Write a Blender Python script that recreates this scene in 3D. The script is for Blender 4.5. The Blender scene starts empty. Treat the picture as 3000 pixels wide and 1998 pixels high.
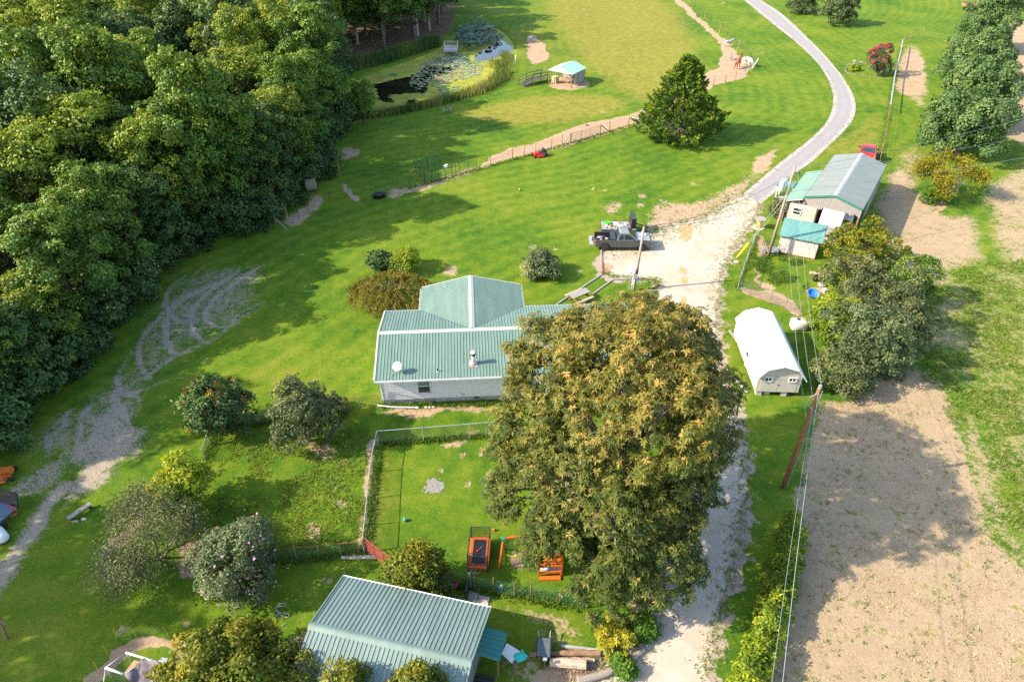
import bpy, bmesh, math, random
import numpy as np
from mathutils import Vector, Matrix
from mathutils.geometry import tessellate_polygon

# ------------------------------------------------------------------ camera, sky, sun, exposure
C = bpy.context.scene.collection
SC = bpy.context.scene
CAMH, PITCH, FPX = 33.0, math.radians(36.5), 2000.0
cam_d = bpy.data.cameras.new('camera'); cam = bpy.data.objects.new('camera', cam_d); C.objects.link(cam)
cam_d.sensor_width = 36; cam_d.lens = 24.0; cam_d.clip_start = 0.5; cam_d.clip_end = 8000
cam.location = (0, 0, CAMH); cam.rotation_euler = (math.pi/2 - PITCH, 0, 0)
SC.camera = cam
SUN_EL, SUN_AZ = math.radians(33.8), math.radians(9.5)      # light travels towards +x, a little towards +y
world = bpy.data.worlds.new('World'); SC.world = world; world.use_nodes = True
wn = world.node_tree; sky = wn.nodes.new('ShaderNodeTexSky'); sky.sky_type = 'NISHITA'; sky.sun_disc = False
sky.sun_elevation = SUN_EL; sky.sun_rotation = math.radians(270) - SUN_AZ
sky.air_density = 1.0; sky.dust_density = 1.2; sky.ozone_density = 1.0
wn.links.new(sky.outputs[0], wn.nodes['Background'].inputs[0]); wn.nodes['Background'].inputs[1].default_value = 0.15
sun_d = bpy.data.lights.new('sun', 'SUN'); sun_d.energy = 3.5; sun_d.angle = math.radians(0.55); sun_d.color = (1.0, 0.88, 0.69)
sun = bpy.data.objects.new('sun', sun_d); C.objects.link(sun)
sdir = Vector((math.cos(SUN_AZ)*math.cos(SUN_EL), math.sin(SUN_AZ)*math.cos(SUN_EL), -math.sin(SUN_EL)))
sun.rotation_euler = sdir.to_track_quat('-Z', 'Y').to_euler(); sun.location = (-40, -10, 60)
SC.view_settings.view_transform = 'Standard'; SC.view_settings.look = 'None'; SC.view_settings.gamma = 1
SC.view_settings.use_curve_mapping = False; SC.view_settings.exposure = 1.55
try:
    SC.cycles.max_bounces = 6; SC.cycles.diffuse_bounces = 3; SC.cycles.glossy_bounces = 2
    SC.cycles.transmission_bounces = 4; SC.cycles.transparent_max_bounces = 6
    SC.cycles.use_adaptive_sampling = False; SC.cycles.sample_clamp_indirect = 6
    SC.cycles.use_denoising = False
except Exception:
    pass

rnd = random.Random(7)
rng = np.random.default_rng(7)
PI = math.pi
SP, CP = math.sin(PITCH), math.cos(PITCH)

def at(u, v, z=0.0):
    """survey helper: the point of the place at height z seen at photo pixel (u, v)"""
    x = (u - 1500)/FPX; y = -(v - 999)/FPX
    d = (x, CP + y*SP, -SP + y*CP); t = (z - CAMH)/d[2]
    return Vector((d[0]*t, d[1]*t, z))
def A2(u, v, z=0.0):
    p = at(u, v, z); return (p.x, p.y)
def poly(pts, z=0.0): return np.array([A2(u, v, z) for u, v in pts])
def crop(o, s): return lambda pts: [(o[0] + a*s, o[1] + b*s) for a, b in pts]
K = 1000/2354
c1, c2, c3 = crop((0, 0), K), crop((1000, 0), K), crop((2000, 0), K)
c4, c5, c6 = crop((0, 666), K), crop((1000, 666), K), crop((2000, 666), K)
c7, c8, c9 = crop((0, 1332), K), crop((1000, 1332), K), crop((2000, 1332), K)

# ------------------------------------------------------------------ materials
MATS = {}
def nd(nt, kind, **kw):
    n = nt.nodes.new(kind)
    for k, v in kw.items(): setattr(n, k, v)
    return n
def mat(name, col, rough=0.7, metal=0.0, var=0.25, scale=6.0, bump=0.0, bscale=None, spec=0.4, col2=None, stretch=None, fine=0.0):
    if name in MATS: return MATS[name]
    m = bpy.data.materials.new(name); m.use_nodes = True; nt = m.node_tree; b = nt.nodes['Principled BSDF']
    b.inputs['Roughness'].default_value = rough; b.inputs['Metallic'].default_value = metal
    b.inputs['Specular IOR Level'].default_value = spec
    tc = nd(nt, 'ShaderNodeTexCoord'); src = tc.outputs['Object']
    if stretch:
        mp = nd(nt, 'ShaderNodeMapping'); mp.inputs['Scale'].default_value = stretch; nt.links.new(src, mp.inputs[0]); src = mp.outputs[0]
    n = nd(nt, 'ShaderNodeTexNoise'); n.inputs['Scale'].default_value = scale; n.inputs['Detail'].default_value = 6; n.inputs['Roughness'].default_value = 0.65
    nt.links.new(src, n.inputs['Vector'])
    r = nd(nt, 'ShaderNodeValToRGB'); r.color_ramp.elements[0].position = 0.3; r.color_ramp.elements[1].position = 0.72
    c2_ = col2 or tuple(min(1, c*(1 + var)) for c in col)
    r.color_ramp.elements[0].color = tuple(c*(1 - var) for c in col) + (1,); r.color_ramp.elements[1].color = tuple(c2_) + (1,)
    nt.links.new(n.outputs[0], r.inputs[0]); nt.links.new(r.outputs[0], b.inputs['Base Color'])
    if bump:
        n2 = nd(nt, 'ShaderNodeTexNoise'); n2.inputs['Scale'].default_value = bscale or scale*4; n2.inputs['Detail'].default_value = 4
        nt.links.new(src, n2.inputs['Vector'])
        bp = nd(nt, 'ShaderNodeBump'); bp.inputs['Strength'].default_value = bump; bp.inputs['Distance'].default_value = 0.03
        nt.links.new(n2.outputs[0], bp.inputs['Height']); nt.links.new(bp.outputs[0], b.inputs['Normal'])
    MATS[name] = m; return m

def leafmat(name, cols, rough=0.55, transl=0.3, spec=0.3):
    """foliage: the per-leaf attribute 'tint' runs through a ramp of leaf colours, some crown tops painted as sunlit"""
    if name in MATS: return MATS[name]
    m = bpy.data.materials.new(name); m.use_nodes = True; nt = m.node_tree; b = nt.nodes['Principled BSDF']
    at_ = nd(nt, 'ShaderNodeAttribute', attribute_name='tint')
    r = nd(nt, 'ShaderNodeValToRGB'); el = r.color_ramp.elements
    while len(el) < len(cols): el.new(0.5)
    for i, c in enumerate(cols): el[i].position = i/(len(cols) - 1); el[i].color = tuple(c) + (1,)
    nt.links.new(at_.outputs['Fac'], r.inputs[0]); nt.links.new(r.outputs[0], b.inputs['Base Color'])
    b.inputs['Roughness'].default_value = rough; b.inputs['Specular IOR Level'].default_value = spec
    t = nd(nt, 'ShaderNodeBsdfTranslucent'); mul = nd(nt, 'ShaderNodeMixRGB', blend_type='MULTIPLY'); mul.inputs[0].default_value = 1
    mul.inputs[2].default_value = (1.5, 1.45, 0.6, 1); nt.links.new(r.outputs[0], mul.inputs[1]); nt.links.new(mul.outputs[0], t.inputs[0])
    mx = nd(nt, 'ShaderNodeMixShader'); mx.inputs[0].default_value = transl
    nt.links.new(b.outputs[0], mx.inputs[1]); nt.links.new(t.outputs[0], mx.inputs[2]); nt.links.new(mx.outputs[0], nt.nodes['Material Output'].inputs[0])
    MATS[name] = m; return m

# ------------------------------------------------------------------ mesh helpers
class MB:
    def __init__(s): s.v = []; s.f = []
    def add(s, vs, fs):
        o = len(s.v); s.v += [tuple(p) for p in vs]; s.f += [tuple(i + o for i in f) for f in fs]; return s
    def box(s, c, d, rz=0, mtx=None):
        x, y, z = d[0]/2, d[1]/2, d[2]/2
        vs = [Vector(p) for p in ((-x,-y,-z),(x,-y,-z),(x,y,-z),(-x,y,-z),(-x,-y,z),(x,-y,z),(x,y,z),(-x,y,z))]
        R = mtx or Matrix.Rotation(rz, 3, 'Z')
        return s.add([R @ p + Vector(c) for p in vs], [(0,3,2,1),(4,5,6,7),(0,1,5,4),(1,2,6,5),(2,3,7,6),(3,0,4,7)])
    def bb(s, a, b): return s.box([(a[i] + b[i])/2 for i in range(3)], [abs(b[i] - a[i]) for i in range(3)])
    def beam(s, p, q, w, h, up=(0,0,1)):
        p, q = Vector(p), Vector(q); d = (q - p); L = d.length; d.normalize(); u = Vector(up)
        r = d.cross(u)
        if r.length < 1e-3: r = Vector((1,0,0))
        r.normalize(); u = r.cross(d)
        R = Matrix((d, r, u)).transposed()
        return s.box((p + q)/2, (L, w, h), mtx=R)
    def cyl(s, p, q, r0, r1=None, n=8):
        r1 = r0 if r1 is None else r1; p, q = Vector(p), Vector(q); d = (q - p).normalized()
        a = d.cross(Vector((0,0,1)))
        if a.length < 1e-3: a = Vector((1,0,0))
        a.normalize(); b = d.cross(a)
        vs = []
        for c, r in ((p, r0), (q, r1)):
            for i in range(n): t = 2*PI*i/n; vs.append(c + a*(r*math.cos(t)) + b*(r*math.sin(t)))
        fs = [(i, (i+1)%n, n + (i+1)%n, n + i) for i in range(n)] + [tuple(range(n-1, -1, -1)), tuple(range(n, 2*n))]
        return s.add(vs, fs)
    def tube(s, pts, r, n=6):
        rs = r if isinstance(r, (list, tuple)) else [r]*len(pts)
        pts = [Vector(p) for p in pts]; vs = []; fs = []; a = None
        for i, p in enumerate(pts):
            d = (pts[min(i+1, len(pts)-1)] - pts[max(i-1, 0)]).normalized()
            if a is None:
                a = d.cross(Vector((0,0,1)))
                if a.length < 1e-3: a = Vector((1,0,0))
            a = (a - d*a.dot(d)).normalized(); b = d.cross(a)
            for k in range(n): t = 2*PI*k/n; vs.append(p + a*(rs[i]*math.cos(t)) + b*(rs[i]*math.sin(t)))
        for i in range(len(pts)-1):
            for k in range(n): fs.append((i*n+k, i*n+(k+1)%n, (i+1)*n+(k+1)%n, (i+1)*n+k))
        fs += [tuple(range(n-1, -1, -1)), tuple(range((len(pts)-1)*n, len(pts)*n))]
        return s.add(vs, fs)
    def lathe(s, prof, c=(0,0,0), n=16, axis='z', close=True):
        vs = []; fs = []; c = Vector(c)
        for r, z in prof:
            for k in range(n):
                t = 2*PI*k/n; p = (r*math.cos(t), r*math.sin(t), z)
                if axis == 'y': p = (p[0], p[2], p[1])
                if axis == 'x': p = (p[2], p[0], p[1])
                vs.append(c + Vector(p))
        for i in range(len(prof)-1):
            for k in range(n): fs.append((i*n+k, i*n+(k+1)%n, (i+1)*n+(k+1)%n, (i+1)*n+k))
        if close: fs += [tuple(range(n-1, -1, -1)), tuple(range((len(prof)-1)*n, len(prof)*n))]
        return s.add(vs, fs)
    def ell(s, c, r, n=12, m=8, jit=0.0):
        pr = [(math.sin(PI*i/m), -math.cos(PI*i/m)) for i in range(m+1)]
        vs = []; fs = []
        for a, z in pr:
            for k in range(n):
                t = 2*PI*k/n; j = 1 + rnd.uniform(-jit, jit); vs.append((c[0] + r[0]*a*math.cos(t)*j, c[1] + r[1]*a*math.sin(t)*j, c[2] + r[2]*z*j))
        for i in range(m):
            for k in range(n): fs.append((i*n+k, i*n+(k+1)%n, (i+1)*n+(k+1)%n, (i+1)*n+k))
        return s.add(vs, fs)
    def extr(s, pts, a, b, axis='y'):
        """closed outline in (x, z) pushed along y (or (y, z) along x, (x, y) along z)"""
        n = len(pts)
        def P(p, t):
            return (p[0], t, p[1]) if axis == 'y' else ((t, p[0], p[1]) if axis == 'x' else (p[0], p[1], t))
        vs = [P(p, a) for p in pts] + [P(p, b) for p in pts]
        fs = [(i, (i+1)%n, n+(i+1)%n, n+i) for i in range(n)] + [tuple(range(n-1, -1, -1)), tuple(range(n, 2*n))]
        return s.add(vs, fs)
    def frust(s, b0, b1, z0, z1):
        (x0,y0,x1,y1), (X0,Y0,X1,Y1) = b0, b1
        return s.add([(x0,y0,z0),(x1,y0,z0),(x1,y1,z0),(x0,y1,z0),(X0,Y0,z1),(X1,Y0,z1),(X1,Y1,z1),(X0,Y1,z1)],
                     [(0,3,2,1),(4,5,6,7),(0,1,5,4),(1,2,6,5),(2,3,7,6),(3,0,4,7)])
    def slab(s, q, t):
        """a quad (four points) thickened by t along its normal"""
        q = [Vector(p) for p in q]; n = (q[1]-q[0]).cross(q[2]-q[0]).normalized()*t
        k = len(q)
        return s.add(q + [p + n for p in q], [tuple(range(k-1, -1, -1)), tuple(range(k, 2*k))] + [(i, (i+1)%k, k+(i+1)%k, k+i) for i in range(k)])
    def build(s, name, m, parent=None, smooth=False, kind=None, bevel=0):
        me = bpy.data.meshes.new(name); me.from_pydata(s.v, [], s.f)
        bm = bmesh.new(); bm.from_mesh(me); bmesh.ops.recalc_face_normals(bm, faces=bm.faces)
        if bevel: bmesh.ops.bevel(bm, geom=bm.edges[:], offset=bevel, segments=1, affect='EDGES', clamp_overlap=True)
        bm.to_mesh(me); bm.free()
        me.materials.append(m)
        if smooth: me.polygons.foreach_set('use_smooth', [True]*len(me.polygons))
        return link(name, me, parent, kind)
def link(name, me, parent=None, kind=None):
    o = bpy.data.objects.new(name, me); C.objects.link(o)
    if parent: o.parent = parent
    if kind: o['kind'] = kind
    return o
def share(src, parent, loc=(0,0,0), rot=None):
    o = src.copy(); C.objects.link(o); o.parent = parent; o.location = loc
    if rot: o.rotation_euler = rot
    return o
def tag(o, label, cat, group=None, kind=None):
    o['label'] = label; o['category'] = cat
    if group: o['group'] = group
    if kind: o['kind'] = kind
    return o
def thing(name, label, cat, loc=(0,0,0), rz=0, group=None):
    o = bpy.data.objects.new(name, None); C.objects.link(o); o.empty_display_size = 0.2
    o.location = loc; o.rotation_euler = (0, 0, rz); return tag(o, label, cat, group)
def dup(root, loc, rz, label=None, scale=None):
    r = root.copy(); C.objects.link(r); r.location = loc; r.rotation_euler = (0, 0, rz)
    if scale: r.scale = scale if isinstance(scale, tuple) else (scale,)*3
    if label: r['label'] = label
    for ch in root.children:
        c = ch.copy(); C.objects.link(c); c.parent = r
        for g in ch.children:
            d = g.copy(); C.objects.link(d); d.parent = c
    return r
def arr_mesh(name, V, nper, m, tint=None, smooth=False):
    """faces of nper consecutive vertices each, from a numpy array"""
    V = np.asarray(V, dtype=np.float32).reshape(-1, 3); nv = len(V); nf = nv//nper
    me = bpy.data.meshes.new(name); me.vertices.add(nv); me.vertices.foreach_set('co', V.ravel())
    me.loops.add(nv); me.loops.foreach_set('vertex_index', np.arange(nv, dtype=np.int32))
    me.polygons.add(nf); me.polygons.foreach_set('loop_start', np.arange(0, nv, nper, dtype=np.int32))
    try: me.polygons.foreach_set('loop_total', np.full(nf, nper, dtype=np.int32))
    except Exception: pass
    if tint is not None:
        a = me.attributes.new('tint', 'FLOAT', 'POINT'); a.data.foreach_set('value', np.repeat(np.asarray(tint, dtype=np.float32), nper))
    me.update(calc_edges=True); me.materials.append(m); return me

# ------------------------------------------------------------------ ground masks (what grows or lies where)
def hash2(i, j, seed):
    h = np.sin(i*127.1 + j*311.7 + seed*74.7)*43758.5453
    return h - np.floor(h)
def vnoise(X, Y, s, seed=0):
    x = X*s; y = Y*s; i = np.floor(x); j = np.floor(y); f = x - i; g = y - j
    f = f*f*(3 - 2*f); g = g*g*(3 - 2*g)
    a = hash2(i, j, seed); b = hash2(i+1, j, seed); c = hash2(i, j+1, seed); d = hash2(i+1, j+1, seed)
    return (a*(1-f) + b*f)*(1-g) + (c*(1-f) + d*f)*g
def fbm(X, Y, s, seed=0, o=4):
    t = 0; w = 0.5; tot = 0
    for k in range(o): t = t + w*vnoise(X, Y, s*2**k, seed + k*17); tot += w; w *= 0.5
    return t/tot
def sstep(a, b, x): t = np.clip((x - a)/(b - a), 0, 1); return t*t*(3 - 2*t)
def sd_line(X, Y, pts, closed=False):
    d = np.full(X.shape, 1e9); n = len(pts)
    for i in range(n if closed else n-1):
        a = pts[i]; b = pts[(i+1) % n]; e = b - a; L = max(1e-9, e @ e)
        t = np.clip(((X - a[0])*e[0] + (Y - a[1])*e[1])/L, 0, 1)
        d = np.minimum(d, np.hypot(X - a[0] - t*e[0], Y - a[1] - t*e[1]))
    return d
def inside(X, Y, pts):
    r = np.zeros(X.shape, bool); n = len(pts)
    for i in range(n):
        x0, y0 = pts[i]; x1, y1 = pts[(i+1) % n]
        if y0 == y1: continue
        r ^= ((y0 > Y) != (y1 > Y)) & (X < (x1 - x0)*(Y - y0)/(y1 - y0) + x0)
    return r
def sd_poly(X, Y, pts):
    d = sd_line(X, Y, pts, True); return np.where(inside(X, Y, pts), -d, d)
def boxed(fn, X, Y, pts, pad, far, **kw):
    lo = pts.min(0) - pad; hi = pts.max(0) + pad; m = (X > lo[0]) & (X < hi[0]) & (Y > lo[1]) & (Y < hi[1])
    out = np.full(X.shape, far)
    if m.any(): out[m] = fn(X[m], Y[m], pts, **kw)
    return out
def chaikin(p, it=2, closed=True):
    p = np.array(p, float)
    for _ in range(it):
        q = np.roll(p, -1, 0) if closed else p[1:]; b = p if closed else p[:-1]
        n = np.empty((2*len(b), 2)); n[0::2] = b*0.75 + q*0.25; n[1::2] = b*0.25 + q*0.75
        if not closed: n = np.vstack([p[:1], n, p[-1:]])
        p = n
    return p

# outlines surveyed from the photograph
LANE_L = [(2060,-95),(2120,-48),(2178,0),(2255,64),(2331,123),(2382,170),(2416,212),(2437,259),(2444,297),(2433,340),(2408,378),(2361,420),(2297,467),(2238,518),(2178,569)]
LANE_R = [(2110,-95),(2168,-48),(2225,0),(2289,38),(2352,98),(2408,153),(2459,212),(2488,255),(2505,293),(2508,327),(2493,361),(2463,395),(2408,446),(2374,480),(2323,510),(2280,556),(2229,597)]
DRIVE = [(2178,566),(2130,602),(2080,642),(2010,652),(1960,668),(1900,700),(1850,728),(1764,738),(1765,775),(1766,800),(1800,815),(1850,818),(1905,812),(1930,820),(1932,840),(1915,866),(1905,900),(1925,945),(1960,1000),(2010,1100),(2050,1200),(2068,1300),(2030,1400),(2000,1500),(1975,1600),(1950,1700),(1905,1800),(1840,1880),(1760,1960),(1690,2030),(1640,2090),
         (2060,2090),(2066,1998),(2082,1900),(2097,1830),(2116,1760),(2140,1660),(2160,1580),(2171,1500),(2178,1420),(2175,1330),(2160,1240),(2130,1150),(2106,1040),(2097,935),(2100,850),(2112,790),(2142,730),(2182,670),(2231,597)]
POND = chaikin(poly(c2([(20,760),(60,590),(200,515),(380,455),(540,400),(700,330),(780,230),(900,170),(1080,195),(1190,300),(1190,430),(1130,560),(1000,625),(850,680),(700,725),(560,745),(420,775),(280,800),(60,850)]), -0.25), 2)
FOREST = np.array([A2(*p) for p in [(-300,1560),(0,1300),(150,1130),(300,985),(430,835),(560,715),(700,672),(800,625),(880,560),(945,490),(985,420),(1005,340),(1005,215),(1030,165),(1200,150),(1330,85),(1350,-30),(1200,-140),(-1800,-180),(-1500,700)]])

ys = [-600, -150, -40, 0, 8]; ys += [33/math.tan(math.radians(a)) for a in np.linspace(69, 7.2, 520)]; ys += [330, 500, 900, 2000, 5000]
tt = [-30, -8, -3, -1.6, -1.0]; tt += list(np.linspace(-0.83, 0.83, 500)); tt += [1.0, 1.6, 3, 8, 30]
YY, TT = np.meshgrid(np.array(ys), np.array(tt), indexing='ij'); XX = TT*(np.maximum(YY, 12)*0.804 + 19.6)
gx, gy = XX.ravel(), YY.ravel()
NB = fbm(gx, gy, 0.35, 3); NS = fbm(gx, gy, 1.6, 9); WX = (fbm(gx, gy, 0.5, 21) - .5)*1.6; WY = (fbm(gx, gy, 0.5, 31) - .5)*1.6
qx, qy = gx + WX, gy + WY                                    # wobbled coordinates: outlines are never clean
def area(pts, soft, wob=True, z=0.0, smooth=1):
    p = chaikin(poly(pts, z), smooth); d = boxed(sd_poly, qx if wob else gx, qy if wob else gy, p, soft + 2.5, 99.)
    return 1 - sstep(-soft*0.6, soft*0.6, d)
def trail(pts, w, soft, smooth=2):
    p = chaikin(poly(pts), smooth, closed=False); d = boxed(sd_line, gx + WX*.25, gy + WY*.25, p, w + soft + 2, 99.)
    return 1 - sstep(w*0.5, w*0.5 + soft, d)
def mx(*a):
    r = a[0]
    for b in a[1:]: r = np.maximum(r, b)
    return r
def spots(pts, k=1.0):                                        # small worn spots: (u, v, radius in m)
    r = np.zeros(gx.shape)
    for u, v, R in pts:
        x, y = A2(u, v); d = np.hypot(gx + WX*.5 - x, (gy + WY*.5 - y)*0.75); r = np.maximum(r, (1 - sstep(R*.3, R, d))*k)
    return r
drivep = chaikin(poly(DRIVE), 1); lanep = np.vstack([poly(LANE_L), poly(LANE_R)[::-1]])
d_drive = boxed(sd_poly, gx, gy, drivep, 5, 99.); d_lane = boxed(sd_poly, gx, gy, chaikin(lanep, 1), 5, 99.)
d_pond = boxed(sd_poly, gx, gy, POND, 12, 99.); d_wood = sd_poly(gx + WX*2, gy + WY*2, FOREST)

gravel = mx(1 - sstep(-0.2, 1.3, d_drive + (NS - .5)*1.6), (1 - sstep(-0.3, 0.45, d_lane + (NB - .5)*1.0))*.12)
gravel = mx(gravel, area([(1770,1990),(1880,1850),(1930,1740),(1960,1640),(2000,1600),(1940,1800),(1850,1940)], 1.2)*.7)
dirt = mx(
    area([(1960,-10),(1990,-10),(2052,58),(2125,118),(2170,168),(2208,196),(2188,222),(2140,240),(2090,252),(2060,250),(2058,220),(2105,200),(2115,165),(2117,140),(2080,97),(2020,45)], .5),
    area([(2095,222),(1960,285),(1870,330),(1780,350),(1650,377),(1600,412),(1500,432),(1440,457),(1395,492),(1402,500),(1480,470),(1560,453),(1650,432),(1700,414),(1800,387),(1870,362),(1980,310),(2095,258)], .6),
    area([(1400,485),(1290,525),(1180,545),(1120,575),(1150,582),(1230,560),(1300,540),(1400,500)], 1.0)*.6,
    area(c2([(1270,240),(1330,245),(1400,320),(1440,400),(1330,460),(1290,400),(1280,300)]), 1.0)*.95,
    area(c2([(1440,560),(1560,520),(1720,570),(1700,610),(1560,630),(1440,605)]), .8)*.8,
    area([(985,545),(1010,542),(1065,590),(1050,598),(1010,565)], .6)*.85, area([(990,425),(1050,430),(1060,450),(1000,480)], 1.2)*.6,
    area([(830,645),(890,610),(930,560),(950,590),(900,650),(850,668)], 1.2)*.9,
    # drive side, sandy
    area([(1900,600),(1965,590),(2030,590),(2100,560),(2180,520),(2260,465),(2290,440),(2265,480),(2180,570),(2080,645),(1960,670),(1880,690)], 2.2)*.62,
    area(c3([(480,1100),(640,1040),(690,1030),(560,1170),(470,1200)]), 1.0)*.85,
    area([(1740,600),(1800,585),(1830,615),(1780,640)], 2.0)*.5,
    area([(1860,1700),(1920,1640),(1960,1660),(1900,1800),(1850,1860)], 1.4)*.75, area([(1950,1560),(2010,1500),(2030,1580),(1960,1690)], 1.4)*.7,
    # house back, kennel, chicken run, path to the barn
    area([(1115,1195),(1460,1180),(1480,1205),(1300,1215),(1200,1240),(1120,1215)], .8)*.62, area([(1150,1210),(1300,1190),(1290,1225),(1180,1245)], 1.2)*.5,
    area([(1280,1290),(1420,1250),(1440,1280),(1300,1310)], .8)*.6,
    area(c6([(380,400),(480,410),(620,430),(820,560),(815,610),(700,570),(560,510),(440,455),(375,430)]), .4), area(c6([(490,60),(560,50),(600,120),(560,215),(520,200)]), .5)*.9,
    area(c6([(470,280),(500,280),(540,360),(640,405),(620,425),(520,390)]), .3)*.8,
    area(c6([(860,420),(1000,400),(1020,460),(920,500)]), .8)*.7,
    area([(870,1285),(960,1290),(985,1310),(940,1335),(870,1320)], 1.0)*.75,
    area([(430,1480),(320,1560),(300,1640),(310,1710),(330,1700),(345,1640),(400,1560)], .8)*.85,
    area([(330,1870),(500,1860),(530,1960),(505,2000),(490,1900),(400,1895),(350,1905),(300,1998),(250,2010),(290,1930)], .35),
    area([(520,1590),(600,1580),(620,1690),(530,1680)], .6)*.9,
    area([(1440,1760),(1520,1790),(1580,1800),(1700,1830),(1740,1870),(1700,1880),(1600,1860),(1560,1830),(1450,1790)], 1.2)*.62,
    area([(1570,1830),(1700,1840),(1700,1900),(1610,1890)], 1.5)*.5, area([(1600,1920),(1760,1910),(1800,1930),(1700,2010),(1560,2030),(1570,1950)], 1.0)*.8,
    area([(1440,1870),(1600,1880),(1610,2000),(1440,2000)], 1.2)*.42, area([(1180,1690),(1380,1740),(1390,1775),(1200,1720)], .8)*.55,
    area([(1490,1600),(1530,1600),(1545,1660),(1520,1662),(1500,1650)], .45)*.75, area([(1375,1650),(1430,1650),(1420,1668),(1380,1668)], .5)*.7,
    trail([(1095,1300),(1090,1420),(1078,1560),(1070,1620)], .35, .5)*.8, area([(1088,1530),(1115,1530),(1110,1555),(1090,1555)], .4)*.95,
    area([(1000,1628),(1100,1622),(1105,1636),(1000,1640)], .3)*.8,
    area([(1330,1690),(1380,1690),(1380,1740),(1330,1720)], .8)*.3, area([(870,1560),(930,1530),(960,1560),(920,1590)], .8)*.6,
    area([(1600,1380),(1800,1300),(1950,1350),(1900,1560),(1700,1640),(1580,1560)], 3)*.55,
    # right of the drive and along the long fence
    area([(2630,160),(2700,150),(2720,250),(2690,290),(2640,280),(2620,240)], 1.5)*.7, area([(2745,585),(2770,585),(2750,650),(2735,650)], .6)*.85,
    area([(2520,1690),(2505,1740),(2500,1740)], .3),
    spots([(1315,792,1.3),(1318,800,1.0),(1560,728,.8),(1935,612,1.3),(1880,600,.8),(1815,600,.8),(1770,560,.5),(1880,575,.8),(1940,590,.9),(2126,66,.7),(2135,75,.5),(2180,95,.6),(2190,102,.5),(2160,60,.5),(2145,130,.7),(2218,145,.6),(2232,155,.7),(2240,162,.6),(2300,222,.5),(2328,346,.6),(2120,10,1.2),(2135,20,.8),
           (960,1330,.8),(1010,1350,.5),(1350,1330,.5),(1448,1395,.7),(1410,1330,.5),(1290,1380,.4),(1375,1415,.4),(385,1828,.35),(360,1842,.4),(640,1770,.25),(700,1830,.5),(690,1850,.4),(555,1820,.3),(870,1880,.7),(885,1870,.6),(960,1700,.4),(940,1700,.3),(990,1430,.4),(1000,1470,.5),(2030,540,.8),(1620,728,.5),(1735,555,.5),(1745,700,.5),(1700,790,.6),
           (1765,330,.8),(1735,345,.6),(1430,350,.4),(1385,300,.4),(690,1180,.3),(720,1215,.25),(520,1200,.3),(495,1160,.3)], .52),
    area([(705,1180),(715,1180),(712,1186)], .2))
# wheel tracks on the shaded left side
TR = [c4([(1280,330),(1160,430),(1120,520),(1160,600),(1240,650)]), c4([(1480,390),(1290,480),(1190,560),(1130,680),(1150,790),(1210,870)]), c4([(1540,370),(1400,480),(1310,590),(1330,700),(1380,780),(1450,805)]),
      c4([(1640,310),(1500,400),(1370,510),(1310,620)]), c4([(1830,250),(1640,370),(1500,470),(1430,560),(1430,640),(1480,680),(1560,695)]), c4([(1800,560),(1680,600),(1570,700),(1440,800),(1250,860),(1100,960),(1020,1030)]),
      c4([(1200,520),(1080,640),(980,760),(950,880),(970,980),(1030,1040)]), c4([(900,860),(830,980),(810,1090),(870,1160),(950,1170)]), c4([(780,1150),(800,1230),(870,1330)]), c4([(620,1240),(560,1330),(530,1440),(550,1560)]),
      c4([(480,1270),(440,1360),(430,1390)]), c4([(370,1420),(330,1500),(330,1568)]), c4([(1760,130),(1560,210),(1420,250),(1330,330)]), c4([(1820,520),(1700,560),(1600,640)]), c4([(1250,1030),(1110,1070),(990,1120),(900,1140)]), c4([(1420,900),(1350,980),(1250,1040)])]
tr = np.zeros(gx.shape)
for t_ in TR: tr = np.maximum(tr, trail(t_, .16, .26))
tr = tr*(0.25 + 0.9*NB)
wear = mx(area(c4([(1000,1180),(860,1190),(700,1230),(560,1330),(520,1500),(300,1600),(700,1640),(960,1520),(1020,1420),(900,1300)]), 3)*.68, area(c4([(760,1080),(900,980),(1040,1000),(1000,1100),(900,1230),(640,1340),(480,1380),(560,1240)]), 3)*.50, area(c4([(330,1330),(560,1230),(640,1400),(500,1568),(250,1568),(180,1500)]), 3)*.48,
          area(c4([(1300,290),(1100,480),(960,740),(900,1000),(760,1180),(900,1190),(1060,1060),(1250,860),(1600,680),(1800,520),(1830,260)]), 3.5)*.44,
          area([(330,1250),(420,1230),(430,1290),(330,1400),(240,1470),(180,1480),(200,1400)], 1.8)*.68,
          area([(230,1380),(190,1450),(110,1560),(50,1680),(0,1740),(-60,1800),(-60,1740),(10,1650),(60,1560),(110,1480),(160,1420)], 1.3)*.85,
          area([(0,1440),(90,1370),(220,1330),(180,1400),(60,1470)], 1.2)*.55)
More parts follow.
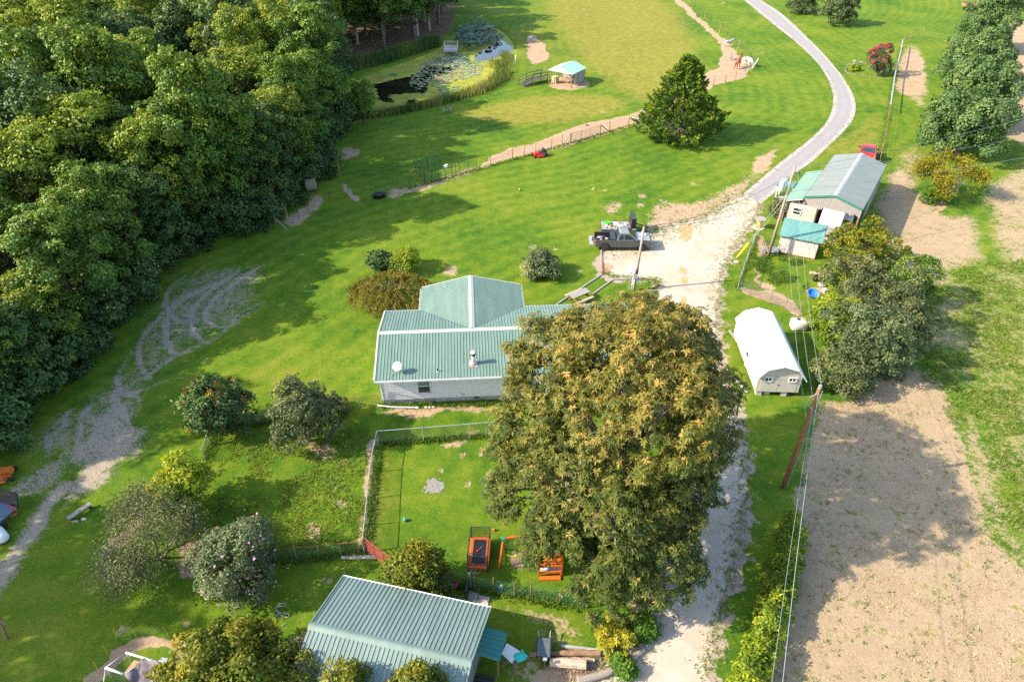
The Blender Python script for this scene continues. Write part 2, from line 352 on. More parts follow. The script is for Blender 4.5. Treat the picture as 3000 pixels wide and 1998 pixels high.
straw = mx(area([(2790,1190),(2900,1240),(2960,1480),(3100,1720),(2950,1660),(2860,1500)], 2.5)*.55, area([(2680,840),(2860,760),(3060,640),(3200,1700),(2960,1660),(2860,1380),(2800,1180),(2690,1110)], 4)*.40, area([(2640,420),(2720,440),(2700,560),(2600,560)], 3)*.5, area([(2840,560),(3000,480),(3100,600),(2960,700)], 3)*.6, area([(2700,880),(2860,830),(2840,1000),(2720,1060),(2640,980)], 3)*.55, area([(2480,1150),(2640,1060),(2760,1100),(2800,1230),(2600,1230)], 3)*.8, area([(2590,500),(2680,480),(2700,700),(2620,690)], 2.5)*.7, area([(2395,1175),(2360,1330),(2338,1450),(2318,1600),(2275,1750),(2215,2000),(2190,2100),(3300,2200),(3200,1750),(2950,1640),(2880,1500),(2830,1330),(2790,1200),(2680,1130),(2600,1150),(2480,1180)], 2.2),
           area([(2640,540),(2700,560),(2780,640),(2860,620),(2900,760),(2800,800),(2730,860),(2700,900),(2650,850),(2610,740),(2560,690),(2560,560)], 3.0)*.68,
           area([(2880,540),(3100,420),(3200,700),(3000,800),(2900,720)], 3.0)*.6, area([(2900,75),(3100,55),(3200,420),(2960,440),(2930,300),(2935,200)], 2.0)*.95,
           area([(2635,140),(2700,130),(2730,330),(2660,300)], 1.5)*.6)
straw = straw*(.70 + .5*NB)
dry = mx(area([(1440,100),(1620,20),(1700,120),(1760,240),(1600,230),(1480,200)], 6)*.45, area([(1700,420),(2200,440),(2330,330),(2250,150),(2330,330),(2150,560),(1700,640),(1300,700)], 8)*.22, area([(1050,640),(1400,620),(1300,1150),(700,1150)], 8)*.25, area([(1560,-20),(1960,-20),(2080,150),(1980,280),(1880,320),(1740,230),(1640,130)], 8)*.78, area([(1440,300),(1600,270),(1850,280),(1840,330),(1560,380),(1300,340)], 5)*.8, area([(2640,420),(2720,440),(2680,600),(2600,500)], 3)*.6,
         area([(2350,440),(2460,400),(2590,300),(2580,480),(2480,460)], 2.5)*.6, area([(2800,0),(3100,0),(3000,60),(2800,60)], 4)*.4, area([(2840,760),(3100,640),(3300,1700),(2950,1640),(2800,1150)], 4)*.45,
         area([(640,1570),(760,1540),(800,1760),(640,1790)], 2)*.2, area([(1090,1290),(1170,1300),(1160,1600),(1080,1600)], 1)*.45, area([(380,1700),(960,1720),(980,1760),(600,1800),(380,1790)], 1.5)*.3)
lush = mx(area([(640,1260),(1080,1240),(1070,1600),(820,1620),(600,1560)], 1.5)*.8, area([(2130,1160),(2380,1170),(2330,1400),(2260,1700),(2180,1990),(2090,1990),(2170,1600),(2190,1350)], 1.0)*.3,
          area([(2860,760),(3100,700),(3200,1700),(2960,1600),(2860,1350),(2800,1180),(2680,1080),(2650,950),(2720,870)], 3)*.25, area(c6([(520,130),(900,230),(860,480),(560,390)]), .8)*.5, area([(1000,150),(1230,140),(1300,80),(1480,70),(1500,160),(1520,260),(1300,330),(1000,350)], 3)*.5)
litter = mx(1 - sstep(-3, 1.2, d_wood), area([(1010,60),(1300,60),(1310,110),(1200,150),(1020,180)], 2))
# mowing passes: alternate bands that follow the house lawn and the hill
dirt = dirt*(.72 + .42*NB)
bx = sd_line(gx, gy, poly([(300,1250),(700,1010),(1100,760),(1500,620),(1800,560),(2150,430),(2330,330),(2300,230),(2150,100)]))
mow = np.where((gy > 30) & (d_wood > 0), np.sin(bx*2*PI/1.9 + WX*.5), 0)*.5
pz = -0.9*sstep(1.0, -1.4, d_pond) + np.where(d_wood > 2, 1, 0)*0
V = np.stack([gx, gy, pz], 1); nr, nc = YY.shape
ii = np.arange(nr*nc).reshape(nr, nc); Fq = np.stack([ii[:-1,:-1], ii[:-1,1:], ii[1:,1:], ii[1:,:-1]], -1).reshape(-1, 4)
def grid_mesh(name, V, Fq, m, attrs):
    me = bpy.data.meshes.new(name); me.vertices.add(len(V)); me.vertices.foreach_set('co', V.astype(np.float32).ravel())
    me.loops.add(Fq.size); me.loops.foreach_set('vertex_index', Fq.astype(np.int32).ravel())
    me.polygons.add(len(Fq)); me.polygons.foreach_set('loop_start', np.arange(0, Fq.size, 4, dtype=np.int32))
    try: me.polygons.foreach_set('loop_total', np.full(len(Fq), 4, dtype=np.int32))
    except Exception: pass
    for k, a in attrs.items():
        t = me.attributes.new(k, 'FLOAT', 'POINT'); t.data.foreach_set('value', np.asarray(a, np.float32))
    me.update(calc_edges=True); me.materials.append(m); return me

class NT:
    """a tiny shorthand for node graphs"""
    def __init__(s, name):
        s.m = bpy.data.materials.new(name); s.m.use_nodes = True; s.t = s.m.node_tree; s.b = s.t.nodes['Principled BSDF']
        s.co = s.t.nodes.new('ShaderNodeTexCoord').outputs['Object']
    def put(s, sock, x):
        if hasattr(x, 'default_value') or hasattr(x, 'is_linked'): s.t.links.new(x, sock)
        else: sock.default_value = x
    def math(s, op, a, b=0.0, c=0.0):
        n = s.t.nodes.new('ShaderNodeMath'); n.operation = op; s.put(n.inputs[0], a); s.put(n.inputs[1], b); s.put(n.inputs[2], c); return n.outputs[0]
    def attr(s, k): n = s.t.nodes.new('ShaderNodeAttribute'); n.attribute_name = k; return n.outputs['Fac']
    def noise(s, sc, det=5, ro=.6, stretch=None, dist=0.0):
        n = s.t.nodes.new('ShaderNodeTexNoise'); n.inputs['Scale'].default_value = sc; n.inputs['Detail'].default_value = det; n.inputs['Roughness'].default_value = ro; n.inputs['Distortion'].default_value = dist
        src = s.co
        if stretch:
            mp = s.t.nodes.new('ShaderNodeMapping'); mp.inputs['Scale'].default_value = stretch[:3]
            if len(stretch) > 3: mp.inputs['Rotation'].default_value = (0, 0, stretch[3])
            s.t.links.new(src, mp.inputs[0]); src = mp.outputs[0]
        s.t.links.new(src, n.inputs['Vector']); return n.outputs[0]
    def step(s, x, lo, hi):
        n = s.t.nodes.new('ShaderNodeMapRange'); n.interpolation_type = 'SMOOTHSTEP'; s.put(n.inputs[0], x); n.inputs[1].default_value = lo; n.inputs[2].default_value = hi; return n.outputs[0]
    def ramp(s, x, cols):
        r = s.t.nodes.new('ShaderNodeValToRGB'); el = r.color_ramp.elements
        while len(el) < len(cols): el.new(.5)
        for i, (p, c) in enumerate(cols): el[i].position = p; el[i].color = tuple(c) + (1,)
        s.put(r.inputs[0], x); return r.outputs[0]
    def mix(s, f, a, b, mode='MIX'):
        n = s.t.nodes.new('ShaderNodeMixRGB'); n.blend_type = mode; s.put(n.inputs[0], f)
        for i, x in ((1, a), (2, b)):
            if isinstance(x, tuple): n.inputs[i].default_value = x + (1,)
            else: s.put(n.inputs[i], x)
        return n.outputs[0]
    def val(s, col, f):                                        # colour times a number
        c = s.t.nodes.new('ShaderNodeCombineXYZ')
        for i in range(3): s.put(c.inputs[i], f)
        return s.mix(1.0, col, c.outputs[0], 'MULTIPLY')
    def bump(s, h, st, dist=.05):
        n = s.t.nodes.new('ShaderNodeBump'); n.inputs['Strength'].default_value = st; n.inputs['Distance'].default_value = dist; s.put(n.inputs['Height'], h); s.t.links.new(n.outputs[0], s.b.inputs['Normal'])
g = NT('meadow'); M_ = g.math
n1, n2, n3, n4 = g.noise(.09, 4), g.noise(.8, 5, .65), g.noise(6.0, 6, .75), g.noise(26.0, 4, .8)
n5 = g.noise(2.6, 6, .7, (1, 1, 1), .6); n6 = g.noise(11, 5, .75, (1, .35, 1, .5))
lushA, dryA = g.attr('lush'), g.attr('dry')
tone = M_('ADD', M_('MULTIPLY_ADD', n1, .55, M_('MULTIPLY', n2, .45)), M_('MULTIPLY', M_('SUBTRACT', n5, .5), .25))
tone = M_('MULTIPLY_ADD', M_('SUBTRACT', tone, .5), 1.5, .48)
tone = M_('SUBTRACT', M_('ADD', tone, M_('MULTIPLY', g.attr('mow'), .10)), M_('MULTIPLY', lushA, .10))
grass = g.ramp(tone, [(.25, (.045,.115,.011)), (.40, (.084,.160,.011)), (.53, (.128,.194,.013)), (.70, (.192,.220,.024))])
grass = g.mix(M_('MULTIPLY', g.step(M_('ADD', dryA, M_('MULTIPLY', M_('SUBTRACT', n5, .5), 1.5)), .25, .95), .85), grass, g.ramp(n2, [(.3, (.19,.19,.022)), (.55, (.29,.235,.045)), (.75, (.37,.265,.085))]))
fine = M_('ADD', M_('MULTIPLY', n3, .75), M_('MULTIPLY', n4, .75))
gv = g.step(fine, .40, 1.12); amp = M_('MULTIPLY_ADD', lushA, .55, .62)
grass = g.val(grass, M_('ADD', M_('MULTIPLY', M_('SUBTRACT', gv, .5), amp), .98))
dn = M_('ADD', M_('MULTIPLY', M_('SUBTRACT', n3, .5), .85), M_('ADD', M_('MULTIPLY', M_('SUBTRACT', n4, .5), .5), M_('ADD', M_('MULTIPLY', M_('SUBTRACT', n5, .5), 1.25), M_('MULTIPLY', M_('SUBTRACT', n2, .5), .6))))
dn2 = M_('ADD', M_('MULTIPLY', M_('SUBTRACT', n3, .5), 1.5), M_('ADD', M_('MULTIPLY', M_('SUBTRACT', n4, .5), .9), M_('ADD', M_('MULTIPLY', M_('SUBTRACT', n5, .5), 1.0), M_('MULTIPLY', M_('SUBTRACT', n2, .5), .7))))
def speck(attr): return g.step(M_('MULTIPLY_ADD', attr, 1.1, dn2), .30, .74)
def cover(attr, k=1.0): return g.step(M_('MULTIPLY_ADD', attr, 1.15, M_('MULTIPLY', dn, k)), .36, .66)
soil = g.val(g.ramp(M_('ADD', M_('MULTIPLY', n2, .5), M_('MULTIPLY', n5, .5)), [(.3, (.32,.205,.115)), (.5, (.40,.275,.17)), (.72, (.47,.355,.24))]), M_('MULTIPLY_ADD', n4, .5, .75))
pale = g.val(g.ramp(M_('ADD', M_('MULTIPLY', n3, .5), M_('MULTIPLY', n5, .5)), [(.3, (.27,.215,.155)), (.5, (.36,.29,.215)), (.7, (.43,.365,.29))]), M_('MULTIPLY_ADD', n4, .5, .75))
hay = g.ramp(M_('ADD', M_('MULTIPLY', n6, .55), M_('MULTIPLY', n4, .45)), [(.28, (.18,.128,.065)), (.42, (.33,.238,.138)), (.57, (.425,.312,.195)), (.75, (.51,.39,.262))])
hay = g.mix(g.step(M_('ADD', n5, M_('MULTIPLY', M_('SUBTRACT', n2, .5), .8)), .56, .74), hay, g.val((.20,.20,.055), M_('MULTIPLY_ADD', n4, .9, .55)))
hay = g.val(hay, M_('MULTIPLY_ADD', n2, .7, .66))
duff = g.val(g.ramp(n5, [(.3, (.08,.055,.032)), (.5, (.17,.11,.06)), (.7, (.30,.19,.10))]), M_('MULTIPLY_ADD', n4, .8, .6))
col = g.mix(cover(g.attr('straw'), 1.1), grass, hay)
col = g.mix(speck(g.attr('wear')), col, pale)
col = g.mix(cover(g.attr('dirt'), 1.0), col, soil)
col = g.mix(cover(g.attr('gravel'), 1.1), col, pale)
col = g.mix(cover(g.attr('litter'), 1.2), col, duff)
g.t.links.new(col, g.b.inputs['Base Color']); g.b.inputs['Roughness'].default_value = .95; g.b.inputs['Specular IOR Level'].default_value = .1
g.bump(M_('ADD', M_('MULTIPLY', n3, .8), M_('MULTIPLY', n4, .5)), .75, .09)
link('ground', grid_mesh('ground', V, Fq, g.m, dict(dirt=dirt, straw=straw, dry=dry, lush=lush, gravel=gravel, litter=litter, wear=np.minimum(.82, wear + tr*.36), mow=mow)), kind='structure')

# ------------------------------------------------------------------ drive, lane, pond
def sheet(name, outline, z, m, step=.35, jag=.10):
    p = np.array(outline); pts = []
    for i in range(len(p)):
        a, b = p[i], p[(i+1) % len(p)]; L = np.hypot(*(b - a)); k = max(1, int(L/step)); n = np.array([-(b-a)[1], (b-a)[0]])/max(L, 1e-6)
        for j in range(k): pts.append(a + (b - a)*j/k + n*rnd.gauss(0, jag))
    vs = [(q[0], q[1], z) for q in pts]; tri = [t for t in tessellate_polygon([[Vector(q) for q in vs]])]
    tri = [t if (vs[t[1]][0]-vs[t[0]][0])*(vs[t[2]][1]-vs[t[0]][1]) > (vs[t[1]][1]-vs[t[0]][1])*(vs[t[2]][0]-vs[t[0]][0]) else t[::-1] for t in tri]
    me = bpy.data.meshes.new(name); me.from_pydata(vs, [], tri)
    me.materials.append(m); return link(name, me, kind='structure')
d = NT('gravel'); a1, a2, a3, a4 = d.noise(.22, 4), d.noise(1.1, 6, .7), d.noise(9, 6, .75), d.noise(42, 3, .8)
cg = d.ramp(d.math('ADD', d.math('MULTIPLY', a1, .5), d.math('MULTIPLY', a2, .5)), [(.34, (.38,.27,.165)), (.45, (.44,.36,.265)), (.58, (.475,.41,.335)), (.75, (.51,.46,.395))])
cg = d.val(cg, d.math('ADD', d.math('MULTIPLY', a3, .22), d.math('MULTIPLY_ADD', a4, .32, .71)))
d.t.links.new(cg, d.b.inputs['Base Color']); d.b.inputs['Roughness'].default_value = .95; d.b.inputs['Specular IOR Level'].default_value = .15; d.bump(d.math('ADD', a3, a4), .25, .03)
sheet('driveway', drivep, .012, d.m, .4, .12)
ln = NT('lane_surface'); l1, l2, l3 = ln.noise(.5, 5, .65), ln.noise(5, 6, .75), ln.noise(40, 3, .8)
la = ln.math('MULTIPLY_ADD', ln.attr('edge'), .75, ln.math('MULTIPLY', ln.math('SUBTRACT', l2, .5), .9)); la = ln.math('ADD', la, ln.math('MULTIPLY', ln.math('SUBTRACT', l1, .5), .5))
lc = ln.ramp(la, [(.10, (.285,.265,.255)), (.40, (.375,.35,.325)), (.66, (.375,.34,.295))]); lc = ln.val(lc, ln.math('MULTIPLY_ADD', l3, .6, .7))
ln.t.links.new(lc, ln.b.inputs['Base Color']); ln.b.inputs['Roughness'].default_value = .9; ln.b.inputs['Specular IOR Level'].default_value = .2; ln.bump(l3, .12, .01)
def resample(p, n):
    p = chaikin(np.array(p), 2, closed=False); s = np.r_[0, np.cumsum(np.hypot(*np.diff(p, axis=0).T))]; t = np.linspace(0, s[-1], n)
    return np.stack([np.interp(t, s, p[:, 0]), np.interp(t, s, p[:, 1])], 1)
NL = 320; La, Ra = resample(poly(LANE_L), NL), resample(poly(LANE_R), NL); w = np.linspace(-.01, 1.01, 17)
LV = La[:, None, :]*(1 - w)[None, :, None] + Ra[:, None, :]*w[None, :, None]; LV[:, [0, -1], :] += rng.normal(0, .025, (NL, 2, 2))
ee = np.abs(w - .5)*2; rut = np.exp(-((np.abs(w - .5) - .24)/.10)**2); edge = np.tile(np.clip(ee**1.6 + .18*np.exp(-((w-.5)/.12)**2) - .35*rut, 0, 1), (NL, 1)) + rng.normal(0, .03, (NL, 17))
LZ = np.concatenate([LV, np.full((NL, 17, 1), .016)], 2).reshape(-1, 3); jj = np.arange(NL*17).reshape(NL, 17)
link('lane', grid_mesh('lane', LZ, np.stack([jj[:-1,:-1], jj[:-1,1:], jj[1:,1:], jj[1:,:-1]], -1).reshape(-1, 4)[:, ::-1], ln.m, dict(edge=edge.ravel())), kind='structure')
# orange clay patches pressed into the gravel
clay = mat('clay', (.47,.26,.10), .95, var=.25, scale=2.5, bump=.3, col2=(.56,.36,.18))
for pts in ([(1992,668),(2005,658),(2022,660),(2030,672),(2024,700),(2010,712),(2000,704),(1990,690)], [(1988,785),(2000,780),(2012,790),(2014,804),(2004,806),(1992,798)], [(1994,812),(2008,808),(2014,822),(2012,834),(1996,834)], [(1992,872),(2004,868),(2014,880),(2014,888),(1992,888)]):
    sheet('clay_patch', chaikin(poly(pts), 2), .022, clay, .25, .10)
oil = mat('oily_gravel', (.36,.25,.16), .95, var=.3, scale=3, bump=.3)
sheet('soil_patch', chaikin(poly([(1768,775),(1785,772),(1796,782),(1790,796),(1770,799)]), 2), .022, oil, .2, .10)

wtr = NT('pond_surface'); al = wtr.attr('weed'); p1, p2, p3 = wtr.noise(1.2, 6, .7), wtr.noise(7, 6, .75), wtr.noise(.3, 3)
am = wtr.step(wtr.math('ADD', al, wtr.math('ADD', wtr.math('MULTIPLY', wtr.math('SUBTRACT', p1, .5), 1.6), wtr.math('MULTIPLY', wtr.math('SUBTRACT', p2, .5), .9))), .42, .52)
wc = wtr.ramp(wtr.math('ADD', wtr.math('MULTIPLY', p3, .5), wtr.math('MULTIPLY', p1, .5)), [(.33, (.15,.18,.012)), (.5, (.25,.26,.016)), (.66, (.37,.33,.025))])
wc = wtr.val(wc, wtr.math('MULTIPLY_ADD', p2, .8, .6))
wtr.t.links.new(wtr.mix(am, (.012,.012,.007), wc), wtr.b.inputs['Base Color']); wtr.t.links.new(wtr.math('MULTIPLY_ADD', am, .8, .06), wtr.b.inputs['Roughness'])
lo, hi = POND.min(0) - 2, POND.max(0) + 2; pgx, pgy = np.meshgrid(np.linspace(lo[0], hi[0], 220), np.linspace(lo[1], hi[1], 150), indexing='xy'); fx, fy = pgx.ravel(), pgy.ravel()
dark = mx(*[1 - sstep(-1.3, 1.0, sd_poly(fx, fy, poly(c2(p), -.25))) for p in ([(190,590),(330,555),(470,525),(545,488),(640,420),(720,390),(800,400),(820,470),(700,520),(620,560),(590,645),(440,652),(420,655),(335,662),(392,722),(260,705),(225,620)], [(430,690),(525,680),(525,715),(430,742)], [(900,390),(1100,270),(1190,330),(1190,360),(1010,425),(920,430)], [(10,700),(110,690),(100,760),(10,770)])])
weed = 1 - dark*.95
pj = np.arange(fx.size).reshape(pgx.shape); link('pond', grid_mesh('pond', np.stack([fx, fy, np.full(fx.shape, -.25)], 1), np.stack([pj[:-1,:-1], pj[:-1,1:], pj[1:,1:], pj[1:,:-1]], -1).reshape(-1, 4), wtr.m, dict(weed=weed)), kind='structure')

# ------------------------------------------------------------------ building materials
M_green = mat('green_roof_metal', (.146,.226,.180), .45, var=.16, scale=1.1, stretch=(1.6,.3,1), spec=.4, bump=.05)
M_green2 = mat('pale_green_roof_metal', (.195,.218,.192), .5, var=.12, scale=.9, stretch=(.4,1.4,1), spec=.45)
M_barnroof = mat('weathered_green_roof_metal', (.172,.238,.205), .42, var=.16, scale=1.1, stretch=(1.6,.3,1), spec=.5)
M_teal = mat('teal_roof_metal', (.10,.27,.23), .5, var=.15, scale=1.6, stretch=(1, .15, 1), spec=.35, col2=(.17,.34,.30))
M_ridge = mat('pale_ridge_trim', (.42,.43,.37), .5, var=.1, scale=2)
M_vinyl = mat('cream_vinyl_siding', (.72,.67,.63), .6, var=.06, scale=2)
M_white = mat('white_paint', (.74,.73,.71), .5, var=.06, scale=3)
M_shedroof = mat('white_roof_metal', (.80,.80,.80), .35, var=.04, scale=2)
M_tan = mat('tan_shed_siding', (.52,.46,.37), .75, var=.08, scale=3)
M_pink = mat('pale_pink_siding', (.60,.49,.44), .7, var=.07, scale=2)
M_beige = mat('beige_trailer_siding', (.46,.37,.31), .7, var=.08, scale=2)
M_block = mat('concrete_block', (.42,.38,.33), .9, var=.2, scale=3, bump=.3)
M_glass = mat('dark_window_glass', (.02,.03,.035), .06, var=.3, scale=1.2, spec=.8)
M_curtain = mat('pale_curtain_glass', (.18,.24,.21), .15, var=.2, scale=5, stretch=(4,1,.3), spec=.6)
M_wood = mat('weathered_grey_wood', (.27,.245,.22), .85, var=.3, scale=4, stretch=(1,8,8), bump=.3, col2=(.40,.365,.33))
M_wood2 = mat('brown_wood', (.24,.145,.085), .85, var=.3, scale=4, bump=.3)
M_post = mat('tan_fence_post', (.33,.20,.11), .9, var=.3, scale=8, bump=.3)
M_pole = mat('grey_pole_wood', (.30,.25,.20), .85, var=.25, scale=5, stretch=(6,6,.5), bump=.2)
M_rust = mat('rusty_brown_pole', (.26,.10,.04), .85, var=.35, scale=3, stretch=(4,4,.5), bump=.2)
M_gal = mat('galvanised_metal', (.40,.42,.42), .45, .3, var=.12, scale=5)
M_wire = mat('wire_metal', (.16,.17,.17), .5, .4, var=.1)
M_cable = mat('black_cable', (.10,.11,.12), .6, var=.1)
M_alu = mat('aluminium_cable', (.20,.25,.26), .5, .1, var=.1)
M_black = mat('black_plastic', (.022,.023,.026), .4, var=.2, spec=.5)
M_dark = mat('dark_metal', (.05,.052,.055), .5, .2, var=.2)
M_tyre = mat('tyre_rubber', (.03,.03,.03), .85, var=.3, scale=10)
M_rim = mat('bright_wheel_rim', (.72,.72,.72), .35, .1, var=.1)
M_red = mat('red_paint', (.55,.022,.018), .28, var=.08, spec=.6)
M_orange = mat('orange_paint', (.56,.125,.015), .45, var=.1)
M_yellow = mat('yellow_plastic', (.78,.50,.02), .45, var=.1)
M_blue = mat('blue_plastic', (.03,.19,.62), .4, var=.15)
M_turq = mat('turquoise_cloth', (.03,.42,.38), .8, var=.15)
M_bark = mat('bark', (.12,.095,.075), .95, var=.4, scale=5, stretch=(4,4,.7), bump=.6)
M_bark2 = mat('grey_bark', (.26,.23,.20), .95, var=.3, scale=5, stretch=(3,3,.6), bump=.5)
M_log = mat('stripped_log', (.44,.33,.24), .9, var=.3, scale=3, stretch=(.5,4,4), bump=.4)
M_stone = mat('pale_stone', (.42,.37,.31), .9, var=.25, scale=4, bump=.5)
M_redwood = mat('red_brown_paint', (.27,.07,.05), .7, var=.2)

def slope(parent, o, xd, ud, W, fn, m, pw=.915, ribs=4, rh=.032, name='roof_panel', th=.025):
    """ribbed roof panels laid side by side: o = origin, xd along the eave, ud up the slope, fn(x) -> (start, end) along the slope"""
    o, xd, ud = Vector(o), Vector(xd).normalized(), Vector(ud).normalized(); nn = xd.cross(ud)
    if nn.z < 0: nn = -nn
    n = max(1, round(W/pw)); pw = W/n
    for i in range(n):
        b = MB(); x0, x1 = i*pw + .002, (i+1)*pw - .002
        P = lambda x, y, z: o + xd*x + ud*y + nn*z
        K_ = 3
        for k in range(K_):
            a, c = x0 + (x1-x0)*k/K_, x0 + (x1-x0)*(k+1)/K_
            (a0, a1), (c0, c1) = fn(a), fn(c)
            if a1 - a0 < .02 and c1 - c0 < .02: continue
            b.add([P(a,a0,0),P(c,c0,0),P(c,c1,0),P(a,a1,0),P(a,a0,th),P(c,c0,th),P(c,c1,th),P(a,a1,th)], [(0,3,2,1),(4,5,6,7),(0,1,5,4),(2,3,7,6)] + ([(3,0,4,7)] if k == 0 else []) + ([(1,2,6,5)] if k == K_-1 else []))
        for k in range(ribs):
            x = x0 + (k + .5)*(x1 - x0)/ribs; y0, y1 = fn(x); 
            if y1 - y0 < .08: continue
            q = [(x-.034, th), (x-.014, th+rh), (x+.014, th+rh), (x+.034, th)]
            b.add([P(a, y0, z) for a, z in q] + [P(a, y1, z) for a, z in q], [(0,1,5,4),(1,2,6,5),(2,3,7,6),(3,2,1,0),(4,5,6,7)])
        if b.v: b.build(name, m, parent)

def lap_siding(b, x0, x1, y, z0, z1, step=.15, out=-1, axis='y'):
    """horizontal lap boards on a wall plane; out = direction the laps stand proud"""
    z = z0
    while z < z1 - .01:
        t = min(z + step, z1)
        prof = [(y, z), (y + out*.022, z), (y + out*.004, t), (y, t)]
        if axis == 'y': b.extr([(p[0], p[1]) for p in prof], x0, x1, 'x')
        else: b.extr([(p[0], p[1]) for p in prof], x0, x1, 'y')
        z = t
def window(parent, c, w, h, face, curtain=False, split='h', m=M_white):
    """frame with pane(s) on the wall plane; face = 'x' or 'y' (normal), c = centre on the plane, proud along sign"""
    s = c[3]; f = MB(); t = .055
    def bx(du0, du1, dz0, dz1, d0, d1, b):
        if face == 'y': b.bb((c[0]+du0, c[1]+s*d0, c[2]+dz0), (c[0]+du1, c[1]+s*d1, c[2]+dz1))
        else: b.bb((c[0]+s*d0, c[1]+du0, c[2]+dz0), (c[0]+s*d1, c[1]+du1, c[2]+dz1))
    bx(-w/2,-w/2+t,-h/2,h/2,.0,.07,f); bx(w/2-t,w/2,-h/2,h/2,.0,.07,f); bx(-w/2+t,w/2-t,-h/2,-h/2+t,.0,.08,f); bx(-w/2+t,w/2-t,h/2-t,h/2,.0,.07,f)
    if split == 'h': bx(-w/2+t,w/2-t,-.025,.025,.0,.06,f)
    else: bx(-.03,.03,-h/2+t,h/2-t,.0,.06,f)
    fr = f.build('window', m, parent)
    for k in (0, 1):
        p = MB()
        if split == 'h': bx(-w/2+t,w/2-t,(-h/2+t if k == 0 else .025),(-.025 if k == 0 else h/2-t),.0,.03,p)
        else: bx((-w/2+t if k == 0 else .03),(-.03 if k == 0 else w/2-t),-h/2+t,h/2-t,.0,.03,p)
        p.build('pane', M_curtain if (curtain and k == 1) else M_glass, fr)
    return fr

# ------------------------------------------------------------------ the long house
HL, HD = 19.2, 7.4
house = thing('house', 'long cream house with a ribbed green metal roof and a cross gable', 'house', (-9.3, 36.9, 0), math.radians(3.6))
b = MB(); b.bb((.06,.06,0), (HL-.06,HD-.06,.43)); b.bb((2.6,HD-.5,0), (10.6,10.8,.43)); foundation = b.build('foundation', M_block, house)
b = MB(); b.bb((.02,.02,.43),(HL-.02,HD-.02,2.62)); b.bb((2.9,HD,.43),(10.3,10.9,2.62))
for x0, x1 in ((.02, .1), (HL-.1, HL-.02)): b.extr([(.0,2.6),(3.7,3.6),(HD,2.6)], x0, x1, 'x')
b.extr([(2.9,2.6),(6.6,3.55),(10.3,2.6)], 10.8, 10.9, 'y')
wall = b.build('wall', M_vinyl, house)
b = MB(); lap_siding(b, .0, HL, .0, .43, 2.62); lap_siding(b, 0, HD, .0, .43, 2.62, axis='x'); lap_siding(b, 2.9, 10.3, 10.92, .43, 2.62, out=1)
b.build('siding', M_vinyl, wall, kind='stuff')
for x in (-.03, HL-.06): MB().bb((x,-.035,.43),(x+.09,.05,2.62)).build('corner_trim', M_white, house)
for x in (3.1, 12.6): pass
window(house, (3.05,-.02,1.62,-1), .92, 1.30, 'y', curtain=True)
window(house, (9.35,-.02,1.62,-1), .92, 1.30, 'y', curtain=False)
window(house, (14.6,-.02,1.62,-1), .92, 1.30, 'y'); window(house, (6.6,10.93,1.6,1), 1.5, 1.2, 'y')
b = MB(); b.bb((2.98,.03,.04),(3.78,.075,.41)); b.build('crawlspace_door', M_wood, house)
for x in (6.55, 11.5):
    b = MB(); b.bb((x,.03,.22),(x+.36,.07,.33)); [b.bb((x+.02,.02,.235+k*.03),(x+.34,.03,.25+k*.03)) for k in range(3)]; b.build('foundation_vent', M_dark, house)
b = MB(); b.bb((5.45,-.14,.66),(5.68,-.02,.86)); b.bb((5.40,-.06,.60),(5.73,-.02,.66)); b.build('dryer_vent', M_white, house)
roof = MB(); EZ, RZ, RY, EY, NY = 2.70, 3.70, 3.70, -.60, 8.0
th = .10
def rz_(y): return EZ + (RZ-EZ)*(y-EY)/(RY-EY) if y < RY else EZ + (RZ-EZ)*(NY-y)/(NY-RY)
roof.extr([(EY,EZ-th),(EY,EZ),(RY,RZ),(NY,EZ),(NY,EZ-th),(RY,RZ-th)], -.25, HL+.25, 'x')
roof.extr([(2.5,EZ-th),(2.5,EZ),(6.6,RZ-.004),(10.7,EZ),(10.7,EZ-th),(6.6,RZ-th)], 3.75, 11.3, 'y')
roof = roof.build('roof', M_white, house)
sl = math.hypot(RY-EY, RZ-EZ); u1 = Vector((0, RY-EY, RZ-EZ)).normalized(); u2 = Vector((0, -(NY-RY), RZ-EZ)).normalized()
slope(roof, (-.25,EY,EZ+.004), (1,0,0), u1, HL+.5, lambda x: (0, sl), M_green)
def nfn(x):
    X = x - .25; dv = abs(X - 6.6)                       # valley: run below the ridge equals 4.3/4.1 of the distance to the cross ridge
    lim = sl*dv/4.1
    return (max(0, sl - lim) + (.03 if lim < sl else 0), sl)
slope(roof, (-.25,NY,EZ+.004), (1,0,0), u2, HL+.5, nfn, M_green)
cs = math.hypot(4.1, RZ-EZ)
for s, x in ((1, 2.5), (-1, 10.7)):
    def cfn(y):
        Y = 11.3 - y; k = (NY - Y)/4.3                    # above the valley only
        return (max(0, cs*k) + (.03 if k > 0 else 0), cs)
    slope(roof, (x,11.3,EZ+.006), (0,-1,0), Vector((s*4.1,0,RZ-EZ)), 7.58, cfn, M_green)
b = MB()
b.extr([(RY-.21,RZ+.01),(RY,RZ+.085),(RY+.21,RZ+.01),(RY+.21,RZ-.02),(RY,RZ+.05),(RY-.21,RZ-.02)], -.27, HL+.27, 'x'); b.build('ridge_cap', M_ridge, roof)
b = MB(); b.extr([(6.6-.21,RZ+.012),(6.6,RZ+.088),(6.6+.21,RZ+.012),(6.6+.21,RZ-.02),(6.6,RZ+.05),(6.6-.21,RZ-.02)], RY+.22, 11.33, 'y'); b.build('ridge_cap', M_ridge, roof)
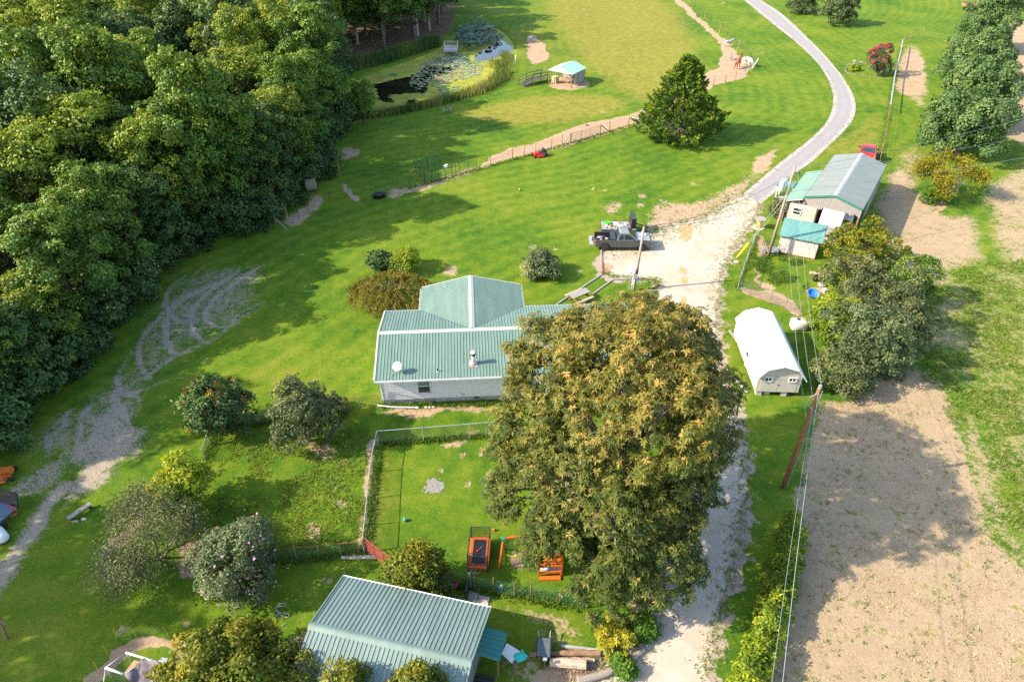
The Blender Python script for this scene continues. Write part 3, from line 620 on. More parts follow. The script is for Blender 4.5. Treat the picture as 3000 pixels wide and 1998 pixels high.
for x0, x1 in ((-.33,-.20), (HL+.20,HL+.33)):
    for a, c in (((EY,EZ),(RY,RZ)), ((RY,RZ),(NY,EZ))):
        b = MB(); b.beam(((x0+x1)/2,a[0],a[1]+.0),((x0+x1)/2,c[0],c[1]+.0), .13, .17); b.build('rake_trim', M_ridge, roof)
for a, c in (((2.5,EZ),(6.6,RZ)), ((6.6,RZ),(10.7,EZ))):
    b = MB(); b.beam((a[0],11.31,a[1]),(c[0],11.31,c[1]), .10, .15); b.build('rake_trim', M_ridge, roof)
for p, q in (((-.27,EY-.06),(HL+.27,EY-.06)), ((-.27,NY+.06),(2.4,NY+.06)), ((10.8,NY+.06),(HL+.27,NY+.06)), ((10.76,8.1),(10.76,11.3)), ((2.44,8.1),(2.44,11.3))):
    b = MB(); a = Vector((*p, EZ-.06)); c = Vector((*q, EZ-.06)); dd = (c - a).normalized(); sx = Vector((-dd.y, dd.x, 0))*.055
    b.beam(a - sx, c - sx, .012, .11); b.beam(a + sx, c + sx, .012, .11); b.beam(a - Vector((0,0,.05)), c - Vector((0,0,.05)), .11, .012)
    if abs(dd.x) > .5:
        k = a.copy()
        while (k - a).length < (c - a).length: b.beam(k - sx + Vector((0,0,.05)), k + sx + Vector((0,0,.05)), .02, .015); k = k + dd*1.45
    b.build('gutter', M_white, house)
for p, q in (((2.5,8.0),(6.6,3.72)), ((10.7,8.0),(6.6,3.72))):
    b = MB(); b.beam((*p,EZ+.012),(*q,RZ+.012), .10, .014); b.build('valley_flashing', M_dark, roof)
b = MB(); b.tube([(.10,-.07,.5),(.05,-.09,1.5),(.02,-.40,2.55)], .03); b.build('downspout', M_white, house)
# flue, dish, vent standing on the south slope
xf, yf = 6.62, .55; zf = rz_(yf)
ch = thing('chimney', 'round steel stove pipe with a dark collar and white cap on the green roof', 'chimney')
ch.parent = None; Hm = Matrix.Translation((-9.3,36.9,0)) @ Matrix.Rotation(math.radians(3.6), 4, 'Z'); ch.location = Hm @ Vector((xf, yf, zf)); ch.rotation_euler = (0,0,math.radians(3.6))
b = MB(); pl = [(-.30,-.34),(-.24,-.30),(-.1,-.36),(.12,-.30),(.28,-.36),(.31,.1),(.25,.32),(0,.30),(-.22,.34),(-.31,.1)]; sg = (RZ-EZ)/(RY-EY)
n_ = len(pl); b.add([(x,y,y*sg+.055) for x, y in pl] + [(x,y,y*sg+.075) for x, y in pl], [tuple(range(n_-1,-1,-1)), tuple(range(n_,2*n_))] + [(i,(i+1)%n_,n_+(i+1)%n_,n_+i) for i in range(n_)])
b.build('flashing', mat('red_sealant', (.50,.16,.09), .8, var=.4, scale=8, col2=(.62,.50,.45)), ch)
MB().lathe([(.26,.03),(.25,.12),(.17,.22),(.15,.24),(.15,.80)], n=16).build('pipe', M_gal, ch, True)
MB().lathe([(.155,.80),(.18,.80),(.18,.98),(.155,.98)], n=16).build('collar', mat('sooty_metal', (.06,.035,.03), .7), ch, True)
MB().lathe([(.19,.98),(.20,1.0),(.19,1.05),(.05,1.09)], n=16).build('cap', M_white, ch, True)
ds = thing('satellite_dish', 'round white satellite dish on a tripod mount above the gutter', 'dish'); dx, dy = 1.32, .12
ds.location = Hm @ Vector((dx, dy, rz_(dy))); ds.rotation_euler = (0,0,math.radians(3.6))
b = MB(); prof = [(.02,.0),(.14,.012),(.26,.05),(.33,.10),(.335,.115),(.25,.062),(.13,.025),(.01,.012)]; b.lathe(prof, n=20, close=False)
R = Matrix.Rotation(math.radians(-28), 3, 'Y') @ Matrix.Rotation(math.radians(42), 3, 'X'); b.v = [tuple(R @ Vector(p) + Vector((.06,-.06,.52))) for p in b.v]; b.build('dish', M_white, ds, True)
MB().tube([(0,0,.05),(0,.02,.5)], .025).build('mast', M_gal, ds)
b = MB()
for p in ((-.45,-.45),(.45,-.45),(.3,.35)): b.tube([(p[0],p[1],p[1]*sg+.06),(0,.01,.38)], .014, 5)
b.build('strut', M_gal, ds); b = MB(); b.tube([(.06,-.08,.40),(.16,-.30,.42)], .015, 5); b.box((.17,-.33,.43),(.08,.07,.06)); b.build('receiver', M_white, ds)
vx, vy = 4.1, -.02
pv = thing('vent_pipe', 'short black plumbing vent on the green roof between dish and flue', 'vent'); pv.location = Hm @ Vector((vx, vy, rz_(vy)))
MB().box((0,0,.05),(.16,.16,.02)).build('flashing', M_white, pv); MB().cyl((0,0,.04),(0,0,.26),.05,n=10).build('pipe', M_black, pv)
def H(x, y, z=0): return Hm @ Vector((x, y, z))
pp = thing('drain_pipe', 'long white plastic pipe lying on the ground below the crawlspace wall', 'pipe'); b = MB(); b.tube([H(-.35,-.15,.10),H(-.28,-.22,.10),H(.7,-.42,.09),H(2.2,-.55,.08),H(2.45,-.58,.08)], .06, 8); b.build('pipe', M_white, pp, True); MB().tube([H(2.35,-.56,.08),H(2.62,-.60,.08)], .075, 8).build('coupling', M_white, pp, True)
st = thing('stepping_stones', 'three pale stones in a row in front of the crawlspace door', 'stones')
for k in range(3): MB().ell(H(3.1+k*.28,-.55-.01*k,.05), (.15,.10,.07), 8, 5, .12).build('stone', M_stone, st)

# ------------------------------------------------------------------ the white-roofed shed
shed = thing('storage_shed', 'tan gambrel shed with a white metal roof raised on concrete blocks', 'shed', (17.72, 37.85, 0), math.radians(-2.6))
SW, SL = 3.08, 7.2
def gam(w, o=0): return [(0-o,1.92),(.52-o*.6,2.55+o*.3),(SW/2,2.86+o*.4),(SW-.52+o*.6,2.55+o*.3),(SW+o,1.92)]
b = MB(); b.extr([(0,.42)] + gam(0) + [(SW,.42)], 0, SL, 'y'); wl = b.build('wall', M_tan, shed)
b = MB(); [b.bb((SW/2-.006+.0, -.012, .5),(SW/2+.006,.0,1.65)) for k in (0,)]; b.bb((.2,-.012,1.60),(SW-.2,.0,1.615)); b.build('door_seam', M_dark, shed)
b = MB(); b.bb((.25,-.02,.46),(SW/2-.012,0,1.60)); b.build('door', M_tan, shed); b = MB(); b.bb((SW/2+.012,-.02,.46),(SW-.25,0,1.60)); dr = b.build('door', M_tan, shed)
MB().bb((SW/2-.10,-.05,1.12),(SW/2+.06,-.02,1.15)).build('handle', M_dark, dr)
window(shed, (.72,-.0,1.62,-1), .56, .40, 'y', split='v'); window(shed, (SW-.66,-.0,1.62,-1), .56, .40, 'y', split='v')
b = MB(); b.bb((-.02,2.9,1.25),(.0,3.45,1.80)); b.build('side_window', M_dark, shed)
g_ = [(-.10,1.80),(.46,2.575),(SW/2,2.90),(SW-.46,2.575),(SW+.30,1.62)]; names = 4
rf = MB()
rf.extr([(g_[i][0], g_[i][1]) for i in range(5)] + [(g_[i][0], g_[i][1]-.05) for i in range(4,-1,-1)], -.22, SL+.12, 'y'); rf = rf.build('roof', M_shedroof, shed)
for i in range(4):
    p, q = Vector((g_[i][0],-.22,g_[i][1])), Vector((g_[i+1][0],-.22,g_[i+1][1])); up = q - p; L_ = up.length
    if i >= 2: p, up = q, -up
    slope(rf, p + Vector((0,0,.004)), (0,1,0), up, SL+.34, lambda x, L_=L_: (0, L_), M_shedroof, rh=.014, ribs=3)
b = MB(); b.extr([(SW/2-.18,2.83),(SW/2,2.955),(SW/2+.18,2.83),(SW/2,2.925)], -.24, SL+.14, 'y'); b.build('ridge_cap', M_shedroof, rf)
for i, (x, y) in enumerate(((.35,.25),(1.0,.4),(2.15,.25),(.35,3.5),(2.7,3.5),(.35,6.8),(2.7,6.8))):
    bl = thing('support_block', 'grey concrete block propping up the tan gambrel shed', 'block', group='blocks under the gambrel shed'); bl.location = shed.matrix_basis @ Vector((x, y, 0)); bl.rotation_euler = (0,0,rnd.uniform(-.2,.2))
    b = MB(); b.box((0,0,.10),(.40,.40,.20)); b.box((.01,.0,.305),(.38,.38,.20)); b.build('block', M_block, bl)
SM = Matrix.Translation((17.72,37.85,0)) @ Matrix.Rotation(math.radians(-2.6), 4, 'Z')
def tyre(name, loc, rot, label, r=.33, w=.2):
    t = thing(name, label, 'tyre', loc); t.rotation_euler = rot
    MB().lathe([(r*.58,-w/2),(r*.95,-w/2),(r,-w*.3),(r,w*.3),(r*.95,w/2),(r*.58,w/2),(r*.58,-w/2)], n=18, close=False).build('tread', M_tyre, t, True); return t
tyre('discarded_tyre', SM @ Vector((2.62,.15,.33)), (PI/2,0,.2), 'old tyre under the near end of the tan shed beside a block')
for k, (u, v, L, rz) in enumerate(((2148,985,1.5,1.75),(2165,1125,2.2,1.85))):
    p = at(u, v); t = thing('timber_plank', ('short grey plank leaning by the far corner of the tan shed','long grey plank on the ground along the tan shed wall')[k], 'plank', (p.x,p.y,0), rz); MB().box((0,0,.08),(L,.22,.07)).build('board', M_wood, t)

# ------------------------------------------------------------------ the barn
bn = thing('barn', 'grey barn with a low weathered green metal roof and small awning', 'barn', (-1.07, 19.45, 0), math.radians(-13.2))
BL = 7.9; b = MB(); run, rise = 3.42, 1.0
b.extr([(-.35,0),(-.35,1.95),(-run,2.95),(-2*run+.35,1.95),(-2*run+.35,0)], -BL+.2, -.22, 'x'); b.build('wall', mat('grey_barn_siding', (.19,.19,.20), .8, var=.15, scale=3, stretch=(6,6,.5)), bn)
for k in range(22):
    y = -.5 - k*.28; zt = 1.95 + (2.95-1.95)*(1 - abs(y + run)/run); MB().bb((-.22,y-.125,.03),(-.195,y+.125,zt-.10)).build('wall_panel', MATS['grey_barn_siding'], bn)
rf = MB(); rf.extr([(0,2.06),(-run,3.06),(-2*run,2.06),(-2*run,2.0),(-run,3.0),(0,2.0)], -BL, 0, 'x'); rf = rf.build('roof', M_white, bn)
bs = math.hypot(run, rise)
slope(rf, (-BL,0,2.064), (1,0,0), (0,-run,rise), BL, lambda x: (0, bs), M_barnroof, rh=.035); slope(rf, (-BL,-2*run,2.064), (1,0,0), (0,run,rise), BL, lambda x: (0, bs), M_barnroof, rh=.035)
b = MB(); b.extr([(-run-.22,3.05),(-run-.08,3.13),(-run,3.15),(-run+.08,3.13),(-run+.22,3.05),(-run,3.06)], -BL-.03, .03, 'x'); b.build('ridge_cap', M_barnroof, rf)
b = MB(); b.beam((-BL-.02,.05,2.02),(.02,.05,2.02), .08, .10); b.build('gutter', M_white, bn)
for p, q in (((.02,0,2.07),(.02,-run,3.07)), ((.02,-run,3.07),(.02,-2*run,2.07)), ((-BL-.02,0,2.07),(-BL-.02,-run,3.07))):
    b = MB(); b.beam(p, q, .06, .14); b.build('rake_trim', M_barnroof, rf)
bm_ = Matrix.Translation((-1.07,19.45,0)) @ Matrix.Rotation(math.radians(-13.2), 4, 'Z')
aw = MB(); A0, A1 = Vector((-.15,-.95,1.95)), Vector((1.05,-.85,1.60)); aw.slab([A0, A1, A1 + Vector((-.12,-1.45,0)), A0 + Vector((-.05,-1.45,0))], -.03); aw = aw.build('awning', M_white, bn)
slope(aw, A0 + Vector((0,-.0,.008)), (0,-1,0), A1 - A0, 1.45, lambda x: (0, (A1-A0).length), mat('dark_teal_metal', (.035,.17,.15), .45, var=.1), pw=.5, ribs=2, rh=.02)
for y in (-.95, -2.2): MB().bb((.88,y-.05,0),(.97,y+.05,1.58)).build('awning_post', M_wood2, bn)
dk = MB(); [dk.bb((-.1+.0,-2.35-k*.20-.17,.02),(.8,-2.35-k*.20,.10)) for k in range(6)]; dk.build('step_deck', M_dark, bn)
pl = thing('pallet', 'grey wooden pallet leaning on the barn gable near the awning', 'pallet', bm_ @ Vector((.25,-4.1,0)), math.radians(-13)); 
for k in range(5): b = MB(); b.beam((.05,-.5+k*.25,.05),(-.32,-.5+k*.25,1.15), .10, .02, up=(1,0,.3)); b.build('slat', M_wood, pl)
for z in (.1,.6,1.1): b = MB(); x = .05-.37*(z-.05)/1.1; b.beam((x+.05,-.56,z),(x+.05,.56,z), .05, .09); b.build('runner', M_wood, pl)
wp = thing('standing_sheet', 'flat white sheet standing beside the barn awning', 'panel', bm_ @ Vector((1.05,-.95,0)), math.radians(-35)); b = MB(); b.slab([(0,0,.9),(.75,.1,.75),(.70,-.55,.55),(.05,-.5,.7)], .02); b.build('sheet', M_white, wp); MB().box((.4,-.25,.33),(.08,.08,.66)).build('stand', M_dark, wp)

# ------------------------------------------------------------------ the carport, trailer, addition and lean-to
Ln, Rn, Lf, Rf = Vector((29.72,64.45,3.5)), Vector((34.36,61.44,3.5)), Vector((35.65,76.41,3.5)), Vector((40.5,73.15,3.5))
xd = (Rn - Ln).normalized(); yd = Vector((-xd.y, xd.x, 0)); CW, CL = (Rn - Ln).length, 13.5
cp = thing('carport', 'tall carport with a pale green gable roof and grey plank front', 'carport', (Ln.x, Ln.y, 0), math.atan2(xd.y, xd.x))
rf = MB(); rf.extr([(0,3.5),(CW/2,4.27),(CW,3.5),(CW,3.44),(CW/2,4.21),(0,3.44)], 0, CL, 'y'); rf = rf.build('roof', M_white, cp); hs = math.hypot(CW/2,.77)
slope(rf, (0,0,3.504), (0,1,0), (CW/2,0,.77), CL, lambda x: (0, hs), M_green2, rh=.012); slope(rf, (CW,0,3.504), (0,1,0), (-CW/2,0,.77), CL, lambda x: (0, hs), M_green2, rh=.012)
b = MB(); b.extr([(CW/2-.2,4.25),(CW/2,4.33),(CW/2+.2,4.25),(CW/2,4.28)], -.02, CL+.02, 'y'); b.build('ridge_cap', mat('lavender_grey_trim', (.40,.41,.42), .5), rf)
M_gtrim = mat('green_trim', (.03,.19,.11), .5)
for p, q in (((0,-.03,3.5),(CW/2,-.03,4.27)), ((CW/2,-.03,4.27),(CW,-.03,3.5))): b = MB(); b.beam(p, q, .05, .17); b.build('rake_trim', M_gtrim, rf)
for x in (-.03, CW+.03): b = MB(); b.beam((x,0,3.47),(x,CL,3.47), .05, .12); b.build('eave_trim', M_gtrim, rf)
nb = 26
for k in range(nb):                                            # weathered gable planks
    x = CW*(k + .5)/nb; zt = 3.44 + .77*(1 - abs(x - CW/2)/(CW/2)); zb = 2.72 + .12*math.sin(k*1.7) - (.25 if 3 < k < 9 else 0); MB().bb((x-CW/nb/2+.008,.06,zb),(x+CW/nb/2-.008,.085,zt)).build('gable_plank', M_wood, cp)
for x, y in ((.12,.3),(CW-.12,.3),(.12,4.5),(CW-.12,4.5),(.12,9),(CW-.12,9),(.12,13.2),(CW-.12,13.2)): b = MB(); b.bb((x-.07,y-.07,0),(x+.07,y+.07,3.45)); b.build('post', M_wood2, cp)
b = MB(); b.beam((CW-.14,.3,2.5),(CW-.75,.3,3.3), .07, .07); b.build('brace', M_wood2, cp)
b = MB(); b.bb((CW-.10,5,0.2),(CW-.05,CL-.3,3.3)); b.build('side_wall', M_wood, cp)
CM = Matrix.Translation((Ln.x,Ln.y,0)) @ Matrix.Rotation(math.atan2(xd.y, xd.x), 4, 'Z'); crz = math.atan2(xd.y, xd.x)
def CPt(x, y, z=0): return CM @ Vector((x, y, z))
# porch roofs
pr = thing('porch_roof', 'ribbed teal porch roof along the side of the tall carport', 'roof', CPt(0,0), crz)
b = MB(); b.slab([(-.05,1.6,3.32),(-.05,8.6,3.32),(-1.75,8.6,2.75),(-1.75,-.3,2.75),(-.05,-.3,3.32)], -.04); b.build('deck', M_white, pr)
slope(pr, (-1.75,-.3,2.758), (0,1,0), (1.7,0,.57), 8.9, lambda x: (0, 1.79), mat('porch_green_metal', (.060,.175,.130), .4, var=.15, scale=.8), rh=.03)
b = MB(); b.beam((-1.78,-.3,2.72),(-1.78,8.6,2.72), .05, .12); b.build('fascia', M_gtrim, pr)
for y in (0.0, 4.2, 8.3): MB().bb((-1.68,y-.06,0),(-1.56,y+.06,2.7)).build('post', M_wood2, pr)
p2 = thing('entry_roof', 'small flat ribbed teal entry roof jutting from the porch roof', 'roof', CPt(-1.8,3.2), crz)
b = MB(); b.slab([(0,0,2.86),(0,1.7,2.86),(-1.7,1.7,2.74),(-1.7,0,2.74)], -.04); b.build('deck', M_white, p2); slope(p2, (-1.7,0,2.748), (0,1,0), (1.7,0,.12), 1.7, lambda x: (0, 1.70), MATS['porch_green_metal'], rh=.03)
b = MB(); b.beam((-1.72,0,2.70),(-1.72,1.7,2.70), .04, .10); b.beam((-1.7,-.02,2.70),(0,-.02,2.82), .04, .10); b.build('fascia', M_gtrim, p2)
for y in (.1,1.6): MB().bb((-1.64,y-.05,0),(-1.54,y+.05,2.68)).build('post', M_white, p2)
# tan addition beside the camper
ad = thing('trailer_addition', 'beige sided room with a white skirt standing under the carport gable', 'cabin', CPt(-.55,-.25), crz)
b = MB(); b.bb((-.6,0,.35),(2.05,5.5,2.62)); b.build('wall', M_beige, ad); b = MB(); lap_siding(b, -.6, 2.05, .0, .35, 2.62, .2); b.build('siding', M_beige, ad, kind='stuff')
window(ad, (.25,-.02,1.95,-1), .85, .78, 'y'); b = MB(); b.bb((-.62,-.03,.22),(2.07,0,.36)); b.build('skirt_board', M_white, ad)
b = MB()
for k in range(30): b.beam((-.6+k*.09,-.04,.0),(-.6+k*.09+.15,-.04,.22), .012, .02); b.beam((-.6+k*.09+.15,-.045,.0),(-.6+k*.09,-.045,.22), .012, .02)
b.build('lattice', M_white, ad, kind='stuff'); MB().bb((1.62,-.14,.62),(1.82,-.03,.78)).build('meter_box', M_white, ad)
b = MB(); b.beam((2.07,-.03,.3),(2.07,-.03,2.62), .04, .04); b.build('corner_trim', M_redwood, ad)
# camper
rv = thing('camper_trailer', 'white camper trailer with a sloped nose parked under the carport', 'camper', CPt(2.05,-.55), crz)
b = MB(); pr_ = [(0.1,1.05),(-.05,1.35),(.05,1.9),(.55,2.75),(1.0,2.9),(8.0,2.9),(8.0,.55),(.9,.55)]
b.extr(pr_, .0, 2.05, 'x'); b.build('body', mat('camper_white', (.62,.62,.62), .35, var=.05, spec=.5), rv)
b = MB(); b.extr([(-.06,1.25),(-.12,1.4),(-.02,1.92),(.5,2.74),(.55,2.62),(.12,1.9),(.02,1.42)], .25, .85, 'x'); b.build('nose_panel', M_shedroof, rv)
b = MB(); b.extr([(-.04,1.42),(.06,1.88),(.09,1.86),(.0,1.40)], 1.0, 1.95, 'x'); b.build('graphic_stripe', mat('grey_graphic', (.22,.23,.25), .5), rv)
b = MB(); b.bb((2.05,1.2,.75),(2.75,3.4,2.15)); so = b.build('slide_out', MATS['camper_white'], rv); window(rv, (2.4,1.18,1.62,-1), .50, .42, 'y', split='v', m=M_dark)
b = MB(); b.bb((.95,-.02,.25),(1.9,.35,.95)); b.build('storage_box', M_gal, rv); b = MB(); b.beam((.2,.6,.62),(1.0,-1.0,.55), .08, .12); b.beam((1.85,.6,.62),(1.0,-1.0,.55), .08, .12); b.cyl((1.0,-.8,.0),(1.0,-.8,.7), .05); b.build('tow_frame', M_dark, rv)
for x in (.12, 1.93): MB().lathe([(.15,-.1),(.32,-.1),(.34,0),(.32,.1),(.15,.1)], (x,4.6,.34), 14, 'x').build('wheel', M_tyre, rv, True)
pt = thing('propane_cylinder', 'tall white propane cylinder standing between beige room and camper', 'gas cylinder', CPt(1.75,-.85)); MB().lathe([(.05,0),(.19,.03),(.19,1.05),(.15,1.18),(.05,1.22)], n=16).build('tank', M_white, pt, True); MB().lathe([(.11,1.18),(.12,1.34),(.11,1.35)], n=12).build('collar', M_gal, pt, True)
cn = thing('concrete_pad', 'pale concrete pad in front of the camper nose', 'pad', CPt(3.0,-1.6), crz); MB().bb((-.6,-.5,0),(1.1,1.2,.06)).build('slab', M_stone, cn)
# lean-to shed
B0, B1 = Vector((26.13,59.29,0)), Vector((29.25,57.83,0)); lx = (B1-B0).normalized(); lrz = math.atan2(lx.y, lx.x); lw = (B1-B0).length
lt = thing('lean_to_shed', 'pale pink lean-to shed with a faded teal metal roof', 'shed', B0, lrz)
b = MB(); b.extr([(0,.08),(0,1.86),(2.35,2.42),(2.35,.08)], 0, lw, 'x'); b.build('wall', M_pink, lt); b = MB(); b.bb((0,-.02,1.0),(.02,.0,1.8)); [b.bb((x-.006,-.008,.1),(x+.006,.0,1.85)) for x in (1.15,2.3)]; b.build('wall_seam', M_ridge, lt)
b = MB(); b.bb((-.03,.05,.1),(0,2.3,1.9)); b.build('end_wall', M_white, lt); b = MB(); b.bb((lw,-.02,.08),(lw+.03,.05,1.9)); b.bb((0,-.03,.02),(lw,0,.09)); b.build('corner_trim', M_redwood, lt)
b = MB(); b.extr([(-.22,1.83),(-.22,1.87),(2.6,2.52),(2.6,2.48)], -.18, lw+.35, 'x'); lr = b.build('roof', M_dark, lt)
slope(lr, (-.18,-.22,1.874), (1,0,0), (0,2.82,.65), lw+.53, lambda x: (0, 2.89), M_teal, rh=.014)

# ------------------------------------------------------------------ the pond shelter, ramp, dock
sb = at(1610, 262); s0 = at(1598, 218, 2.6)
ps = thing('animal_shelter', 'open pond side shelter with a light green gable roof on posts', 'shelter')
pa, pb, pc_ = at(1605, 206, 2.2), at(1678, 219, 2.2), at(1640, 195, 2.9)
ax = (pb - pa); ax.z = 0; wS = ax.length; ax.normalize(); ps.location = (pa.x, pa.y, 0); srz = math.atan2(ax.y, ax.x); ps.rotation_euler = (0,0,srz)
dS = 4.6; rf = MB(); rf.extr([(0,2.2),(wS/2,3.0),(wS,2.2),(wS,2.12),(wS/2,2.92),(0,2.12)], 0, dS, 'y'); rf = rf.build('roof', M_white, ps); h2 = math.hypot(wS/2,.8)
M_mint = mat('mint_roof_metal', (.27,.52,.37), .4, var=.06)
slope(rf, (0,0,2.204), (0,1,0), (wS/2,0,.8), dS, lambda x: (0,h2), M_mint, rh=.02); slope(rf, (wS,0,2.204), (0,1,0), (-wS/2,0,.8), dS, lambda x: (0,h2), M_mint, rh=.02)
b = MB(); b.extr([(wS/2-.16,2.98),(wS/2,3.06),(wS/2+.16,2.98)], -.03, dS+.03, 'y'); b.build('ridge_cap', M_gal, rf)
b = MB(); b.extr([(.1,2.14),(wS/2,2.9),(wS-.1,2.14)], .05, .1, 'y'); b.build('gable_wall', mat('pale_grey_board', (.50,.49,.49), .8, stretch=(8,1,1)), ps)
for x in (.2, wS-.25):
    for y in (.15, dS/2, dS-.2): b = MB(); b.bb((x-.06,y-.06,0),(x+.06,y+.06,2.2)); b.build('post', M_wood2, ps)
b = MB(); b.bb((wS-.3,1.2,.2),(wS-.24,dS-.1,2.1)); b.bb((.2,dS-.2,.2),(wS-.3,dS-.14,2.1)); b.build('back_wall', M_wood, ps)
b = MB(); b.bb((.3,.8,0),(1.1,1.8,1.0)); b.build('feed_bin', mat('straw_plastic', (.5,.42,.28), .7), ps)
rp = thing('ramp', 'dark wooden ramp with railings climbing to the pond side shelter', 'ramp'); r0, r1 = at(1535, 256), at(1602, 241); rl = (r1 - r0); L_ = rl.length; rrz = math.atan2(rl.y, rl.x); rp.location = r0; rp.rotation_euler = (0,0,rrz)
M_dkw = mat('dark_deck_wood', (.085,.075,.07), .85, var=.3, scale=5, bump=.2)
for k in range(14):
    x = L_*(k+.5)/14; z = .12 + .55*min(1, k/6); MB().bb((x-L_/28+.01,-.2,z),(x+L_/28-.01,1.5,z+.05)).build('plank', M_dkw, rp)
for y in (-.15, 1.45):
    b = MB()
    for k in range(4): x = L_*k/3; z = .12+.55*min(1, x/L_/.45); b.bb((x-.05,y-.05,0),(x+.05,y+.05,z+1.0))
    b.beam((0,y,1.1),(L_*.45,y,1.65), .06, .1); b.beam((L_*.45,y,1.65),(L_,y,1.65), .06, .1); b.beam((0,y,.65),(L_*.45,y,1.2), .05, .08); b.beam((L_*.45,y,1.2),(L_,y,1.2), .05, .08); b.build('railing', M_dkw, rp)
dk0 = at(1300, 160, -.25); dk = thing('dock', 'weathered grey dock with a raised rail frame at the edge of the lily pads', 'dock', (dk0.x, dk0.y, .22)); wd = 2.6
for k in range(8): MB().bb((0,.0+k*.34,.28),(wd,.32+k*.34,.33)).build('plank', mat('silver_grey_wood', (.46,.44,.43), .8, var=.2, scale=3, stretch=(1,6,6), bump=.2), dk)
b = MB(); b.bb((0,-.06,-.1),(wd,-.01,.3)); [b.bb((x-.08,y-.08,-.9),(x+.08,y+.08,.28)) for x in (.15,wd-.15) for y in (.1,2.5)]; b.build('frame', M_gal, dk)
b = MB(); [b.bb((x-.06,y-.06,.33),(x+.06,y+.06,1.25)) for x in (.06,wd-.06) for y in (1.2,2.65)]; b.beam((0,2.65,1.22),(wd,2.65,1.22), .12, .1); b.beam((.06,1.2,1.1),(.06,2.65,1.22), .1, .1); b.beam((wd-.06,1.2,1.1),(wd-.06,2.65,1.22), .1, .1); b.beam((0,1.2,.8),(wd,1.2,.8),.2,.12); b.build('rail', mat('silver_grey_wood', (.46,.44,.43), .8, var=.2, scale=3, stretch=(1,6,6), bump=.2), dk)

# ------------------------------------------------------------------ foliage
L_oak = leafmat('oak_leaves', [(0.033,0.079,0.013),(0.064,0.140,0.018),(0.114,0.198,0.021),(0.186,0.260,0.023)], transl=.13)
L_oakb = leafmat('blue_green_leaves', [(0.028,0.067,0.017),(0.052,0.109,0.026),(0.084,0.147,0.030),(0.128,0.190,0.033)], transl=.11)
L_oaky = leafmat('yellow_green_leaves', [(0.055,0.108,0.016),(0.121,0.191,0.018),(0.201,0.267,0.022),(0.304,0.333,0.032)], transl=.22)
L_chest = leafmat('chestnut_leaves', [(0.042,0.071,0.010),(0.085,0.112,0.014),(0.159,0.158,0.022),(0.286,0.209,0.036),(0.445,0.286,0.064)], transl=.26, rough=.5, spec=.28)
L_cedar = leafmat('cedar_needles', [(0.034,0.088,0.014),(0.077,0.155,0.017),(0.171,0.238,0.019),(0.291,0.321,0.022)], transl=.15)
L_maple = leafmat('maple_leaves', [(0.044,0.090,0.027),(0.077,0.145,0.043),(0.121,0.197,0.057),(0.186,0.254,0.074)], transl=.22)
L_gold = leafmat('golden_leaves', [(0.068,0.112,0.011),(0.147,0.176,0.011),(0.265,0.229,0.013),(0.372,0.259,0.016)], transl=.3)
L_olive = leafmat('olive_leaves', [(0.056,0.085,0.031),(0.106,0.134,0.045),(0.167,0.183,0.064),(0.248,0.232,0.085)], transl=.2)
L_grey = leafmat('grey_green_leaves', [(0.050,0.077,0.031),(0.091,0.130,0.051),(0.141,0.183,0.070),(0.211,0.246,0.106)], transl=.22)
L_lime = leafmat('lime_leaves', [(0.090,0.154,0.010),(0.179,0.256,0.013),(0.307,0.358,0.018),(0.486,0.461,0.026)], transl=.32)
L_pink = leafmat('pink_blossom', [(.09,.06,.035),(.30,.035,.06),(.55,.030,.11),(.65,.06,.16)], transl=.25)
L_flower = leafmat('pale_flowers', [(.55,.45,.28),(.72,.64,.42)], transl=.2)
L_pinkf = leafmat('mauve_flowers', [(.50,.18,.38),(.62,.28,.48)], transl=.2)
L_rust = leafmat('rusty_plumes', [(.26,.07,.025),(.38,.16,.05),(.45,.30,.06)], transl=.2)
L_reed = leafmat('reed_blades', [(0.058,0.109,0.026),(0.109,0.160,0.032),(0.198,0.211,0.045),(0.333,0.282,0.102)], transl=.25)
L_weed = leafmat('weed_leaves', [(0.038,0.102,0.013),(0.077,0.166,0.013),(0.141,0.243,0.015)], transl=.3)

def unit(a): return a/np.maximum(1e-9, np.linalg.norm(a, axis=-1, keepdims=True))
def leaf_quads(P, ax, nrm, L, Wd, fold=.25):
    """rhombic leaves: base P, axis ax, surface normal nrm"""
    ax = unit(ax); sd = unit(np.cross(ax, nrm)); nm = np.cross(sd, ax); L = L[:, None]; Wd = Wd[:, None]
    mid = P + ax*L*.5; return np.stack([P, mid + sd*Wd*.5 + nm*Wd*fold, P + ax*L - nm*L*.12, mid - sd*Wd*.5 + nm*Wd*fold], 1)
def cluster_centres(R, lobes, n, shell=(.72, 1.0), up=-.35):
    ctr = np.array([l[0] for l in lobes], float); rad = np.array([l[1] if hasattr(l[1], '__len__') else (l[1],)*3 for l in lobes], float)
    w = (rad.prod(1))**(2/3); w = w/w.sum(); out = []; dirs = []
    while len(out) < n:
        k = R.choice(len(lobes), p=w); d = unit(R.normal(size=3))
        if d[2] < up and R.random() < .75: continue
        p = ctr[k] + d*rad[k]*R.uniform(*shell)
        if any(np.linalg.norm((p - ctr[j])/rad[j]) < .72 for j in range(len(lobes)) if j != k): continue
        out.append(p); dirs.append(d)
    return np.array(out), np.array(dirs)
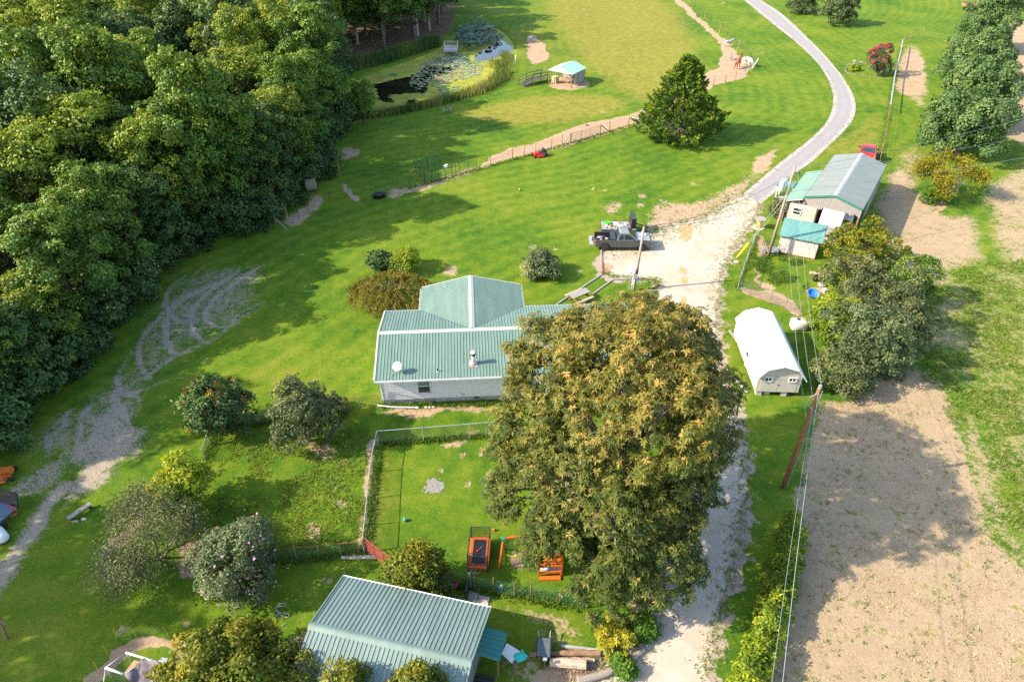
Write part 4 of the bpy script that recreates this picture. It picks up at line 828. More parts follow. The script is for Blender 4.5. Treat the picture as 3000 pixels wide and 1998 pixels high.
def foliage(seed, lobes, ncl, cr, nl, L, asp=.5, shell=(.72,1.0), tone=(.5,.2), top=0.0, flat=.7, droop=0.0, updir=.55, up=-.35, jitter=.55):
    """leaf clumps over the lobes of a crown; returns leaf quads, tints and clump centres"""
    R = np.random.default_rng(seed); cc, dd = cluster_centres(R, lobes, ncl, shell, up); N = ncl*nl
    rr = cr*R.uniform(.65, 1.3, ncl); ci = np.repeat(np.arange(ncl), nl)
    o = unit(R.normal(size=(N, 3)) + dd[ci]*.7 + [0, 0, .25]); rad = R.uniform(.35, 1.0, N)**.6
    P = cc[ci] + o*(rr[ci]*rad)[:, None]*[1, 1, flat]
    nrm = unit(o*.55 + dd[ci]*.3 + [0, 0, updir] + R.normal(size=(N, 3))*jitter)
    ax = R.normal(size=(N, 3)) + o*.8 - np.array([0, 0, droop]); ax = ax - nrm*(ax*nrm).sum(1, keepdims=True)
    l = L*R.uniform(.65, 1.35, N); Q = leaf_quads(P, ax, nrm, l, l*asp)
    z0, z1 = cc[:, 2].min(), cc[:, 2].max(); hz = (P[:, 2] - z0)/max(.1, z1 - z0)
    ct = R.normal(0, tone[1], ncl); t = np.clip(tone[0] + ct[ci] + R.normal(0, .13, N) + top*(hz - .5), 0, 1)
    return Q, t, cc
def rosettes(seed, lobes, ncl, per, nro, L, tone, top, off=1.0):
    """big drooping leaves set in whorls at the twig ends"""
    R = np.random.default_rng(seed); cc, dd = cluster_centres(R, lobes, ncl, (.70, 1.12), -.55)
    ci = np.repeat(np.arange(ncl), nro); M = len(ci); o = unit(R.normal(size=(M, 3))*.9 + dd[ci]*.9 + [0, 0, .3])
    tip = cc[ci] + o*R.uniform(.25, .85, M)[:, None]*off; axis = unit(o*.6 + [0, 0, .75] + R.normal(size=(M, 3))*.25)
    ri = np.repeat(np.arange(M), per); N = len(ri); a = axis[ri]; t0 = unit(np.cross(a, R.normal(size=(M, 3))[ri])); t1 = np.cross(a, t0)
    th = np.tile(np.arange(per)*2*np.pi/per, M) + R.normal(0, .25, N); rad = t0*np.cos(th)[:, None] + t1*np.sin(th)[:, None]
    el = R.uniform(-.35, .55, N); ax = unit(rad + a*el[:, None] - np.array([0, 0, .15])); nrm = unit(a - ax*(a*ax).sum(1, keepdims=True) + R.normal(size=(N, 3))*.12)
    l = L*R.uniform(.7, 1.25, N); sd = np.cross(ax, nrm); w = (l*.17)[:, None]; l_ = l[:, None]; P = tip[ri]
    dn = np.array([0, 0, -1.])*(l*R.uniform(.08, .30, N))[:, None]
    m1 = P + ax*l_*.55 + nrm*l_*.05; tp = P + ax*l_ + dn
    Q = np.stack([np.stack([P, m1 + sd*w + nrm*w*.45, tp, m1], 1), np.stack([P, m1, tp, m1 - sd*w + nrm*w*.45], 1)], 1).reshape(-1, 4, 3)
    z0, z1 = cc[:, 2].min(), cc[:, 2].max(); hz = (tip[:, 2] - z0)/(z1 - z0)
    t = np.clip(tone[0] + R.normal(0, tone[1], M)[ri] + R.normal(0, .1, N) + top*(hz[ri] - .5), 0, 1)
    return Q, np.repeat(t, 2), cc
def limbs(seed, h, r, targets, nlimb=12, fork=.35, lean=(0, 0), sub=2):
    """a tapered trunk with limbs that reach for clump centres"""
    R = random.Random(seed); b = MB(); top = Vector((lean[0], lean[1], h)); tr = [Vector((0,0,-.15)), Vector((0,0,.0)), top*.35 + Vector((R.uniform(-.1,.1), R.uniform(-.1,.1), 0)), top*.7 + Vector((R.uniform(-.15,.15), R.uniform(-.15,.15), 0)), top]
    b.tube(tr, [r*1.5, r*1.15, r*.85, r*.55, r*.16], 8)
    T = list(targets); R.shuffle(T)
    for p in T[:nlimb]:
        p = Vector(p)*.90; s = R.uniform(fork, .85); o = top*s
        if p.z < o.z: s = max(.12, (p.z/h)*.75); o = top*s
        m = o.lerp(p, .5) + Vector((R.uniform(-.3,.3), R.uniform(-.3,.3), R.uniform(.0,.5)))*.6; rr = r*(1 - s*.75)*.55
        b.tube([o, m, p], [rr, rr*.6, rr*.15], 5)
        for _ in range(sub):
            q = m.lerp(p, R.uniform(.1, .7)); e = q + (p - o)*R.uniform(.1,.25) + Vector((R.uniform(-1,1), R.uniform(-1,1), R.uniform(-.2,.5)))*(p - o).length*.15; b.tube([q, e], [rr*.4, rr*.08], 4)
    return b
def tree(name, label, cat, loc, crown, trunk, leaf, bark, group=None, rz=0, extra=(), cname='crown', scale=1):
    t = thing(name, label, cat, (loc[0], loc[1], 0), rz, group); t.scale = (scale,)*3
    if trunk: trunk.build('trunk', bark, t, True)
    link(cname, arr_mesh(cname, crown[0], 4, leaf, crown[1]), t)
    for nm, q, mt in extra: link(nm, arr_mesh(nm, q[0], 4, mt, q[1]), t)
    return t
def blobs(seed, R0, H0, z0, n, r, sq=1.0, ell=1.0):
    """lobes of a crown: an uneven pile of ellipsoids filling radius R0, from z0 up to H0"""
    R = random.Random(seed); out = [((0, 0, z0 + (H0 - z0)*.52), (R0*.62, R0*.62*ell, (H0 - z0)*.40))]
    for k in range(n):
        a = 2*PI*(k*.618 + R.uniform(-.05,.05)); f = R.uniform(.0, 1); z = z0 + (H0 - z0)*(.12 + .78*((k + .5)/n)); zz = (z - z0)/(H0 - z0)
        rm = R0*math.sqrt(max(.05, 1 - (abs(zz - .42)/.62)**2*sq)); d = max(0, rm - r*.75)*R.uniform(.62, 1.16); q = r*R.uniform(.55, 1.3)
        out.append(((d*math.cos(a), d*math.sin(a)*ell, z), (q, q, q*.85)))
    return out

# the wood on the left: seven kinds of crown, each tree its own copy
protos = []
for k, (R0, H0, z0, nlo, lr, lf, tone, lab) in enumerate([
        (4.6, 16.0, 2.2, 16, 1.75, L_oak, (.50,.20), 'tall green broadleaf tree crowded inside the dense wood'),
        (4.1, 18.0, 2.8, 15, 1.6, L_oaky, (.48,.22), 'tall yellow green broadleaf tree rising from the dense wood'),
        (5.0, 15.0, 1.8, 18, 1.8, L_oakb, (.50,.20), 'spreading blue green broadleaf tree in the dense wood'),
        (3.6, 17.0, 2.6, 14, 1.5, L_oak, (.60,.22), 'slender green tree with a ragged crown in the dense wood'),
        (4.4, 14.0, 1.5, 16, 1.7, L_oaky, (.36,.20), 'lower olive green tree with clumped leaves in the dense wood')]):
    lo_ = blobs(40+k, R0, H0, z0, nlo + 10, lr*.84); cr = foliage(60+k, lo_, 235, .82, 72, .34, .55, shell=(.62,1.12), tone=tone, top=.48, flat=.62)  # top: yellow sunlit crown tops painted into the leaf tint
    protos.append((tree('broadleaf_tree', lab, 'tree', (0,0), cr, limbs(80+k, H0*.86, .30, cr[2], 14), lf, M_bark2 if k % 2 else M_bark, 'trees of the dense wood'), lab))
def wood_ok(x, y): return sd_poly(np.array([x]), np.array([y]), FOREST)[0]
pts = []; Rw = random.Random(11)
edge_p = [(70,1225),(150,1150),(225,1070),(300,995),(370,920),(430,850),(490,790),(560,730),(640,690),(700,665),(770,640),(830,600),(880,555),(930,500),(965,455),(985,405),(985,345),(965,290),(960,235)]
for u, v in edge_p:
    p = at(u-40, v-12); pts.append((p.x, p.y))
tries = 0
while len(pts) < 205 and tries < 60000:
    tries += 1; y = Rw.uniform(24, 188); x = Rw.uniform(-140, -6)
    if x < -.80*(y*.804+19.6) - 3 - (10 if y < 80 else 0): continue
    if wood_ok(x, y) > -1.6: continue
    if any((x-a)**2 + (y-b)**2 < (4.7 if y < 110 else 5.6)**2 for a, b in pts): continue
    pts.append((x, y))
pts += [(-47.6,27),(-46.4,21.5),(-47.2,15.5),(-49,33),(-46.5,11)]         # trees beside the frame that shade the lower lawn
used = [False]*5
ORD = 'first second third fourth fifth sixth seventh eighth ninth tenth eleventh twelfth thirteenth fourteenth fifteenth sixteenth seventeenth eighteenth nineteenth twentieth twenty-first twenty-second'.split()
for i, (x, y) in enumerate(pts):
    k = Rw.choice([0,0,1,1,2,3,4]) if i >= len(edge_p) else [0,2,4,0,3][i % 5]; s = Rw.uniform(.82, 1.12)
    if x > -80 and not (y < 34 and x < -43.4): s *= .60 + .40*min(1, max(0, (y - 32)/34))
    if i < len(edge_p): s *= .9
    if not used[k]:
        used[k] = True; r = protos[k][0]; r.location = (x, y, 0); r.rotation_euler = (0,0,Rw.uniform(0,6.3)); r.scale = (s, s, s*Rw.uniform(.92,1.1))
    else: r = dup(protos[k][0], (x, y, 0), Rw.uniform(0, 6.3), scale=(s, s, s*Rw.uniform(.92, 1.1)))
    r['label'] = protos[k][1] if i >= len(edge_p) else 'front row tree of the dense wood, ' + ORD[len(edge_p)-1-i] + ' along the lawn edge from the pond'
for k in range(5):
    if not used[k]: protos[k][0].location = (-60, 40+9*k, 0)
# low bushes hiding the wood's edge
sh = [(0,0,1.0)]
ub = foliage(301, blobs(301, 2.3, 2.9, .1, 9, .95), 75, .62, 60, .26, .55, tone=(.35,.2), top=.3)
usb = tree('undergrowth_bush', 'dark green bush along the foot of the dense wood', 'bush', (0,0), ub, limbs(301, 2.2, .07, ub[2], 8), L_oakb, M_bark, 'bushes at the edge of the wood')
fr_ = True
for i, (u, v) in enumerate([(20,1290),(95,1200),(160,1135),(215,1070),(260,1020),(315,975),(370,915),(410,870),(455,820),(505,775),(560,728),(615,702),(665,685),(720,668),(770,652),(845,600),(895,545),(930,515),(965,470),(990,425),(1000,380),(1003,335)]):
    p = at(u - Rw.uniform(0, 25), v - Rw.uniform(0, 14)); s = Rw.uniform(.75, 1.3)
    lb_ = 'low bush hiding the foot of the wood, ' + ORD[21-i] + ' along the lawn edge from the pond'
    if fr_: usb['label'] = lb_; usb.location = (p.x, p.y, 0); usb.scale = (s,)*3; fr_ = False
    else: dup(usb, (p.x, p.y, 0), Rw.uniform(0, 6.3), lb_, scale=(s, s, s*Rw.uniform(.8,1.2)))
# trees with visible trunks on the far bank
for i, (u, v, s, lab, bk) in enumerate([(1124,108,1.0,'tree with a stout dark trunk on the leaf covered pond bank',M_bark),(1222,106,.9,'tree with a pale grey trunk on the leaf covered pond bank',M_bark2),(1285,72,.9,'tree with a thin dark trunk at the far corner of the pond bank',M_bark),(1040,70,1.0,'dense tree at the edge of the wood above the pond bank',M_bark),(1160,40,1.0,'tree standing behind the two trunks on the pond bank',M_bark)]):
    cr = foliage(400+i, blobs(400+i, 5.0, 14, 4.2, 16, 1.8), 170, 1.0, 80, .36, .55, tone=(.42,.2), top=.3); lb = limbs(400+i, 12, .42*s, cr[2], 14)
    p = at(u, v); tree('broadleaf_tree', lab, 'tree', (p.x, p.y), cr, lb, (L_oak, L_oakb)[i % 2], bk, rz=i)

# the big chestnut beside the drive
cx, cy = 5.7, 26.0
clob = [((0,0,7.8),(3.7,4.3,4.0)), ((-3.2,-1.2,5.6),(3.3,3.4,3.0)), ((3.0,1.2,7.2),(3.0,3.2,3.0)), ((0.4,4.2,9.0),(3.4,3.2,3.2)), ((-2.8,3.2,8.4),(2.8,2.8,2.8)), ((2.8,4.8,9.2),(2.7,2.5,2.5)), ((-2.9,4.4,9.6),(2.3,2.1,2.0)), ((4.3,2.8,8.4),(2.0,2.1,2.1)), ((-.4,-3.6,5.6),(3.2,2.8,2.9)), ((.4,.6,11.6),(3.0,3.0,2.2)),
        ((-4.2,-1.3,4.3),(2.0,2.0,1.9)), ((1.6,-4.9,3.5),(1.9,1.8,1.7)), ((-1.3,-4.9,3.2),(1.6,1.4,1.3)), ((2.7,-1.6,5.4),(2.0,2.1,2.1)), ((-3.6,1.0,7.6),(2.6,2.6,2.5)), ((1.6,-1.6,10.6),(2.6,2.6,2.2)), ((3.4,3.6,10.2),(1.8,1.8,1.7)), ((-1.0,-5.9,2.3),(1.2,1.0,1.0)), ((1.0,-5.0,2.8),(1.3,1.1,1.1)), ((1.7,-3.6,4.4),(1.6,1.6,1.5)), ((-3.0,-4.0,3.2),(1.7,1.4,1.3)), ((1.6,6.4,10.4),(1.4,1.2,1.3)), ((-1.6,5.6,9.8),(1.4,1.3,1.4)), ((4.1,5.4,8.6),(1.4,1.3,1.3))]
cr = rosettes(501, clob, 900, 8, 21, .25, (.31,.20), .58)  # golden towards the top: leaf colour with sun glint painted in
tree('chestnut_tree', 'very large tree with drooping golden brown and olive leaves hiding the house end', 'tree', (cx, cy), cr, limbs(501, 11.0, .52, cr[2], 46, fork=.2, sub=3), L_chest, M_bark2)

# cedar in the meadow
R = np.random.default_rng(520); N = 640; hh = R.uniform(0, 1, N)**1.25; ang = R.uniform(0, 2*np.pi, N); H_ = 9.7
lump = 1 + .16*np.sin(ang*3 + hh*9) + .12*np.sin(ang*7 - hh*15 + 1) + .09*np.sin(hh*30 + ang*2)
prof_r = 4.95*np.interp(hh, [0,.06,.2,.42,.65,.84,1.0],[.82,.98,.98,.74,.46,.24,.03])*R.uniform(.80, 1.06, N)*lump
cc = np.stack([prof_r*np.cos(ang), prof_r*np.sin(ang), .25 + hh*H_], 1); out = np.stack([np.cos(ang), np.sin(ang), np.zeros(N)], 1)
nl = 62; ci = np.repeat(np.arange(N), nl); M = N*nl; sp_ = R.uniform(0, 1, M); side = R.normal(size=(M, 3))*.30
P = cc[ci] + out[ci]*((sp_-.45)*1.05)[:, None] + np.array([0,0,1.])*((sp_-.3)*.62)[:, None] + side*(1.05-sp_)[:, None]
ax = out[ci]*.6 + np.array([0,0,.75]) + R.normal(size=(M,3))*.45; l = .30*R.uniform(.6,1.4,M); nm = unit(R.normal(size=(M,3)) + out[ci]*.6 + [0,0,.5])
Q = leaf_quads(P, ax, nm, l, l*.42); t = np.clip(.38 + R.normal(0,.2,N)[ci] + (sp_-.5)*.45 + R.normal(0,.1,M), 0, 1)
p = at(1986, 400); lb = limbs(520, 10, .28, cc, 40, fork=.05, sub=1)
tree('cedar_tree', 'large dark green cedar with jagged sprays standing alone in the meadow', 'tree', (p.x, p.y), (Q, t), lb, L_cedar, M_bark)

# four round maples by the bare ground
mp_ = [(2870,150,4.6,10.5,'round green tree furthest from the carport, beside the old flatbed wagon'),(2815,265,5.6,9.5,'broadest round green tree with a wide spread above the bare strip'),(2830,370,4.9,9.0,'round green tree in the middle of the row, behind the dead yellow tree'),(2800,455,4.6,7.6,'round green tree touching the dead yellow tree')]
for i, (u, v, r, h, lab) in enumerate(mp_):
    cr = foliage(540+i, blobs(540+i, r, h, .8, 20, 1.7), 230, .85, 90, .30, .7, shell=(.80,1.02), tone=(.5,.17), top=.18, flat=.75, jitter=.4)
    p = at(u, v); tree('maple_tree', lab, 'tree', (p.x, p.y), cr, limbs(540+i, h*.8, .25, cr[2], 12), L_maple, M_bark, 'round trees above the bare field', rz=i*1.3)
# two round bushes at the top of the lane
for i, (u, v, r, h, lab) in enumerate([(2448,72,3.6,5.8,'round grey green bush beside the lane with a long shadow'),(2348,38,3.4,5.0,'round grey green bush at the top edge of the lane bend')]):
    cr = foliage(560+i, blobs(560+i, r, h, .3, 16, 1.3), 180, .7, 80, .28, .6, shell=(.8,1.03), tone=(.5,.18), top=.2); p = at(u, v); tree('round_bush', lab, 'bush', (p.x, p.y), cr, limbs(560+i, h*.7, .12, cr[2], 10), L_grey, M_bark)
# crape myrtle
lo_ = blobs(570, 2.0, 4.8, .5, 12, .85); cr = foliage(570, lo_, 90, .5, 70, .20, .55, tone=(.3,.2)); fl = foliage(571, [((c[0], c[1], c[2]+.12), r) for c, r in lo_ if c[2] > 1.4], 52, .30, 50, .15, .8, shell=(.95,1.12), tone=(.62,.24), up=-.1)
p = at(2567, 222); tree('crape_myrtle', 'crape myrtle shrub covered in bright pink blossom on the lawn', 'shrub', (p.x, p.y), cr, limbs(570, 3.6, .09, cr[2], 10), L_grey, M_bark2, extra=[('blossom', fl, L_pink)])
cr = foliage(575, blobs(575, .95, .8, .05, 5, .4), 30, .32, 60, .16, .55, tone=(.6,.2)); p = at(2501, 208); tree('low_shrub', 'low bright green shrub inside the stone edged bed', 'shrub', (p.x, p.y), cr, None, L_lime, M_bark, cname='foliage')

def bare(seed, H0, R0, r0, levels=4, n0=7, spread=.75, up=.5):
    """bare branching wood"""
    R = random.Random(seed); b = MB(); ends = []
    def grow(p, d, L, r, lv):
        q = p + d*L; m = p.lerp(q, .5) + Vector((R.uniform(-1,1), R.uniform(-1,1), R.uniform(-1,1)))*L*.10
        b.tube([p, m, q], [r, r*.8, r*.55], 5 if lv < 2 else 3)
        if lv >= levels: ends.append(q); return
        for _ in range(3 if lv else n0):
            e = (d + Vector((R.gauss(0, spread), R.gauss(0, spread), R.gauss(up*.25, spread*.6)))).normalized(); grow(p.lerp(q, R.uniform(.55, 1.0)), e, L*R.uniform(.55,.82), r*.52, lv+1)
    for k in range(3): a = 2.1*k + R.uniform(-.4,.4); grow(Vector((R.uniform(-.2,.2), R.uniform(-.2,.2), 0)), Vector((math.cos(a)*.6, math.sin(a)*.6, .8)).normalized(), H0*.36, r0, 0)
    return b, ends
def leaves_on(seed, ends, n, sp, L, tone, asp=.5):
    R = np.random.default_rng(seed); E_ = np.array([tuple(e) for e in ends]); i = R.integers(0, len(E_), n); P = E_[i] + R.normal(0, sp, (n, 3))
    nm = unit(R.normal(size=(n,3))*.7 + [0,0,.7]); ax = R.normal(size=(n,3)); ax = ax - nm*(ax*nm).sum(1, keepdims=True); l = L*R.uniform(.6,1.4,n); return leaf_quads(P, ax, nm, l, l*asp), np.clip(tone[0] + R.normal(0, tone[1], n), 0, 1)
# dead yellow tree under the maples
b, ends = bare(580, 5.6, 4, .16, 3, 4, .55); en2 = [e for e in ends if abs(e.x) > 1.2 or e.z > 4]
p = at(2765, 580); tree('dead_tree', 'half dead tree with bare grey limbs and yellow leaves below the round trees', 'tree', (p.x, p.y), leaves_on(580, en2, 9500, .42, .20, (.62,.22)), b, L_gold, M_bark2)
cr = foliage(585, blobs(585, 1.3, 2.0, .1, 7, .6), 45, .4, 60, .2, .5, tone=(.5,.2)); p = at(2722, 590); tree('green_bush', 'small bright green bush at the foot of the dead yellow tree', 'bush', (p.x, p.y), cr, None, L_weed, M_bark, cname='foliage')

# bushes along the kennel and behind the white shed
def bush(seed, u, v, r, h, nlo, lr, ncl, leaf, lab, name='bush', L=.22, tone=(.5,.2), nl=75, ell=1.0, extra=(), z0=.15, asp=.55, trunk=True, cr=.5, top=.2, shell=(.75,1.04), bark=None):
    lo_ = blobs(seed, r, h, z0, nlo, lr, ell=ell); c_ = foliage(seed, lo_, ncl, cr, nl, L, asp, tone=tone, top=top, shell=shell); p = at(u, v)
    return tree(name, lab, 'bush' if 'tree' not in name else 'tree', (p.x, p.y), c_, limbs(seed, h*.75, .05 + h*.018, c_[2], 12) if trunk else None, leaf, bark or M_bark, extra=extra), lo_
bush(600, 2510, 790, 3.4, 4.6, 14, 1.3, 150, L_gold, 'yellow olive bush between the lean-to shed and the grey green thicket', 'thicket_bush', tone=(.38,.2))
b_, lo_ = bush(601, 2530, 950, 3.7, 5.6, 16, 1.3, 200, L_olive, 'olive thicket with bare grey branches behind the blue pool', 'thicket_bush', tone=(.42,.2), L=.19, nl=85)
bb_, en = bare(601, 5.2, 2, .07, 3, 3, .6); bb_.build('bare_branch', M_bark2, b_)
bush(602, 2645, 880, 2.2, 4.0, 10, 1.0, 90, L_oak, 'green bush on the field side of the olive thicket', 'thicket_bush', tone=(.62,.2), L=.2)
bush(603, 2420, 1000, 1.9, 4.2, 10, .9, 100, L_lime, 'vine covered green and yellow bush beside the white tank', 'thicket_bush', tone=(.28,.25), L=.22)
bush(604, 2520, 1085, 3.3, 5.2, 16, 1.2, 190, L_grey, 'grey green thicket nearest the rust coloured pole', 'thicket_bush', tone=(.42,.2), L=.18, nl=85)
bush(605, 2450, 1150, 1.7, 3.0, 9, .8, 80, L_olive, 'low olive bush right behind the top of the rust coloured pole', 'thicket_bush', tone=(.35,.2), L=.18)
bush(606, 2610, 1010, 2.4, 4.4, 10, 1.0, 100, L_olive, 'dark olive bush at the edge of the green field behind the thicket', 'thicket_bush', tone=(.38,.18), L=.19)
bush(607, 2290, 625, 1.5, 2.0, 7, .7, 60, L_olive, 'dark bush between the lane and the beige room', 'shrub', tone=(.3,.2))
# yard trees
b_, lo_ = bush(610, 652, 1262, 1.95, 3.8, 13, .8, 120, L_oakb, 'dark green small tree with rusty flower plumes above the side fence', 'sumac_tree', L=.26, tone=(.5,.18), asp=.4)
R = np.random.default_rng(611); cc, dd = cluster_centres(R, lo_, 34, (.98,1.06), .1); ci = np.repeat(np.arange(34), 22); P = cc[ci] + R.normal(0,.07,(len(ci),3)) + np.array([0,0,1.])*R.uniform(0,.38,len(ci))[:,None]; l = R.uniform(.1,.2,len(ci))
q = (leaf_quads(P, np.tile([0,0,1.],(len(ci),1)) + R.normal(0,.3,(len(ci),3)), R.normal(size=(len(ci),3)), l, l*.6), R.uniform(0,1,34)[ci]); link('flower_plume', arr_mesh('flower_plume', q[0], 4, L_rust, q[1]), b_, 'stuff')
bush(612, 905, 1292, 1.95, 4.4, 13, .8, 130, L_olive, 'brownish green fruit tree with a dark trunk on bare soil', 'fruit_tree', L=.19, tone=(.34,.22), z0=.8, shell=(.6,1.05))
bush(613, 988, 1208, .75, 1.5, 5, .4, 30, L_olive, 'small olive shrub between the fruit tree and the house corner', 'shrub', L=.15, tone=(.3,.2), cr=.3)
b, ends = bare(614, 5.2, 3.5, .10, 6, 4, .62, .35); p = at(470, 1630)
mx_ = max(max(abs(e.x), abs(e.y)) for e in ends); f_ = 3.5/mx_; b.v = [(x*f_, y*f_, z*min(f_, 1.0)) for x, y, z in b.v]; ends = [Vector((e.x*f_, e.y*f_, e.z*min(f_, 1.0))) for e in ends]; print('BARE', mx_, max(e.z for e in ends), len(ends))
tree('bare_tree', 'wide nearly bare tree with fine grey brown twigs beside the dirt track', 'tree', (p.x, p.y), leaves_on(614, ends, 17000, .34, .12, (.42,.3)), b, L_olive, mat('grey_brown_twigs', (.27,.205,.15), .95, var=.3, scale=5))
bush(615, 560, 1490, 1.7, 3.6, 11, .75, 85, L_lime, 'bright yellow green small tree standing behind the bare tree', 'yellow_tree', tone=(.52,.22), z0=.6, L=.2)
b_, lo_ = bush(616, 705, 1700, 2.15, 3.4, 14, .9, 170, L_grey, 'large round green bush dotted with mauve flowers', 'flowering_bush', L=.16, tone=(.52,.18), nl=85)
q = foliage(617, lo_, 40, .5, 2, .15, .9, shell=(1.0,1.1), tone=(.5,.3), up=.0); link('flower', arr_mesh('flower', q[0], 4, L_pinkf, q[1]), b_, 'stuff')
lo_ = blobs(618, .85, 1.3, .1, 6, .4); q = foliage(619, [((c[0]-.05, c[1]-.15, c[2]+.1), r) for c, r in lo_], 26, .17, 34, .12, .9, shell=(1.0,1.12), tone=(.5,.3), up=.0); p = at(652, 1728)
tree('hydrangea', 'low shrub with cream flower heads in front of the mauve flowered bush', 'shrub', (p.x, p.y), foliage(618, lo_, 40, .3, 55, .16, .6, tone=(.4,.2)), None, L_weed, M_bark, extra=[('flower_head', q, L_flower)], cname='foliage')
bush(620, 1236, 1722, 1.45, 2.9, 11, .65, 110, L_gold, 'small dark gold green tree growing beside the red gate', 'yard_tree', L=.17, tone=(.18,.18), z0=.5)
cr = rosettes(622, blobs(622, 1.15, 1.0, .05, 10, .38), 60, 7, 6, .20, (.50,.2), .3, .35); p = at(1800, 1880); tree('yellow_shrub', 'broad leaved yellow shrub near the logs beside the gravel drive', 'shrub', (p.x, p.y), cr, None, leafmat('yellow_broad_leaves', [(.10,.16,.012),(.24,.27,.014),(.42,.36,.02),(.50,.40,.03)]), M_bark, cname='foliage')
bush(623, 1885, 1850, .45, .45, 6, .45, 45, L_weed, 'low green weeds between the yellow shrub and the gravel drive', 'weed_clump', L=.18, trunk=False, cr=.22)
bush(625, 1822, 1958, .45, .35, 6, .35, 34, L_weed, 'green weeds on the drive side of the long curved log', 'weed_clump', L=.16, trunk=False, cr=.22)
bush(626, 690, 2068, 2.9, 4.4, 18, .95, 210, L_gold, 'golden green tree in front of the barn corner', 'gold_tree', L=.20, tone=(.27,.22), nl=85, z0=.8)
bush(627, 872, 2040, 1.3, 3.2, 10, .6, 80, L_gold, 'dark gold small tree between the golden tree and the barn eave', 'gold_tree', L=.18, tone=(.16,.18), z0=.5)
bush(628, 1040, 2090, 1.0, 4.4, 8, .5, 55, L_gold, 'thin treetop rising in front of the barn roof near the golden tree', 'slim_tree', L=.17, tone=(.2,.2), z0=.8)
bush(629, 1235, 2110, 1.15, 4.6, 8, .5, 60, L_gold, 'thin treetop rising in front of the barn ridge', 'slim_tree', L=.17, tone=(.2,.2), z0=.8)
# lawn shrubs
bush(630, 1185, 790, 1.35, 1.9, 9, .6, 70, L_lime, 'rounded yellow green shrub behind the weeping tree', 'shrub', tone=(.38,.2), L=.17)
b_, lo_ = bush(631, 1122, 785, 1.0, 1.5, 7, .5, 45, L_oakb, 'dark leafy plant with orange flowers beside the yellow green shrub', 'shrub', tone=(.4,.2), L=.22)
q = foliage(632, lo_, 7, .12, 4, .14, .9, shell=(1,1.1), tone=(.2,.1), up=.2); link('flower', arr_mesh('flower', q[0], 4, L_rust, q[1]), b_, 'stuff')
R = np.random.default_rng(633); n = 260; a = R.uniform(0, 6.283, n); rr = np.sqrt(R.uniform(.02,1,n))*2.9; top_ = 2.75 - .12*rr**2; drop = R.uniform(.4, 1.7, n); m_ = 46; ci = np.repeat(np.arange(n), m_); s = R.uniform(0,1,n*m_)
P = np.stack([rr[ci]*np.cos(a[ci])*1.25*(1+.08*s), rr[ci]*np.sin(a[ci])*(1+.08*s), np.maximum(.08, top_[ci]-drop[ci]*s)], 1) + R.normal(0,.09,(n*m_,3)); l = R.uniform(.10,.24,n*m_)
q = (leaf_quads(P, np.tile([0,0,-1.],(n*m_,1)) + R.normal(0,.5,(n*m_,3)), unit(R.normal(size=(n*m_,3)) + [0,0,.4]), l, l*.45), np.clip(.40 + R.normal(0,.2,n)[ci] + R.normal(0,.12,n*m_), 0, 1))
p = at(1150, 895); b = limbs(633, 2.5, .12, np.stack([rr*np.cos(a)*1.25, rr*np.sin(a), top_], 1), 34, fork=.5, sub=2)
tree('weeping_tree', 'low weeping tree with trailing golden brown branches at the house gable', 'tree', (p.x, p.y), q, b, leafmat('weeping_leaves', [(0.109,0.122,0.020),(0.192,0.173,0.028),(0.282,0.211,0.045),(0.371,0.243,0.077)]), M_bark)
b_, lo_ = bush(634, 1585, 805, 1.65, 2.0, 11, .7, 95, L_grey, 'round mixed shrub on the front lawn with pale striped leaves on one flank', 'shrub', tone=(.45,.2), L=.17)
q = foliage(635, [((-1.0,-.3,.8),(.75,.7,.75))], 34, .3, 45, .24, .25, shell=(.9,1.1), tone=(.5,.3)); link('striped_foliage', arr_mesh('striped_foliage', q[0], 4, leafmat('striped_leaves', [(.25,.28,.09),(.5,.48,.24)]), q[1]), b_, 'stuff')
# young tree on the near pond bank
bush(636, 1070, 362, 1.9, 5.8, 14, .75, 120, L_oak, 'young slender tree with pale leaves on the near pond bank', 'pond_tree', tone=(.72,.2), z0=1.0, L=.24, nl=60)
# the vine hedge down the field fence
R = np.random.default_rng(640); lo_ = []
for u, v, r, h in [(2308,1560,.45,1.5),(2305,1610,.6,1.7),(2292,1660,.6,1.6),(2280,1710,.65,1.7),(2268,1760,.6,1.6),(2255,1810,.6,1.5),(2245,1860,.55,1.5),(2225,1910,.6,1.6),(2205,1950,.65,1.6),(2190,1990,.65,1.7),(2180,2040,.6,1.6)]:
    p = at(u, v); lo_.append(((p.x, p.y, h*.5), (r, .75, h*.55)))
o_ = np.array(lo_[0][0]); o_[2] = 0; lo_ = [(tuple(np.array(c) - o_), r) for c, r in lo_]; cr = foliage(640, lo_, 210, .36, 62, .20, .55, tone=(.38,.26), shell=(.7,1.05)); t = tree('vine_hedge', 'straggling green and yellow vine hedge along the bare field edge', 'hedge', o_, cr, None, L_lime, M_bark, cname='foliage')

